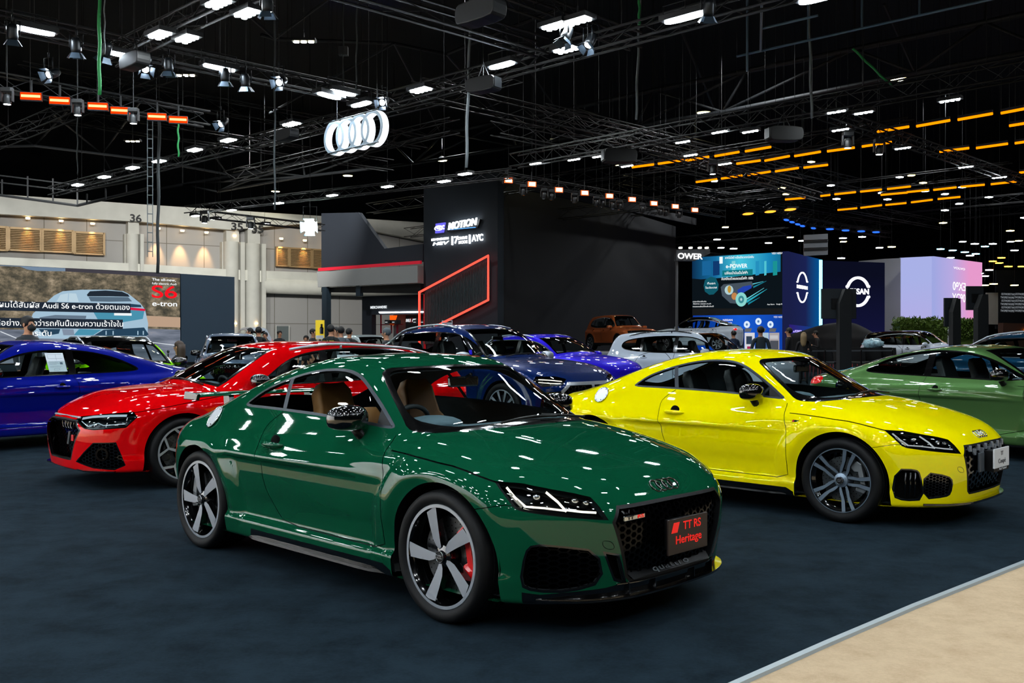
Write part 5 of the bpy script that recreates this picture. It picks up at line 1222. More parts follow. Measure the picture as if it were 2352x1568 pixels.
    E_=Plane(2070,60,2140,56); s=E_.root('lilac_screen'); tag(s,'pale lilac screen cube with mirrored white model names','screen'); E_.poly([(2070,592),(2140,588.5),(2140,735),(2070,733)],ggrad('lilac_a','#c0b0ea','#b0b8f0',0,5,.9,2),'screen_face',s,0,.1)
    G_=Plane(2140,56,2252,62); s2=G_.root('face'); s2.parent=s; s2.matrix_world=Matrix.Translation(G_.loc)@Matrix.Rotation(G_.rz,4,'Z')
    bpy.context.view_layer.update(); s2.matrix_parent_inverse=s.matrix_world.inverted()
    G_.poly([(2140,588.5),(2252,603),(2252,738),(2140,735)],ggrad('lilac_b','#a8b0ee','#f0a8d8',0,6.,.9,0,[(0,'#a6aeea'),(.5,'#c0b0ea'),(1,'#f0a0d4')]),'screen_face',s2,0,.1)
    for (x,y,h,t,w) in ((2198,617,5,'VOLVO',26),(2198,659,19,'EX90',-30),(2197,685,19,'XC90',30)): G_.text(x,y,h,t,glow('screen_white_lit','#ffffff',1.15),s2,'caption',y=.14,w=w,ext=.002,bold=.01)
    E_.poly([(2070,733),(2140,735),(2140,800),(2070,800)],WHT,'plinth',s,0,.05); G_.poly([(2140,735),(2252,738),(2252,800),(2140,800)],WHT,'plinth',s2,0,.05)
    # hedge
    hm=mat('hedge_leaf','#4f6a1c',.6,var=(30,.45)); rng=np.random.RandomState(2)
    for (x0,x1,yt,yb_,d_,nm) in ((2068,2182,732,775,46,'left'),(2208,2240,735,775,50,'right')):
        a=at_d(x0,yt,d_); c=at_d(x1,yb_,d_); n=2600; b=MB(); P_=rng.rand(n,3)*np.array([c[0]-a[0],1.1,a[2]-c[2]])+np.array([a[0],d_,c[2]]); b.box(((a[0]+c[0])/2,d_+.6,a[2]/2-.05),(c[0]-a[0]-.1,.9,a[2]-.1))
        for p in P_:
            t=rng.randn(3); t/=np.linalg.norm(t); v=np.cross(t,rng.randn(3)); v/=np.linalg.norm(v); l_=.11; b.add([p,p+t*l_+v*.045,p+t*l_*2,p+t*l_-v*.045],[(0,1,2,3)])
        o=b.build('hedge',hm); tag(o,'long clipped green hedge below the lilac screen' if nm=='left' else 'short piece of green hedge right of the black screen post','hedge')
    H_=Plane(2285,70,2360,72); s=H_.root('word_board'); tag(s,'dark board filled with rows of repeated white letters','board'); H_.poly([(2285,620),(2400,620),(2400,755),(2285,755)],mat('board_dark','#22272d',.7),'board_face',s,0,.1)
    for i in range(6):
        for j in range(3): H_.text(2312+32*j+(-2 if i%2 else 0),676+7.6*i,5,'TWOPEETWOPEE' if i%2 else 'OOTWOPETTWO',glow('board_letter','#9aa0a6',.7),s,'letter_row',y=.13,w=31,ext=.002)
    H_.poly([(2262,672),(2288,672),(2288,745),(2262,745)],C3,'side_wall',s,.05,.1); H_.poly([(2262,742),(2400,745),(2400,800),(2262,800)],mat('brown_counter','#5a4036',.6),'counter',s,1.,.4); H_.poly([(2306,756),(2330,756),(2330,768),(2306,768)],glow('orange_sign','#ff8a20',1.1),'orange_sign',s,1.5,.05)
    # small dark sign with soft white letters
    X=Plane(1548,40,1625,40.5); s=X.root('hanging_sign'); tag(s,'dark hanging sign with blurred white capital letters on a pole','sign'); X.poly([(1548,575),(1625,572),(1625,583),(1590,600),(1548,600)],mat('sign_dark','#3a3d40',.6),'sign_board',s,0,.2); X.text(1578,590,13,'OWER',glow('sign_lit','#ffffff',1.6),s,'sign_letters',y=.25,w=56,bold=.02); X.poly([(1551,600),(1555,600),(1555,835),(1551,835)],mat('sign_pole_grey','#5a5c5e',.5),'sign_pole',s,0,.1)
    for x in (1559,1582,1603,1619): X.poly([(x-3,568),(x+3,568),(x+3,571.5),(x-3,571.5)],glow('sign_lamp','#fff8e8',5),'sign_lamp',s,.1,.1)
    # tall white gantry above the pylon
    X=Plane(1845,50,1900,50); s=X.root('ceiling_banner'); tag(s,'grey gantry panel hung above the navy pylon','banner'); X.poly([(1845,540),(1900,537),(1900,585),(1845,588)],mat('gantry_grey','#6d737a',.7),'banner_face',s,0,.1)
    for yy in (552,556,570,574): X.poly([(1845,yy),(1900,yy-2),(1900,yy-1),(1845,yy+1)],SATBLK,'banner_bar',s,.12,.05)
build_hall()
# ---------------------------------------------------------------- rigging and lamps
HOUS=mat('lamp_housing','#101214',.5); TRB=mat('truss_black','#08090b',.6); PIPE=mat('roof_pipe','#1c1f22',.6); GL_W=glow('lamp_white','#e6f4ff',120); GL_D=glow('lamp_cell','#f2fbff',110); GL_S=glow('lamp_spot','#eef6ff',60)
GL_FW=glow('far_lamp_white','#eaf6ff',14); GL_FY=glow('far_lamp_warm','#ffe9a0',10)
ORD=['first','second','third','fourth','fifth','sixth','seventh','eighth','ninth','tenth','eleventh','twelfth','thirteenth','fourteenth','fifteenth','sixteenth','seventeenth','eighteenth','nineteenth','twentieth']
def nth(i): return ORD[i] if i<20 else f'{ORD[i%10]} of the further'
def copy_tree(o,parent=None):
    c=o.copy(); COL.objects.link(c); c.parent=parent
    for ch in list(o.children): copy_tree(ch,c)
    return c
def truss(p,q,lab,w=.29,name='lighting_truss',step=.5):
    p=np.array(p,float); q=np.array(q,float); d=q-p; L=np.linalg.norm(d); d/=L; u=np.cross(d,[0,0,1.]); u/=np.linalg.norm(u); v=np.cross(u,d)
    t=empty(name,tuple(p)); tag(t,lab,'truss','dark rigging trusses' if lab.startswith('one of') else None)
    cs=[u*a*w/2+v*b*w/2 for a,b in ((1,1),(1,-1),(-1,-1),(-1,1))]
    for c in cs: b=MB(); b.tube([c,c+d*L],.024,6); b.build('chord',TRB,t,smooth=True)
    b=MB(); n=max(2,int(L/step))
    for k in range(n):
        for i in range(4):
            a0,a1=cs[i],cs[(i+1)%4]; 
            if k%2: a0,a1=a1,a0
            b.tube([a0+d*L*k/n,a1+d*L*(k+1)/n],.010,4,caps=False)
    tag(b.build('lattice',TRB,t),kind='stuff')
    for k in (.12,.88): b=MB(); b.tube([d*L*k+v*w/2,d*L*k+np.array([0,0,16.45-p[2]-d[2]*L*k])],.008,4); b.build('hoist_wire',TRB,t)
    return t
def hang(t,z,x=0): b=MB(); b.tube([(x,0,.05),(x,0,16.45-z)],.006,4); b.build('hanging_wire',TRB,t)
def mk_flood(loc,rz,label,group,m=None,w=.62,h=.20,dz=0):
    t=empty('flood_lamp',loc,rz); tag(t,label,'lamp',group)
    b=MB(); b.box((0,0,.05),(w+.08,h+.08,.09)); b.tube([(-w/2-.05,0,.05),(-w/2-.05,0,.28),(w/2+.05,0,.28),(w/2+.05,0,.05)],.012,6); b.build('housing',HOUS,t)
    e=MB(); e.prism(chaikin([(-w/2,-h/2),(w/2,-h/2),(w/2,h/2),(-w/2,h/2)],2),2,-.012,.003); e.build('lamp_glass',m or GL_W,t); hang(t,loc[2]); return t
def mk_cells(loc,rz,label,group,rows=2,cols=4,m=None,s=.125):
    t=empty('cell_lamp',loc,rz); tag(t,label,'lamp',group); b=MB(); b.box((0,0,.05),(cols*s+.06,rows*s+.06,.08)); b.tube([(0,0,.05),(0,0,.25)],.02,6); b.build('housing',HOUS,t)
    e=MB()
    for i in range(cols):
        for j in range(rows): e.lathe([(0,-.012),(s*.38,-.012),(s*.38,.012)],10,axis=2,M=Matrix.Translation(((i-(cols-1)/2)*s,(j-(rows-1)/2)*s,0)))
    e.build('led_cells',m or GL_D,t); hang(t,loc[2]); return t
def mk_spot(loc,rz,tilt,label,group,lit=True,sc=1.):
    t=empty('barn_door_lamp',loc,rz); tag(t,label,'lamp',group); M=Matrix.Rotation(tilt,4,'X')@Matrix.Scale(sc,4)
    b=MB(); b.lathe([(0,.42),(.10,.40),(.13,.30),(.14,.1),(.125,.0),(.10,.0)],18,axis=2,M=M); b.tube([(-.17*sc,0,.15*sc),(-.17*sc,0,.5*sc),(.17*sc,0,.5*sc),(.17*sc,0,.15*sc)],.014,6); b.tube([(0,0,.5*sc),(0,0,.66*sc)],.02,6); b.build('lamp_body',mat('lamp_body_grey','#14181c',.4,metal=.5),t,smooth=True)
    e=MB(); e.lathe([(0,.01),(.115,.015)],16,axis=2,M=M); e.build('lens',GL_S if lit else mat('dead_lens','#39424a',.1,coat=1),t)
    for k in range(4):
        q=MB(); R=Matrix.Rotation(k*math.pi/2,4,'Z'); q.add([(-.10,.125,.0),(.10,.125,.0),(.15,.22,-.15),(-.15,.22,-.15),(-.10,.129,.003),(.10,.129,.003),(.15,.224,-.147),(-.15,.224,-.147)],[(0,1,2,3),(7,6,5,4),(0,4,5,1),(1,5,6,2),(2,6,7,3),(3,7,4,0)],M=M@R); q.build('barn_door',mat('barn_door_blue_grey','#34424f',.4,metal=.5),t)
    hang(t,loc[2]); return t
def mk_head(loc,rz,tilt,label,group,col='#f2f8ff',s=.8,st_=12):
    t=empty('moving_head_lamp',loc,rz); tag(t,label,'lamp',group); b=MB(); b.box((0,0,.42*s),(.3*s,.22*s,.12*s)); b.box((-.16*s,0,.22*s),(.04*s,.12*s,.3*s)); b.box((.16*s,0,.22*s),(.04*s,.12*s,.3*s)); b.build('yoke',HOUS,t,bevel=.01)
    M=Matrix.Translation((0,0,.16*s))@Matrix.Rotation(tilt,4,'X'); h=MB(); h.lathe([(0,.14*s),(.09*s,.12*s),(.12*s,0),(.11*s,-.16*s)],14,axis=2,M=M); h.build('lamp_head',HOUS,t,smooth=True); e=MB(); e.lathe([(0,-.165*s),(.10*s,-.162*s)],14,axis=2,M=M); e.build('lens',glow('head_lens_'+col[1:],col,st_),t); hang(t,loc[2]); return t
def mk_speaker(loc,rz,label,s=1.):
    t=empty('hanging_speaker',loc,rz); tag(t,label,'speaker'); b=MB(); pr=chaikin([(-.5,-.16),(-.5,.12),(-.36,.2),(.44,.2),(.5,.1),(.5,-.1),(.4,-.2),(-.38,-.22)],1)
    b.prism([(x*s,z*s) for x,z in pr],1,-.2*s,.2*s); b.build('cabinet',mat('speaker_cabinet','#060709',.6),t,bevel=.02); q=MB(); q.box((-.5*s,0,0),(.02,.3*s,.28*s)); q.build('grille_mesh',mat('speaker_mesh','#1c2328',.5),t); c=MB(); c.tube([(-.2*s,0,.2*s),(0,0,.6*s),(.2*s,0,.2*s)],.012,6); c.build('bracket',TRB,t); hang(t,loc[2]); return t
A45=math.radians(43.5)
def build_lights():
    Z=6.6
    T=lambda a,b,lab,za=Z+.25,zb=None,**k: truss(at_z(*a,za),at_z(*b,zb or za),lab,**k)
    c0=at_z(890,232,6.85); u=np.array([-math.cos(A45),-math.sin(A45),0]); v=np.array([math.cos(A45),-math.sin(A45)*1.03,0])
    truss(c0,c0+u*34,'long black truss running from the ring sign towards the upper left'); truss(c0,c0+v*34,'long black truss running from the ring sign towards the top right')
    truss(at_z(1010,220,6.85),at_z(120,440,6.85),'black truss behind the ring sign running down to the left')
    truss(at_z(-60,178,6.2),at_z(475,274,6.2),'black truss carrying the six orange strip lamps'); a=at_z(250,132,6.85); truss(a,a+v*16,'black truss at upper left carrying pairs of eight-cell panels')
    truss(at_z(430,482,6.85),at_z(1180,398,6.85),'far black truss above the numbered concrete columns'); truss(at_z(1180,370,7.2),at_z(2500,130,7.2),'long black truss crossing behind the hanging cables at right',w=.4)
    truss(at_z(470,492,6.6),at_z(742,523,6.6),'thin lattice truss in front of the numeral 35'); truss(at_z(1155,405,7.4),at_z(1660,492,7.4),'truss above the black backdrop with a row of orange blinders')
    truss(at_z(1460,332,7.2),at_z(1880,452,7.2),'short cross truss under the amber tubes'); truss(at_z(1890,258,7.2),at_z(2420,440,7.2),'long cross truss at right under the amber tubes'); truss(at_z(1790,498,8.2),at_z(2040,541,8.2),'far truss with the row of blue lamps'); truss(at_z(1150,-15,7.4),at_z(1460,96,7.4),'black truss entering from the top centre')
    # visible lamps
    for i,(x,y) in enumerate([(80,72),(281,127),(504,157),(787,214)]): mk_flood(at_z(x,y,Z),A45,f'bright white strip flood lamp, {nth(i)} from left on the ring truss','flood lamps around the stand')
    mk_flood(at_z(756,221,Z-.1),A45+.2,'narrow white strip lamp just left of the pair above the ring sign','flood lamps around the stand'); mk_flood(at_z(830,240,Z),-A45,'white flood lamp directly above the ring sign','flood lamps around the stand')
    mk_flood(at_z(1153,151,Z),-A45,'white flood lamp beside the hanging cable right of the ring sign','flood lamps around the stand',w=.62); mk_flood(at_z(1573,42,Z),-A45,'large white flood lamp near the top right of centre','flood lamps around the stand',w=.75); mk_flood(at_z(1880,-2,Z),-A45,'white flood lamp cut by the top edge at right','flood lamps around the stand')
    for i,(x,y) in enumerate([(502,10),(568,33),(368,82),(430,91)]): mk_cells(at_z(x,y,Z),-A45,f'eight-cell white panel, {nth(i)} counted down the truss at upper left','eight-cell panels',2,4)
    for i,(x,y) in enumerate([(1275,62),(1327,50),(1300,116)]): mk_cells(at_z(x,y,Z),-A45,f'eight-cell white panel, {["left upper","right upper","lower"][i]} one of the three at top centre','eight-cell panels',2,4,s=.12)
    for i,(x,y) in enumerate([(967,208),(670,286),(525,323),(448,345),(366,371),(305,386),(240,407),(179,425)]): mk_cells(at_z(x,y,Z),-A45,f'small white panel, {nth(i)} going down left from the ring sign','panels on the truss behind the ring sign',2,4,s=.13)
    for i,(x,y) in enumerate([(1068,400),(1020,417),(890,429),(763,449),(640,467),(532,483),(450,496),(495,503),(608,515)]): mk_cells(at_z(x,y,Z),-A45,f'small white panel, {nth(i)} going left on the far truss over the columns','panels on the far truss',2,4,s=.12)
    for i,(x,y) in enumerate([(1230,376),(1318,367),(1375,360),(1440,382),(1568,327),(1652,304),(1723,303),(1586,357),(1665,377),(1921,258),(1983,260),(1930,299),(2073,341),(2181,232),(2218,384),(2295,408)]): mk_cells(at_z(x,y,7.0),-A45,f'four-cell lamp, {nth(i)} counted rightwards below the roof pipes','four-cell lamps at right',1,4,s=.12)
    for i,(x,y) in enumerate([(698,97),(427,174),(305,325)]): mk_cells(at_z(x,y,9.5),0,f'double roof lamp, {["upper","middle","lower"][i]} one at upper left','double roof lamps',1,3,glow('roof_lamp_warm','#fff6cf',30),.2)
    for i,(x,y) in enumerate([(1616,260),(1275,322),(2063,183),(1015,369),(799,404),(633,440),(1425,381)]):
        t=empty('high_bay_lamp',at_z(x,y,11)); tag(t,f'round yellowish high-bay lamp, {nth(i)} of those scattered under the roof pipes','lamp','high-bay lamps'); b=MB(); b.lathe([(0,.25),(.1,.22),(.3,.02)],16,axis=2); b.tube([(0,0,.2),(0,0,1.2)],.02); b.build('reflector',HOUS,t,smooth=True); e=MB(); e.lathe([(0,0),(.26,0)],16,axis=2); e.build('lamp_glass',glow('high_bay','#fff3b8',26),t); hang(t,11)
    # barn doors
    for i,(x,y,rz,ti,lit,lab) in enumerate([(30,92,.4,.25,0,'unlit barn-door lamp at the far upper left edge'),(176,122,.2,.2,0,'unlit dark barn-door lamp below the truss left of the green strap'),(240,130,1.,.5,0,'unlit barn-door lamp beside the green strap'),(112,172,-.4,-1.1,1,'lit barn-door lamp above the orange strip lamps'),(335,160,.6,-.9,1,'small lit barn-door lamp left of centre truss'),(388,165,.1,.15,0,'unlit barn-door lamp under the truss crossing at left'),(518,188,.1,.2,0,'unlit barn-door lamp, left of the pair under the third flood'),(565,200,-.1,.2,0,'unlit barn-door lamp, right of the pair under the third flood'),(641,190,-.3,-1.1,1,'round lit barn-door lamp on the grey rope'),(878,236,-.3,-1.1,1,'round lit barn-door lamp at the truss corner above the rings'),(507,286,-.5,-.9,1,'lit barn-door lamp at the end of the orange lamp truss'),(615,28,0,.15,1,'barn-door lamp hanging at the top left of centre'),(1296,92,2.2,.5,0,'unlit barn-door lamp over the lower eight-cell panel'),(1350,105,-.9,-.6,1,'lit barn-door lamp right of the lower eight-cell panel'),(1626,38,0,.4,1,'lit barn-door lamp beside the large flood at top right')]):
        mk_spot(at_z(x,y,Z-.25),rz,ti,lab,'barn-door lamps',bool(lit),.62)
    for i,(x,y) in enumerate([(17,240),(179,265),(307,284)]): mk_head(at_z(x,y,5.5),0,0,f'black moving-head lamp, {nth(i)} from the left under the orange strip lamps','moving heads at left',s=.6)
    for i,(x,y) in enumerate([(470,512),(576,525)]): mk_head(at_z(x,y,6.),0,0,f'black moving-head lamp hung before the numeral {["36 bay end","35"][i]}','moving heads by the columns',s=1.)
    for i,(x,y) in enumerate([(1637,400),(1947,340),(2019,355)]): mk_head(at_z(x,y,6.6),0,0,f'moving-head lamp, {nth(i)} from the left below the amber tubes','moving heads at right',s=.9,st_=20)
    for i,(x,y,s) in enumerate([(660,310,.8),(1110,195,.85),(1104,28,.95)]): mk_speaker(at_z(x,y,6.2),[-.8,2.5,-.7][i],['black hanging speaker below the small panel left of the rings','black hanging speaker under the flood right of the rings','big black hanging speaker at the top centre'][i],s*.8)
    mk_speaker(at_z(310,140,6.4),-.7,'dark hanging speaker beside the second flood at upper left',.65); mk_speaker(at_z(1800,308,6.6),.2,'dark box speaker under the cross truss at right',.9); mk_speaker(at_z(1422,358,6.8),.2,'dark box speaker left of the amber tubes',1.)
    # orange strips
    for i,(x,y) in enumerate([(70,220),(136,230),(224,243),(276,253),(360,267),(409,274)]):
        t=empty('orange_strip_lamp',at_z(x,y,5.95),.2); tag(t,f'glowing orange strip lamp, {nth(i)} from the left of six','lamp','orange strip lamps'); b=MB(); b.box((0,.08,0),(.37,.08,.16)); b.tube([(0,.08,.08),(0,.08,.3)],.02); b.build('housing',HOUS,t); e=MB(); e.box((0,.035,0),(.36,.012,.13)); e.build('orange_glass',glow('orange_deep',(1.,.03,.0),1.8),t); e=MB(); e.box((0,.025,0),(.33,.012,.045)); e.build('hot_strip',glow('orange_hot',(1.,.30,.12),3.5),t); hang(t,5.95)
    for i,(x,y) in enumerate([(1168,414),(1222,423),(1284,436),(1343,443),(1400,450),(1452,458),(1502,467),(1551,474),(1596,482)]):
        p=at_z(x,y,7.0); t=empty('blinder_lamp',p,.3); tag(t,f'orange-white blinder lamp, {nth(i)} from the left over the black backdrop','lamp','orange blinders'); s=.30; b=MB(); b.box((0,.08,0),(s+.08,.12,s*.75)); b.tube([(0,.05,.1),(0,.05,.45)],.02); b.build('housing',HOUS,t); e=MB(); e.box((0,.0,0),(s,.03,s*.6)); e.build('blinder_glass',glow('blinder_orange',(1.,.10,.02),3.),t); e=MB(); e.box((0,-.02,0),(s*.75,.02,s*.4)); e.build('blinder_core',glow('blinder_core','#ffd8c0',16),t); hang(t,float(p[2]))
    for i,(x,y,c) in enumerate([(1202,448,'#ff8a20'),(1250,456,'#e8ecff'),(1267,459,'#ff8a20'),(1320,466,'#ff8a20'),(1370,473,'#ff7a30'),(1383,475,'#e8ecff'),(1407,479,'#c8d4ff'),(1423,481,'#ff7a30'),(1475,488,'#ff6a30'),(1517,494,'#ff6a30'),(1529,496,'#dfe6ff'),(1560,500,'#ff6a40')]): mk_head(at_z(x,y,6.4),0,.3,f'small spot lamp, {nth(i)} from the left below the orange blinders','spots under the blinders',c,.75,5)
    for i,(x,y) in enumerate([(1718,491),(1769,486),(1815,481)]): mk_flood(at_z(x,y,8.),0,f'yellow-orange lamp, {nth(i)} from the left of three past the blinders','yellow lamps',glow('lamp_amber',(1.,.27,.02),3.0),.5,.9)
    for i,(x,y) in enumerate([(1806,505),(1819,510),(1832,515),(1843,519),(1868,524),(1906,526),(1942,529),(1978,531),(2012,533)]): mk_flood(at_z(x,y,8.),-.4,f'deep blue lamp, {nth(i)} from the left of the blue row','blue lamps',glow('lamp_blue',(.015,.09,1.),2.6),.42 if i>4 else .25,.9)
    # amber tubes
    AMB=glow('amber_tube',(1.,.22,.0),1.9); segs=[[(1678,605,1822,582),(1858,580,2010,553),(2048,550,2206,522),(2246,520,2352,500)],[(2284,578,2420,556)],[(1964,697,2098,680),(2132,680,2276,660),(2310,658,2420,642)],[(552,768,650,755),(672,752,785,736),(798,738,903,720),(932,717,1042,698),(1072,695,1188,675)],[(1032,752,1140,737),(1162,738,1273,717),(1298,717,1416,697),(1448,695,1572,678),(1608,673,1742,653)],[(846,836,940,823),(962,820,1056,806),(1084,804,1186,788),(1210,787,1315,771),(1340,770,1450,757)],[(1255,916,1348,908),(1418,900,1460,895),(1482,892,1578,882),(1600,880,1697,870),(1724,868,1830,856)],[(1694,895,1816,884),(1814,882,1914,872),(1936,872,2040,860),(2060,858,2170,848),(2200,846,2315,833)],[(1496,964,1584,956),(1602,954,1697,942),(1716,941,1810,932),(1834,929,1930,917),(1956,914,2058,904)],[(2330,793,2420,783)]]
    rn=['topmost','short right-edge','third','long fourth','fifth','sixth','seventh','eighth','lowest','right-edge middle']
    for r_,row in enumerate(segs):
        for k,(a,b_,c,d) in enumerate(row):
            z=7.6; p=at_z(1176+a/2,b_/2,z); q=at_z(1176+c/2,d/2,z); w=.035; t=empty('amber_tube_lamp',tuple(p)); tag(t,f'glowing amber tube, {nth(k)} from the left in the {rn[r_]} row','tube lamp','amber tube lamps'); b=MB(); b.tube([(0,0,0),tuple(q-p)],w*(.8+.012*p[1]),8); b.build('tube',AMB,t,smooth=True); b=MB(); b.tube([(0,0,.07),tuple(q-p+np.array([0,0,.07]))],.05,4); b.build('tube_rail',TRB,t); hang(t,float(p[2]))
    # far little lamps
    far=[(1641,416,0),(1796,432,1),(1863,372,1),(1805,446,1),(1908,426,0),(1921,457,0),(1666,522,1),(1647,550,0),(1765,558,0),(1656,569,0),(1685,571,0),(1842,553,0),(1815,545,1),(1885,549,0),(1932,593,0),(1937,555,1),(1936,547,0),(1980,544,0),(2020,569,0),(2048,567,1),(2066,407,0),(2093,403,1),(2166,512,1),(2295,406,1),(2211,555,0),(2239,560,0),(2280,560,0),(2321,555,0),(2340,553,1),(2160,572,2),(2188,575,2),(2216,579,2),(2241,583,2),(2183,592,0),(2228,587,0),(2262,566,2),(2330,575,0),(2320,530,1),(2352,500,0),(2203,468,0),(2271,453,0),(2170,483,0),(2125,439,0),(2210,430,0),(2038,458,0),(2025,443,0),(1870,598,0),(1868,578,0),(2262,655,1),(2282,652,1),(2243,640,1),(2330,655,1),(2316,612,3),(2280,600,3),(2295,604,3),(2347,612,3),(2300,592,3),(2250,628,0),(2262,634,0),(2272,620,0),(1880,581,0),(1838,592,0),(2120,420,1),(2170,446,0)]
    cm=[('#eef7ff',9),('#ffe48a',8),('#7fd8ff',9),('#ffa830',8)]
    for i,(x,y,k) in enumerate(far):
        p=at_z(x,y,8.5 if y<560 else 6.5) if y<600 else at_d(x,y,62); s=min(1.1,max(.4,p[1]/60)); t=empty('far_lamp',tuple(p),.3*(i%3)); tag(t,'tiny distant lamp among the dense far rigging at right','lamp','tiny distant lamps at right'); b=MB(); b.box((0,0,0),(.34*s,.3*s,.05*s)); b.build('lamp_glass',glow('far_'+cm[k][0][1:],*cm[k]),t); b=MB(); b.box((0,0,.05*s),(.4*s,.36*s,.05*s)); b.build('housing',HOUS,t); hang(t,float(p[2]))
    p=at_d(712,520,37); mk_spot(tuple(p),0,-1.3,'dazzling white flood lamp at the edge of the black stand','barn-door lamps',True,1.5)
    e=MB(); e.add(*ellip((0,0,0),(.26,.1,.26))); q=e.build('flood_bulb',glow('dazzling','#e8fff4',60),loc=tuple(p)); tag(q,'dazzling white bulb at the left edge of the charcoal stand','lamp')
    rg=np.random.RandomState(8)
    for i in range(16):
        px=1250+rg.rand()*1000; D=34+rg.rand()*34; z=7.2+rg.rand()*3; c=np.array([(px-1176)/F_*D,D,z]); d=u if i%2 else v; L_=7+rg.rand()*8
        truss(c-d*L_,c+d*L_,'one of the many crossing dark trusses over the far stands at right',w=.5,step=1.1)
    for i in range(5):
        px=150+rg.rand()*1000; D=34+rg.rand()*10; z=8.5+rg.rand()*2.5; c=np.array([(px-1176)/F_*D,D,z]); d=u if i%2 else v
        truss(c-d*8,c+d*8,'one of the dark trusses high in front of the concrete wall',w=.5,step=1.1)
    # ring sign
    s=empty('ring_sign',tuple(at_d(819,307,20.2)),-math.pi/4); tag(s,'white lit sign of four interlocked rings hung from the truss corner','sign')
    LWR=glow('ring_white','#f4fbff',2.2); SD=mat('ring_side_grey','#9fb0bc',.4,metal=.2); R=.33
    for k in range(4):
        b=MB(); prof=[(R+.035,-.10),(R+.035,.05),(R-.035,.05),(R-.035,-.10)]; b.lathe(prof,48,axis=1,closed=True,M=Matrix.Translation(((k-1.5)*R*1.34,0,0))); b.build('ring',LWR,s,ang=40)
        b=MB(); b.lathe([(R+.033,-.115),(R+.033,-.102),(R-.033,-.102),(R-.033,-.115)],48,axis=1,closed=True,M=Matrix.Translation(((k-1.5)*R*1.34,0,0))); b.build('ring_face',SD,s)
    for zz in (-.33,.33): b=MB(); b.tube([(-.95,-.15,zz),(.95,-.15,zz)],.012,6); b.build('sign_rail',TRB,s)
    for x in (-.7,.7): b=MB(); b.tube([(x,0,.35),(x,0,10.6)],.006,6); b.build('sign_wire',TRB,s)
    # cables, ropes, ladder
    def cable(px,y0,y1,D,r,m,lab,px2=None,nm='hanging_cable'):
        n=12; P=[at_d(px+(0 if px2 is None else (px2-px)*k/n)+1.2*math.sin(k*1.3),y0+(y1-y0)*k/n,D) for k in range(n+1)]; P=([np.array([P[0][0],P[0][1],16.45])] if y1-y0>90 and y0<300 and px!=366 else [])+P; b=MB(); b.tube(P,r,6); o=b.build(nm,m,smooth=True); tag(o,lab,'cable'); return o
    RG=mat('rope_grey','#3e4447',.8); RGN=mat('green_strap','#1c8a45',.6); WHC=mat('cable_pale','#6a7276',.7)
    cable(229,-20,218,16,.03,RGN,'green strap hanging at upper left beside a pale cable'); cable(241,-20,125,16,.012,WHC,'thin pale cable right of the green strap'); cable(631,60,482,22,.022,RG,'grey hanging rope left of the ring sign'); cable(821,-20,205,21,.02,RG,'thin cable hanging above the ring sign',818); cable(789,-20,215,21,.01,RG,'thin wire with a small box above the rings'); cable(1080,35,385,20,.03,WHC,'pale twisted cable bundle right of the ring sign',1071); cable(1470,-20,275,22,.028,WHC,'pale hanging cable crossing the flood at top right',1461); cable(1856,-20,272,22,.03,WHC,'long pale cable hanging over the amber tubes',1864); cable(366,275,628,27,.045,RG,'thick dark cable bundle dropping onto the LED screen',362); cable(410,275,360,20,.02,RGN,'short green strap below the last orange strip lamp'); cable(1468,-20,60,21,.03,RGN,'short green strap at the top right of centre')
    cable(178,255,400,30,.02,RG,'thin grey wire below a moving head at left'); cable(1958,112,200,24,.03,RGN,'green strap slanting under the roof pipe at right',2050)
    bx=MB(); p=at_d(789,118,21); bx.box(p,(.2,.15,.18)); tag(bx.build('hoist_box',HOUS),'small dark box on the wire above the ring sign','box')
    l=empty('rope_ladder',(0,0,0)); tag(l,'pale rope ladder hanging left of the thick cable bundle','ladder')
    for x in (339,351): b=MB(); b.tube([at_d(x,268,20.2),at_d(x,590,20.2)],.009,5); b.build('ladder_rope',WHC,l)
    for k in range(15): y=276+21.5*k; b=MB(); b.tube([at_d(339,y,20.2),at_d(351,y+.5,20.2)],.011,5); b.build('rung',WHC,l)
    # roof space frame
    zt,zb=12.,10.6
    top=[(250,455),(420,424),(600,392),(695,372),(905,331),(1022,304),(1166,277),(1322,247),(1500,208),(1715,163),(1962,113),(2262,52),(2450,12)]; bot=[(500,440),(700,405),(950,376),(1185,337),(1460,290),(1660,257),(2100,168),(2400,110)]
    fr=empty('roof_pipe_frame',(0,0,0)); tag(fr,'dark roof frame of round pipes crossing the ceiling from left to upper right','roof frame')
    tp=[at_z(x,y,zt) for x,y in top]; bt=[at_z(x,y,zb) for x,y in bot]
    b=MB(); b.tube(tp,.11,8); b.build('main_pipe',PIPE,fr,smooth=True); b=MB(); b.tube(bt,.08,8); b.build('lower_pipe',PIPE,fr,smooth=True)
    for i,p in enumerate(tp[1:-1]):
        ds=sorted(bt,key=lambda q:np.linalg.norm(q-p))[:2]
        for q in ds: b=MB(); b.tube([p,q],.055,6); b.build('brace_pipe',PIPE,fr,smooth=True)
        b=MB(); b.tube([p,p+np.array([0,0,4.4])],.05,6); b.build('hanger_pipe',PIPE,fr)
    f2=empty('roof_pipe_frame',(0,0,0)); tag(f2,'faint dark pipe frame higher up behind the ring sign','roof frame')
    g=[(600,80),(632,90),(905,100),(1025,125),(1176,62),(1290,20)]; h=[(-40,338),(80,335),(235,354),(335,366),(520,400)]
    b=MB(); b.tube([at_z(x,y,13.5) for x,y in g],.07,6); b.build('main_pipe',PIPE,f2); b=MB(); b.tube([at_z(x,y,11.5) for x,y in h],.07,6); b.build('lower_pipe',PIPE,f2)
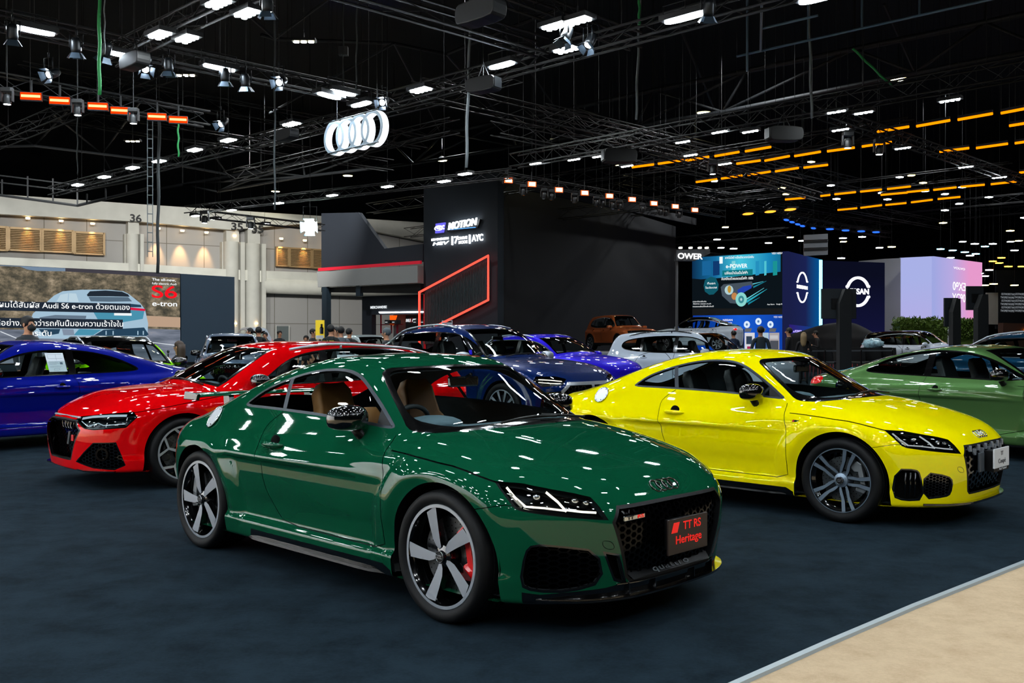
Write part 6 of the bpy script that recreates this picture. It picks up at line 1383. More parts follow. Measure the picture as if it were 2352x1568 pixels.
    for (a,b_) in (((632,90),(780,-20)),((632,90),(530,0)),((905,100),(620,260)),((905,100),(1010,300)),((1025,125),(1180,300)),((80,335),(-20,270)),((80,335),(170,240)),((235,354),(120,260)),((235,354),(330,225)),((235,354),(270,420)),((1160,80),(1330,330)),((1560,60),(1640,250)),((2030,10),(2100,165)),((480,340),(528,408))):
        b=MB(); b.tube([at_z(*a,13),at_z(*b_,11.8) if b_[1]>0 else at_z(*b_,13)],.05,6); b.build('brace_pipe',PIPE,f2)
    # catwalk in front of the concrete wall
    cw=empty('catwalk',(0,0,0)); tag(cw,'dark steel catwalk with railing above the parapet of the concrete wall','catwalk'); D=46
    for pts,r in (([(-120,432),(178,472),(345,432)],.07),([(-120,405),(178,440),(345,408)],.035),([(-120,388),(178,425),(345,392)],.035)): b=MB(); b.tube([at_d(x,y,D if x<200 else 40) for x,y in pts],r,6); b.build('rail',PIPE,cw)
    for x,y0,y1 in ((5,412,447),(64,405,456),(122,410,464),(178,415,473),(200,445,467),(243,432,457),(290,425,445)): b=MB(); b.tube([at_d(x,y0,D if x<180 else 43),at_d(x,y1,D if x<180 else 43)],.04,6); b.build('rail_post',PIPE,cw)
    # pale tubular frame at the top right
    tf=empty('tube_frame',(0,0,0)); tag(tf,'thin bluish tubular frame hanging at the top right','frame'); BP=mat('bluish_tube','#5b7284',.4,metal=.3)
    for pts in ([(1692,130),(2290,-4)],[(1751,66),(1878,36)],[(1749,10),(1747,117)],[(1856,10),(1856,95)],[(2111,-10),(2111,33)],[(1979,-10),(1979,62)],[(1716,-10),(1716,164)]): b=MB(); b.tube([at_z(*pts[0],8.2) if pts[0][0]!=pts[1][0] else at_d(*pts[0],22),at_z(*pts[1],8.2) if pts[0][0]!=pts[1][0] else at_d(*pts[1],22)],.028,6); b.build('tube',BP,tf)
    # lamps of the same rig nearer than the picture shows: over and behind the camera
    lab='white flood lamp of the stand rig above and behind the viewer'; n=0
    proto=mk_flood((0,0,6.6),0,lab,'stand rig lamps out of the picture',None,.42,.15); pc=mk_cells((0,0,6.6),0,'eight-cell panel of the stand rig above and behind the viewer','stand rig panels out of the picture')
    first=[True,True]
    for i,off in enumerate((5.2,10.4,15.6,20.8)):
        o=c0+v*off; 
        for k in range(16):
            p=o+u*(1.0+1.75*k+.7*(i%2))+v*(.5 if k%2 else -.5)
            if p[1]>13.6 or p[1]<-11: continue
            j=0 if (k+i)%3 else 1; src=[proto,pc][j]; q=src if first[j] else copy_tree(src); first[j]=False
            q.location=(p[0],p[1],Z); q.rotation_euler=(0,0,A45 if (k%2) else -A45)
        truss(c0+v*off+u*.5,c0+v*off+u*30,f'stand rig truss out of the picture, {nth(i)} towards the viewer',step=1.2)
    for i,off in enumerate((2.6,7.8,13.,18.2)):
        for k in range(12):
            p=c0+v*off+u*(2.+2.4*k)
            if p[1]>13.4 or p[1]<-9: continue
            q=copy_tree(pc); q.location=(p[0],p[1],6.6); q.rotation_euler=(0,0,A45*(1 if k%2 else -1)); q.scale=(.6,.6,1)
    for (x,y) in ((-9,2),(-11,6),(-13,9.5),(-16,4),(-12,0),(-15,12.5),(-18,9),(-7,-2),(3,-3),(7,0),(-2,-4),(11,3)):  # unseen panels added to brighten the aisle carpet that the green door reflects
        q=copy_tree(pc); q.location=(x,y,6.2); q.rotation_euler=(0,0,.5); q['label']='added unseen eight-cell panel brightening the beige aisle beside and behind the viewer'; q['group']='added aisle fill panels out of the picture'; q.scale=(1.4,1.4,1)
    # hall floods high under the roof (seen as reflections and light on walls)
    for i,(x,y) in enumerate([(-24,36),(-12,44),(-30,48),(-3,52),(8,36),(20,44),(30,56),(14,58),(-18,24),(24,26),(0,-6),(-16,-2),(16,-2),(40,40),(-2,30)]):
        l=bpy.data.lights.new('hall_flood','SPOT'); l.energy=1500 if y>20 else 600; l.color=(.93,.97,1) ; l.spot_size=2.6; l.spot_blend=.6; l.shadow_soft_size=.25; o=link(bpy.data.objects.new('hall_flood',l)); o.location=(x,y,12.5)
build_lights()

for i,(px,D) in enumerate([(60,40),(330,42),(560,44),(720,46)]):  # spots without fixtures, added to brighten the concrete wall
    l=bpy.data.lights.new('wall_fill_light','SPOT'); l.energy=3600; l.color=(1,.99,.95); l.spot_size=1.3; l.spot_blend=.8; l.shadow_soft_size=.2; p=at_d(px,300,D); o=link(bpy.data.objects.new('wall_fill_light',l)); o.location=p
    q=at_d(px,640,D+14)-p; o.rotation_euler=Vector(q).to_track_quat('-Z','Y').to_euler()
for x,y in ((-11,1),(-11,7),(-11,12)):  # out-of-view fill spots added so the neighbouring stand wall reflects brightly
    l=bpy.data.lights.new('neighbour_fill_light','SPOT'); l.energy=2600; l.spot_size=1.9; l.shadow_soft_size=.2; o=link(bpy.data.objects.new('neighbour_fill_light',l)); o.location=(x,y-2,6); o.rotation_euler=Vector((-6,0,-4.5)).to_track_quat('-Z','Y').to_euler()
# ---------------------------------------------------------------- further cars
def paintm(n,c,metal=0.,r=.6): return mat(n,c,r,coat=1,spec=.0,metal=metal,coatr=.02)
GREEN=paintm('british_green_paint','#07462d'); YEL=paintm('yellow_paint','#f4e400'); RED=paintm('red_paint','#d40208'); BLUE=paintm('deep_blue_paint','#06127a',.35,.45); SAGE=paintm('sage_green_paint','#4a6e3c',.45,.4)
NAVY=paintm('navy_paint','#061f52',.4,.4); WHITE=paintm('white_paint','#c2ccd8'); COPPER=paintm('copper_paint','#a8562c',.5,.4); GREYP=paintm('steel_blue_paint','#5a6a80',.5,.4); LIME=paintm('lime_paint','#8ae800'); TEAL=paintm('dark_teal_paint','#123c58',.4,.4); PURP=paintm('violet_blue_paint','#2a1ad0',.3,.4); SILV=paintm('silver_paint','#9aa6a8',.5,.4)
COUPE=car_shape(2.766,2.24,-2.48,.925,.68,(1.08,.98),[(-2.9,.80),(-2.45,.935),(-2.1,1.0),(-1.85,1.065),(-1.5,1.165),(-1.1,1.265),(-.7,1.33),(-.25,1.367),(.05,1.364),(.28,1.335),(.7,1.18),(1.08,.99),(1.5,.77)],[(-2.42,.93),(-2.0,.985),(-1.4,.98)],.955,.80,(.45,.3),flare=.026)
COUPE2=dict(COUPE,roof=[(x,z+(.06 if x<.1 else .05 if x<.3 else .01)) for x,z in COUPE['roof']],hood=[(x,z+(.03 if x<-1.3 else 0)) for x,z in COUPE['hood']])
def coupe_cfg(**k):
    c=dict(shape=COUPE,res=.02,hub=.885,dlo=[(.95,.925),(.70,1.055),(.42,1.19),(.15,1.265),(-.2,1.300),(-.6,1.285),(-.95,1.215),(-1.2,1.12),(-1.42,.995),(-1.1,.972),(-.3,.955)],posts=[[(-.47,1.4),(-.37,1.4),(-.34,.9),(-.44,.9)]],ws=(.32,1.09),rw=(-1.05,-1.85),pillar=.075,
     hoodline=[(.80,.88),(1.1,.86),(1.4,.82),(1.8,.75),(2.1,.68)],doors=[[(.90,.86),(.95,.6),(.95,.30),(-.30,.30),(-.42,.5),(-.45,.8),(-.40,.96)]],
     head=[(1.22,.665),(1.10,.60),(.86,.60),(.68,.66),(.66,.71),(.90,.715),(1.18,.69)],drl=[([(.75,.68),(.95,.66),(1.15,.65)],.008)],drlm=glow('soft_lamp_strip','#cfe6f4',.7),grille=[(-.02,.64),(.42,.63),(.52,.53),(.36,.28),(-.02,.27)],intakes=[[(1.16,.28),(1.05,.42),(.82,.44),(.76,.27),(.86,.23)]],
     tail=[(.80,.80),(.84,.90),(1.12,.92),(1.15,.80)],mirror=(.62,.925,1.0),mirm=BLK,handles=[(-.22,.80)],style='ten',rim=.26,antenna=-.95,int=dict(seatx=-.1,seatz=.28,dashx=.66,dashz=.90,mirz=1.22,mirx=.45),wip=True,trimm=BLK)
    c.update(k); return c
def suv_shape(H=1.68,front=2.4,rear=-2.45,W=.96,wb=2.95,belt=1.1,cowl=(1.05,1.16),nose=.9,rf=.30,kind='square',bottom=.25,R=.36,**k):
    cx,cz=cowl; dz=H-cz
    if kind=='square': roof=[(rear-.5,.7),(rear-.02,belt+.02),(rear+.15,H-.22),(rear+.35,H-.07),(rear+1.,H-.02),(-.6,H),(-.1,H-.002),(rf-.1,H-.03),(rf+.1,H-.09),((rf+cx)/2,cz+dz*.50),(cx,cz+.03),(cx+.4,cz-.2)]
    else: roof=[(rear-.5,.8),(rear-.02,belt+.05),(rear+.25,belt+.17),(rear+.7,H-.27),(rear+1.15,H-.09),(-.8,H-.02),(-.3,H),(0,H-.005),(rf,H-.07),((rf+cx)/2,cz+dz*.52),(cx,cz+.02),(cx+.4,cz-.2)]
    return car_shape(wb,front,rear,W,nose,cowl,roof,[(rear+.05,belt),(rear+.5,belt),(-1.3,belt)],belt,W-.12,(.35,.15),bottom=bottom,R=R,nd=.85,crease=.16,spinez=.8,crown=.8,**k)
def suv_cfg(sh,H,front,rear,belt,cowl,rf,kind='square',**k):
    cx=cowl[0]; s=kind=='square'
    t=H-.13
    dlo=[(cx-.12,belt+.0),((cx+rf)/2-.02,(belt+t)/2),(rf-.05,t-.03),(-.3,t+.005),(-.9,t-.005),(rear+1.0,t-.05),(rear+.62 if s else rear+.85,t-.12),(rear+.55 if s else rear+.65,belt+.12),(rear+.9,belt+.03),(-.4,belt)]
    c=dict(shape=sh,res=.035,lod=1,hub=sh['W'] if 'W' in sh else .90,dlo=dlo,posts=[[(-.30,H+.1),(-.20,H+.1),(-.18,belt-.1),(-.28,belt-.1)],[(-1.28,H+.1),(-1.2,H+.1),(-1.15,belt-.1),(-1.23,belt-.1)]],ws=(rf+.02,cx+.0),rw=(rear+.75,rear+.2) if not s else (rear+.28,rear+.05),pillar=.08,
     doors=[[(cx-.25,belt-.1),(cx-.15,.8),(cx-.15,.42),(-.22,.42),(-.24,belt)],[(-.25,.42),(-.25,belt),(-1.2,belt+.02),(-1.3,belt-.3),(-1.05,.7),(-.95,.42)]],
     mirror=(.62,sh['plan'][3][1]+.02,belt+.03),mirs=1.05,handles=[(-.05,belt-.13),(-1.08,belt-.11)],style='multi',rim=sh['wz']-.095,int=dict(seatx=-.1,seatz=.5,dashx=.62,dashz=belt-.02,mirz=H-.2,mirx=.42,rearfull=True,rearx=.9,dashw=.7),rails=(.1,rear+.75,.62))
    c.update(k); return c
def place(label,cat,x,y,h,paint,cfg,z=0,group=None):
    r=empty('car',(x,y,z),h); tag(r,label,cat,group); make_car(r,paint,cfg); return r
def sticker(root,pts,label,lines=True,m=None):
    """printed sheet stuck behind a side window; pts in car space"""
    b=MB(); b.add(pts,[(0,1,2,3)]); o=b.build('window_sheet',m or mat('paper_white','#cfdbe4',.5,emit='#cfdbe4',es=.12),root)
    if lines:
        p=[np.array(q,float) for q in pts]; n=np.cross(p[1]-p[0],p[3]-p[0]); n/=np.linalg.norm(n); n=n*(-1 if n[1]*p[0][1]<0 else 1)*.002
        ip=mat('print_blue_grey','#5f7388',.6); L=lambda u,v:p[0]*(1-u)*(1-v)+p[1]*u*(1-v)+p[2]*u*v+p[3]*(1-u)*v+n
        c=MB()
        for (u0,v0,u1,v1) in ((.1,.08,.9,.09),(.1,.08,.11,.3),(.1,.3,.9,.31),(.55,.08,.56,.4),(.1,.45,.9,.46),(.1,.5,.6,.51),(.1,.55,.7,.56),(.1,.6,.5,.61),(.7,.5,.85,.62),(.1,.70,.8,.71),(.1,.76,.7,.77),(.3,.84,.6,.85),(.3,.84,.31,.94),(.6,.84,.61,.94),(.3,.93,.55,.94)): c.add([L(u0,v0),L(u1,v0),L(u1,v1),L(u0,v1)],[(0,1,2,3)])
        c.build('sheet_print',ip,o)
def build_cars():
    r=empty('car',(-.6412,6.4094,0),-.7768); tag(r,'deep green coupe with red brake calipers, tan seats and red-lettered number plate','car'); build_tt(r,GREEN,'rs')
    r=empty('car',(2.2745,9.0877,0),-.7700); tag(r,'bright yellow coupe with grey double-spoke wheels and white front plate','car'); build_tt(r,YEL,'s')
    RS4C.update(mirm=BLK,handm=BLK,drlm=glow('soft_lamp_strip','#cfe6f4',.7),railm=ALU,trimm=BLK,cal=mat('black_caliper','#151515',.4),face=mat('bright_alloy','#c3c9d0',.32,metal=.7))
    R=place('bright red estate with silver roof rails and black honeycomb grille','car',-2.74,11.025,-2.4036,RED,RS4C)
    # front plate of the red car, rings, lower lip
    sk=Skin(Shape(RS4),.08); P=sk.snap('front',[(0.001,.50)])[0]
    b=MB(); 
    q=sk.snap('front',[(abs(y),.205) for y in np.linspace(0,.78,16)]); nrm=sk.S.normal(q); nrm[:,2]=0; nrm/=np.linalg.norm(nrm,axis=1,keepdims=True)
    Rr=[[(p-n*.05)*[1,1,0]+[0,0,.205],(p+n*.04)*[1,1,0]+[0,0,.20],(p+n*.04)*[1,1,0]+[0,0,.188],(p-n*.05)*[1,1,0]+[0,0,.188]] for p,n in zip(q,nrm)]; full=[[v*[1,-1,1] for v in r_] for r_ in Rr[::-1]][:-1]+Rr; b.loft(full); b.build('splitter',BLK,R)
    rings_=MB(); 
    for k in range(4): c=np.array([P[0]-.005,(k-1.5)*.075,.615]); rings_.tube([c+np.array([0,.052*math.cos(a),.052*math.sin(a)]) for a in np.linspace(0,6.283,24,endpoint=False)],.0075,6,True)
    rings_.build('ring_emblem',BLK,R,smooth=True)
    b=MB(); b.prism([(.03,.53),(-.02,.53),(-.07,.40),(-.02,.40)],0,P[0]-.02,P[0]-.01); b.build('front_badge',mat('satin_silver_dark','#6a6e72',.3,metal=.8),R); b=MB(); b.prism([(.12,.50),(.06,.50),(.05,.44),(.11,.44)],0,P[0]-.02,P[0]-.01); b.build('red_badge',mat('badge_red','#c01018',.4),R)
    for s in (1,-1): b=MB(); p=sk.snap('diag',[(1.02,.36)],-.015)[0]*[1,-s*-1 if s>0 else -1,1]; b.lathe([(.045,0),(.062,.0),(.062,.02),(.045,.02)],24,axis=0,closed=True,M=Matrix.Translation((sk.snap('diag',[(1.02,.355)])[0][0]-.02,s*abs(sk.snap('diag',[(1.02,.355)])[0][1]),.355))@Matrix.Rotation(s*.75,4,'Z')); b.build('fog_ring',GRB_,R)
    b=MB(); g=sk.snap('front',[(y,.685) for y in np.linspace(0.001,.36,10)]); L_=[p*[1,-1,1] for p in g[::-1]]+[p for p in g]; b.tube([p+np.array([.004,0,0]) for p in L_],.011,6); b.build('bonnet_edge_strip',ALU,R,smooth=True)
    sticker(R,[(-.75,.655,1.17),(-.47,.655,1.17),(-.47,.645,1.26),(-.75,.645,1.26)],'x',False)
    R=place('deep blue coupe at the left edge with printed sheet in its window','car',-6.8099,13.3751,-2.2966,BLUE,coupe_cfg(shape=COUPE2)); sticker(R,[(-.10,.765,1.0),(-.34,.765,1.0),(-.32,.66,1.25),(-.08,.66,1.25)][::-1],'x')
    place('sage green coupe with black mirror, cut by the right edge','car',6.2218,12.5799,-.9976,SAGE,coupe_cfg())
    sh=suv_shape(1.69,2.52,-2.48,.985,2.998,1.12,(1.08,1.17),.83,.34,'coupe',R=.385,nosez=0); R=place('navy blue luxury off-roader with silver mirror and silver-edged grille','car',-.5438,16.4481,-.784,NAVY,suv_cfg(sh,1.69,2.52,-2.48,1.12,(1.08,1.17),.34,'coupe',res=.025,hub=.96,mirm=ALU,railm=ALU,trimm=BLK,grille=[(-.02,.80),(.50,.80),(.66,.66),(.56,.36),(-.02,.32)],gframe=.05,gm=mat('satin_silver','#b8bcc0',.3,metal=.8),gcell=.10,gmesh=BLK,rings=('front',.755,.055),head=[(1.34,.84),(1.28,.76),(.98,.74),(.86,.82),(.90,.88),(1.20,.875)],drl=[([(.93,.84),(1.1,.83),(1.28,.81)],.012),([(.93,.80),(1.1,.785),(1.26,.78)],.010)],intakes=[[(1.30,.35),(1.26,.66),(1.0,.64),(.95,.36)]],int=dict(seatx=-.1,seatz=.5,dashx=.62,dashz=1.1,mirz=1.45,mirx=.42,rearfull=True,rearx=.9,dashm=mat('pale_dash','#8fa09a',.6)),tail=[(1.0,.95),(1.05,1.02),(1.3,1.02),(1.3,.95)],style='ten',wip=True))
    sh=suv_shape(1.65,2.35,-2.40,.965,2.89,1.10,(1.02,1.14),.86,.32,'square',R=.37); place('white off-roader seen from its side behind the yellow coupe','car',4.6255,23.8322,-.6905,WHITE,suv_cfg(sh,1.65,2.35,-2.40,1.10,(1.02,1.14),.32,'square',hub=.93,clad=0,tail=[(1.0,.93),(1.02,1.03),(1.28,1.05),(1.30,.96)],railm=BLK,trimm=BLK,res=.03))
    sh=suv_shape(1.68,2.15,-2.2,.92,2.65,1.06,(.95,1.14),.98,.30,'square',R=.36); place('copper-orange off-roader parked on the grey stage','car',5.0167,44.9941,-1.1679,COPPER,suv_cfg(sh,1.68,2.15,-2.2,1.06,(.95,1.14),.30,hub=.88,res=.05,clad=.05,grille=[(-.02,.95),(.6,.92),(.6,.7),(-.02,.66)],head=[(1.2,.93),(1.18,.80),(.9,.80),(.86,.90)],tail=[(1.0,.93),(1.02,1.03),(1.2,1.05),(1.2,.96)]),z=.9)
    sh=suv_shape(1.60,2.1,-2.15,.88,2.62,1.05,(.95,1.10),.90,.30,'coupe',R=.34); place('white hatchback with black roof on the stage by the blue banner','car',8.75,46,math.pi-.55,WHITE,suv_cfg(sh,1.60,2.1,-2.15,1.05,(.95,1.10),.30,'coupe',hub=.84,res=.05,blackroof=1.14,tail=[(.95,.95),(.98,1.05),(1.2,1.05),(1.2,.95)]),z=.9)
    sh=suv_shape(1.62,2.1,-2.15,.90,2.65,1.05,(.95,1.12),.92,.30,'square',R=.35); place('white off-roader with black roof below the hedge','car',15.9,38.0,-.80,WHITE,suv_cfg(sh,1.62,2.1,-2.15,1.05,(.95,1.12),.30,hub=.86,res=.045,blackroof=1.3,clad=.04,tail=[(.95,.93),(.98,1.08),(1.2,1.08),(1.2,.93)]),z=.16)
    b=MB(); b.box((15.9,38,.08),(6,6,.16)); tag(b.build('display_plinth',mat('plinth_grey','#3a4048',.7)),'low grey plinth under the white black-roofed off-roader','plinth')
    sh=suv_shape(1.60,2.2,-2.25,.92,2.68,1.05,(1.0,1.10),.88,.30,'coupe',R=.36); place('steel blue off-roader facing the viewer beside the slate partition','car',-7.4484,25.7652,-1.2433,GREYP,suv_cfg(sh,1.60,2.2,-2.25,1.05,(1.0,1.10),.30,'coupe',hub=.88,mirm=BLK,grille=[(-.02,.85),(.5,.83),(.6,.6),(.4,.35),(-.02,.35)],head=[(1.25,.83),(1.2,.72),(.95,.72),(.9,.82)]))
    sh=suv_shape(1.50,2.2,-2.25,.92,2.68,.98,(1.0,1.03),.74,.30,'coupe',R=.35); place('lime green hatchback with black roof behind the deep blue coupe','car',-6.98,17.0,-.80,LIME,suv_cfg(sh,1.50,2.2,-2.25,1.0,(1.0,1.07),.30,'coupe',hub=.88,blackroof=1.34,mirm=BLK,rails=(.1,-.5,.6)))
    sh=suv_shape(1.60,2.45,-2.45,.97,2.93,1.08,(1.05,1.13),.88,.34,'coupe',R=.38); place('dark teal fastback at the right edge behind the sage green coupe','car',10.4,18.0,-.80,TEAL,suv_cfg(sh,1.60,2.45,-2.45,1.08,(1.05,1.13),.34,'coupe',hub=.93,glass=GLASS))
    sh=suv_shape(1.56,2.3,-2.4,.95,2.9,1.05,(1.02,1.14),.88,.32,'coupe',R=.37); place('violet blue car just visible behind the navy off-roader','car',.85,22.3,-.80,PURP,suv_cfg(sh,1.56,2.3,-2.4,1.05,(1.02,1.14),.32,'coupe',hub=.9,res=.05))
    sh=suv_shape(1.60,2.1,-2.1,.9,2.65,1.05,(.95,1.1),.9,.30,'coupe',R=.35); place('silver hatchback between the visitors and the navy off-roader','car',-4.9,33,-.9,SILV,suv_cfg(sh,1.60,2.1,-2.1,1.05,(.95,1.1),.3,'coupe',hub=.86,res=.06,lod=2,tail=[(.95,.95),(.98,1.05),(1.2,1.05),(1.2,.95)]))
    sh=suv_shape(2.05,2.3,-2.6,.95,3.0,1.15,(1.3,1.2),.95,.75,'square',R=.35); place('white van in front of the round concrete column','car',-13.2,49,2.0,WHITE,suv_cfg(sh,2.05,2.3,-2.6,1.15,(1.3,1.2),.75,hub=.9,res=.07,lod=2,tail=[(1.0,1.1),(1.02,1.5),(1.25,1.5),(1.25,1.1)]))
    # covered car
    rng=np.random.RandomState(5); sh=Shape(COUPE); V,F=sh.grid(.09); V=V*[1.08,1.15,1.3]; m=V[:,2]<.55; V[m,2]=.0; ph=np.arctan2(V[:,1],V[:,0]); w=np.clip(1-V[:,2]/1.4,0,1)*.06*np.sin(ph*38); V[:,0]*=1+w; V[:,1]*=1+w
    V2=V*[1,-1,1]; o=mobj('covered_car',np.vstack([V,V2]),np.vstack([F,F[:,::-1]+len(V)]),mat('black_cloth','#07080b',.85)); o.location=(15.6,45.2,.45); o.rotation_euler=(0,0,-.35); tag(o,'car hidden under a black cloth in front of the navy logo panel','covered car')
    b=MB(); b.box((15.6,45.2,.22),(7,4.6,.44)); tag(b.build('display_plinth',mat('plinth_dark','#12161c',.7)),'dark plinth under the cloth-covered car','plinth')
build_cars()
# ---------------------------------------------------------------- people
SKIN=mat('skin','#b98363',.6); HAIR=mat('hair_black','#0b0a0a',.6)
def person(x,y,face,h,label,top='#16181c',bot='#101114',pose='stand',hair=HAIR,long=False,arms=((.10,-.02),(.10,-.02)),lean=0.,extra=None,z=0):
    """one skinned body; face = heading of the chest"""
    t=empty('person',(x,y,z),face); tag(t,label,'person'); k=h/1.70
    seat_=-.42 if pose=='sit' else 0
    J={'pel':(0,0,.95,.135,.11),'belly':(.01,0,1.08,.13,.10),'chest':(.0,0,1.27,.155,.115),'sho':(-.01,0,1.40,.12,.09),'neck':(0,0,1.49,.052,.055),'jaw':(.022,0,1.565,.062,.066),'head':(.01,0,1.64,.082,.092),'crown':(0,0,1.70,.05,.06)}
    ln=math.tan(lean); V=[];rad=[];E=[];nm={}
    def add(n,p,r1,r2,par=None):
        nm[n]=len(V); V.append(((p[0]+ln*max(0,p[2]-.95))*k,p[1]*k,(p[2]+seat_)*k)); rad.append((r1*k,r2*k)); 
        if par is not None: E.append((nm[par],nm[n]))
    prev=None
    for n,(a,b,c,r1,r2) in J.items(): add(n,(a,b,c),r1,r2,prev); prev=n
    for s,(fx,fz) in ((1,arms[0]),(-1,arms[1])):
        add(f's{s}',(-.01,s*.18,1.40),.062,.062,'sho')
        if fx<.2: E1=(.0,s*.25,1.13); W1=(.05+fx*.5,s*.25,.90+fz); 
        else: E1=(.04,s*.25,1.13); W1=(fx,s*.12,1.13+fz)
        add(f'e{s}',E1,.042,.042,f's{s}'); add(f'w{s}',W1,.028,.028,f'e{s}'); d=np.array(W1)-np.array(E1); d/=np.linalg.norm(d); hp=np.array(W1)+d*.05; add(f'p{s}',hp,.034,.02,f'w{s}'); add(f't{s}',hp+d*.06+np.array([.01,-s*.01,0]),.014,.02,f'p{s}'); add(f'th{s}',hp+d*.02+np.array([.03,-s*.02,0]),.009,.010,f'p{s}')
        add(f'h{s}',(0,s*.09,.90),.09,.09,'pel')
        if pose=='sit': add(f'k{s}',(.42,s*.11,.90),.062,.062,f'h{s}'); add(f'a{s}',(.42,s*.11,.50),.04,.04,f'k{s}'); add(f'f{s}',(.54,s*.12,.46),.035,.03,f'a{s}')
        else: add(f'k{s}',(.015,s*.10,.50),.062,.062,f'h{s}'); add(f'a{s}',(-.01,s*.10,.09),.04,.04,f'k{s}'); add(f'f{s}',(.14,s*.115,.035),.036,.028,f'a{s}')
    me=bpy.data.meshes.new('body'); me.from_pydata(V,E,[]); o=bpy.data.objects.new('body',me); link(o,t)
    sm=o.modifiers.new('skin','SKIN'); sm.use_smooth_shade=True
    for i,v in enumerate(me.skin_vertices[0].data): v.radius=rad[i]; v.use_root=(i==0)
    ss=o.modifiers.new('sub','SUBSURF'); ss.levels=2; ss.render_levels=2
    bpy.context.view_layer.update(); dg=bpy.context.evaluated_depsgraph_get(); m2=bpy.data.meshes.new_from_object(o.evaluated_get(dg)); o.modifiers.clear(); o.data=m2
    tm=mat('cloth_'+top[1:],top,.8); bm_=mat('cloth_'+bot[1:],bot,.8); m2.materials.clear(); [m2.materials.append(q) for q in (SKIN,tm,bm_,mat('shoe_black','#0a0a0b',.5))]
    co=np.zeros(len(m2.vertices)*3); m2.vertices.foreach_get('co',co); co=co.reshape(-1,3)/k; co[:,2]-=seat_; wr=[np.array(V[nm[f'w{s}']])/k-[0,0,seat_] for s in (1,-1)]
    for p in m2.polygons:
        c=co[list(p.vertices)].mean(0); mi=1
        if c[2]>1.485: mi=0
        elif min(np.linalg.norm(c-w) for w in wr)<.09 or any(np.dot(c-w,(w-np.array(V[nm[f'e{s}']])/k+[0,0,seat_]))>0 and np.linalg.norm(c-w)<.2 for w,s in zip(wr,(1,-1))): mi=0
        elif c[2]<.12: mi=3
        elif c[2]<.96 and abs(c[1])<.21: mi=2
        p.material_index=mi
    hz=(1.64+seat_)*k; hx=(.01+ln*.7)*k
    b=MB(); v,f=ellip((hx-.018*k,0,hz+.035*k),(.105*k,.095*k,.10*k),14,8); b.add([q if not (q[0]>hx+.045*k and q[2]<hz+.05*k) else (hx+.045*k,q[1],q[2]) for q in v],f)
    if long: b.loft([[(hx+(-.06+.075*math.cos(a))*k-.0,.10*w*k*math.sin(a),hz+zz*k) for a in np.linspace(0,2*math.pi,12,endpoint=False)] for zz,w in ((.06,.9),(-.06,1.05),(-.2,1.05),(-.3,.85),(-.36,.5))])
    b.build('hair',hair,t,smooth=True)
    n=MB(); n.add(*ellip((hx+.098*k,0,hz-.02*k),(.016*k,.012*k,.022*k),8,6)); n.build('nose',SKIN,t,smooth=True)
    for s in (1,-1):
        e=MB(); e.add(*ellip((hx+.086*k,s*.032*k,hz+.008*k),(.008*k,.014*k,.008*k),8,6)); e.build('eye',HAIR,t,smooth=True); e=MB(); e.add(*ellip((hx-.005*k,s*.088*k,hz-.01*k),(.018*k,.012*k,.03*k),8,6)); e.build('ear',SKIN,t,smooth=True)
    mo=MB(); mo.add(*ellip((hx+.085*k,0,hz-.062*k),(.008*k,.026*k,.007*k),8,6)); mo.build('mouth',mat('lip','#8a4a42',.6),t,smooth=True)
    if extra: extra(t,k,hx,hz,{n_:V[i] for n_,i in nm.items()})
    return t
def mask(t,k,hx,hz,J): b=MB(); b.add(*ellip((hx+.06*k,0,hz-.05*k),(.055*k,.072*k,.055*k),12,8)); b.build('face_mask',mat('mask_black','#121416',.8),t,smooth=True)
def mic(t,k,hx,hz,J):
    p=np.array(J['p-1']); b=MB(); b.tube([p+[-.0,0,-.06],p+[.0,0,.1]],.014,8); b.add(*ellip(p+[0,0,.12],(.026,.026,.03),10,8)); o=b.build('microphone_grip',BLK,t,smooth=True)
def backtext(s_,h): 
    def f(t,k,hx,hz,J): o=text('shirt_print',s_,h,mat('print_yellow','#e8d820',.6),t,(-.135*k,0,1.33*k),(math.pi/2,0,-math.pi/2),.002); 
    return f
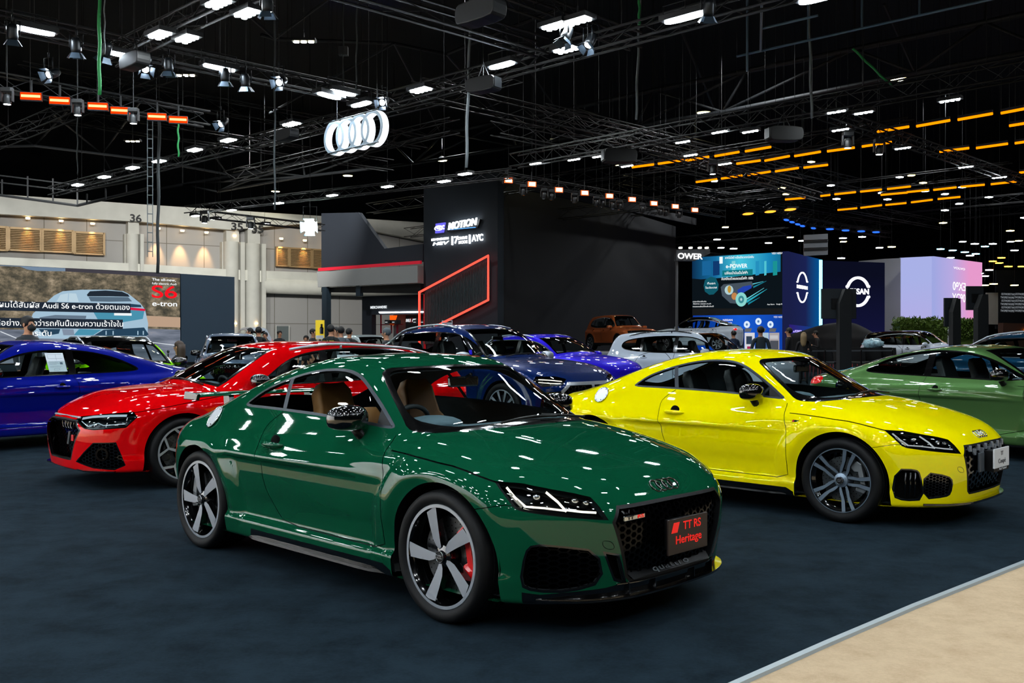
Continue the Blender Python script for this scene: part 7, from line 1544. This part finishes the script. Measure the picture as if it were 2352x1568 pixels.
def build_people():
    W=lambda px,D:((px-1176)/F_*D,D)
    def P(px,py,D,h,*a,**k):
        """standing place whose head top shows at that spot"""
        x,y=W(px,D); zt=CH+(HZ-py)/F_*D; return person(x,y,*a[:1],h,*a[1:],z=max(0,zt-h) if zt-h>.12 else 0,**k)
    P(64,735,14.6,1.72,-.25,'man in a dark jacket and black face mask before the LED screen',top='#262b31',extra=mask)
    x,y=W(411,18.5); person(x,y,2.9,1.62,'woman with long hair holding a microphone, seated by the slate partition',top='#0e1013',pose='sit',long=True,hair=mat('hair_brown','#3a2a1e',.6),arms=((.1,0),(.28,.26)),extra=mic,z=.12); b=MB(); b.lathe([(.17,.0),(.17,.02),(.03,.04),(.03,.56),(.19,.57),(.19,.61),(0,.62)],20,axis=2,M=Matrix.Translation((x,y,0))); tag(b.build('bar_stool',SATBLK,ang=40),'black stool under the woman with the microphone','stool')
    P(574,749,30,1.72,-2.8,'man in dark clothes, left one of two by the white van',top='#15171b'); P(594,748,29,1.74,1.9,'man in dark clothes with thick hair, right one by the white van',top='#14161a')
    P(609,761,33,1.62,-1.6,'small distant figure in black right of the two by the van'); P(642,757,36,1.70,-.9,'man with a bag in front of the grey door',top='#1a1d22'); P(719,751,30,1.7,-.2,'person in black left of the yellow poster stand'); P(703,769,30,1.5,-1.6,'short person seated low left of the yellow poster stand',top='#2a2a2c')
    P(760,750,24,1.73,1.3,'person in a dark shirt with yellow back print',top='#101818',extra=backtext('KATS',.13)); P(772,752,26,1.70,-2.2,'person with dark skin-toned face turned to the group of visitors',top='#14171a'); P(783,753,25,1.70,1.9,'person in a pale grey shirt in the visitor group',top='#59646a'); P(802,755,27,1.68,1.2,'dark-haired visitor right of the group seen from behind',top='#15181b')
    P(888,759,21,1.62,2.9,'person with grey cap whose face shows behind the navy off-roader',top='#202428',hair=mat('cap_grey','#4a5358',.8))
    P(1712-170+205,755,26,1.72,1.6,'man with short hair in a grey shirt seen from behind left of the kiosks',top='#27343c'); P(1812,757,30,1.73,2.6,'man in a black polo shirt standing at the navy pylon',top='#0c0e12'); P(1685,760,34,1.68,2.,'man half hidden behind the white off-roader windshield',top='#1a2a44')
    P(1846,767,31,1.60,1.2,'woman with long blonde-streaked hair in a black top',top='#0e0f12',long=True,hair=mat('hair_blonde','#8a7350',.6),arms=((.1,0),(.32,.05))); P(1884,761,37,1.70,2.9,'man in black bending his head over his hands',top='#0e0f12',lean=.25,arms=((.3,.1),(.3,.1)))
build_people()
# ---------------------------------------------------------------- furniture of the stands
def build_furniture():
    # television stands seen from behind
    TVB=mat('tv_back','#1b2228',.5); POST=mat('post_cloth_black','#0d1114',.8)
    for (x0,x1,y0,y1,p0,p1,pt,D,lab) in ((1886,1966,663,732,1924,1951,664,24,'large television on a black post seen from behind'),(2168,2200,684,750,2183,2201,686,26,'narrow turned television on a black post near the lilac screen'),(2219,2258,657,712,2240,2264,676,25,'television on a black post in front of the lilac screen edge')):
        a=at_d(x0,y0,D); c=at_d(x1,y1,D); t=empty('television_stand',((a[0]+c[0])/2,D,0)); tag(t,lab,'television stand'); w=c[0]-a[0]; b=MB(); b.box((0,0,(a[2]+c[2])/2),(w,.07,a[2]-c[2])); b.build('television',TVB,t,bevel=.01)
        b=MB(); b.box((0,-.06,(a[2]+c[2])/2),(w*.45,.06,(a[2]-c[2])*.35)); b.build('wall_mount',SATBLK,t)
        q=at_d((p0+p1)/2,pt,D-.2); pw=(p1-p0)/F_*D; b=MB(); x=q[0]-(a[0]+c[0])/2; b.loft([[(x-pw/2,-.35,0),(x+pw/2,-.35,0),(x+pw/2,-.1,0),(x-pw/2,-.1,0)],[(x-pw/2,-.35,q[2]-.35),(x+pw/2,-.35,q[2]-.35),(x+pw/2,-.1,q[2]-.35),(x-pw/2,-.1,q[2]-.35)],[(x,-.33,q[2]),(x+pw/2,-.33,q[2]),(x+pw/2,-.1,q[2]),(x,-.1,q[2])]]); b.build('post',POST,t)
    # belt barrier and stacked chairs
    D=33; ps=[1752,1842,1895,1978,2050]
    for i,px in enumerate(ps):
        p=at_d(px,802,D+i*.5); b=MB(); b.lathe([(.0,0),(.17,.01),(.16,.03),(.03,.05),(.03,1.02),(.035,1.04),(.0,1.09)],14,axis=2,M=Matrix.Translation((p[0],p[1],0))); tag(b.build('barrier_post',SATBLK,ang=40),f'black belt barrier post, {nth(i)} from the left behind the yellow coupe','barrier post','belt barrier posts')
    for i in range(4):
        p=at_d(ps[i],803,D+i*.5); q=at_d(ps[i+1],803,D+i*.5+.5); b=MB(); z=1.03; b.add([(p[0],p[1]-.01,z-.025),(q[0],q[1]-.01,z-.025),(q[0],q[1]-.01,z+.025),(p[0],p[1]-.01,z+.025),(p[0],p[1]+.01,z-.025),(q[0],q[1]+.01,z-.025),(q[0],q[1]+.01,z+.025),(p[0],p[1]+.01,z+.025)],[(0,1,2,3),(7,6,5,4),(0,4,5,1),(2,6,7,3)]); tag(b.build('barrier_belt',mat('belt_grey','#4a5056',.6)),f'grey belt between barrier posts, {nth(i)} stretch from the left','barrier belt','barrier belts')
    CH_=mat('chair_black','#0c0e10',.5)
    def chair(x,y,rz,lab):
        t=empty('conference_chair',(x,y,0),rz); tag(t,lab,'chair','black conference chairs behind the barrier'); b=MB(); b.box((0,0,.45),(.44,.44,.06)); b.build('seat',CH_,t,bevel=.015); b=MB(); pts=[(-.22,z) for z in (.5,)]; b.loft([[(-.2-.02*i,-.2+.0*i,.5+.1*i),(-.2-.02*i,.2,.5+.1*i),(-.24-.02*i,.2,.5+.1*i),(-.24-.02*i,-.2,.5+.1*i)] for i in range(5)]); b.build('backrest',CH_,t)
        for a in (-.19,.19):
            for c in (-.19,.19): b=MB(); b.tube([(a,c,0),(a*.95,c,.43)],.012,6); b.build('leg',CHROME,t)
        t.scale=(1.25,1.25,1.25); return t
    c0=chair(*at_d(1870,800,36)[:2],.9,'black conference chair in the loose rows behind the belt barrier')
    for px,D in ((1888,21),(1905,20.6),(1960,21),(1978,20.6),(1997,21),(2015,20.7),(2032,21),(2049,20.7),(1880,22),(1968,22.2),(2005,22),(2040,22.1)):
        c=copy_tree(c0); p=at_d(px,800,D+15.4); c.location=(p[0],p[1],0)
    # small things on them
    b=MB(); p=at_d(2006,795,36.2); rng=np.random.RandomState(3)
    v,f=ellip((0,0,0),(.36,.2,.18),16,10); v=[np.array(q)*(1+.2*math.sin(63*q[0])+.12*math.cos(q[1]*31)) for q in v]; b.add(v,f); o=b.build('plastic_bag',mat('bag_plastic','#9fc4dc',.3,var=(9,.6)),smooth=True,loc=(p[0],p[1],1.27)); tag(o,'crumpled blue, white and red plastic bag on the chairs','bag')
    # yellow poster stand
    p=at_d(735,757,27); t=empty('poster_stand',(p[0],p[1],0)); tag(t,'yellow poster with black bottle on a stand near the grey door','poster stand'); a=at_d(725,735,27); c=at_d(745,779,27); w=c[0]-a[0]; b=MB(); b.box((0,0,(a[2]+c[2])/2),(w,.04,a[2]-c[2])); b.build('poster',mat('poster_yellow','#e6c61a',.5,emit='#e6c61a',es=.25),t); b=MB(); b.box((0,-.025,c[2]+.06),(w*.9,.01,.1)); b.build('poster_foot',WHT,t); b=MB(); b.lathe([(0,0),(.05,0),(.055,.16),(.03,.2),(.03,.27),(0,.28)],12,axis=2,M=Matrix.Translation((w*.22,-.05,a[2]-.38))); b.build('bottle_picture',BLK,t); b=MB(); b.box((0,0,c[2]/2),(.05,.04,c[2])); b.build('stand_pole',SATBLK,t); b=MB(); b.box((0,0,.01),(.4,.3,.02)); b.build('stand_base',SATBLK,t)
    # small card on the navy car roof rail region
    p=at_d(1027,748,13.9); 
    q=at_d(1027,747,19.5); t=empty('sign_frame',(q[0],q[1],0)); tag(t,'small framed sign with red mark behind the navy off-roader roof','sign'); b=MB(); b.tube([(-.1,0,q[2]-.12),(-.1,0,q[2]+.09),(.1,0,q[2]+.09),(.1,0,q[2]-.12)],.008,6); b.tube([(0,0,0),(0,0,q[2]-.1)],.015,6); b.build('frame',WHT,t); b=MB(); b.box((0,0,q[2]-.02),(.19,.01,.16)); b.build('card',mat('card_grey','#8a9096',.6),t); b=MB(); b.prism([(-.08,q[2]-.04),(-.04,q[2]-.04),(0,q[2]+.03),(-.05,q[2]+.03)],1,-.012,-.008); b.build('red_mark',mat('badge_red','#c01018',.4),t); b=MB(); b.box((0,0,.01),(.3,.3,.02)); b.build('sign_base',SATBLK,t)
    p=at_d(1363,830,27); b=MB(); b.lathe([(.0,0),(.17,.01),(.16,.03),(.025,.05),(.025,1.05),(.0,1.08)],12,axis=2,M=Matrix.Translation((p[0],p[1],0))); tag(b.build('barrier_post',SATBLK),'lone black post in front of the red-striped stage','barrier post')
build_furniture()
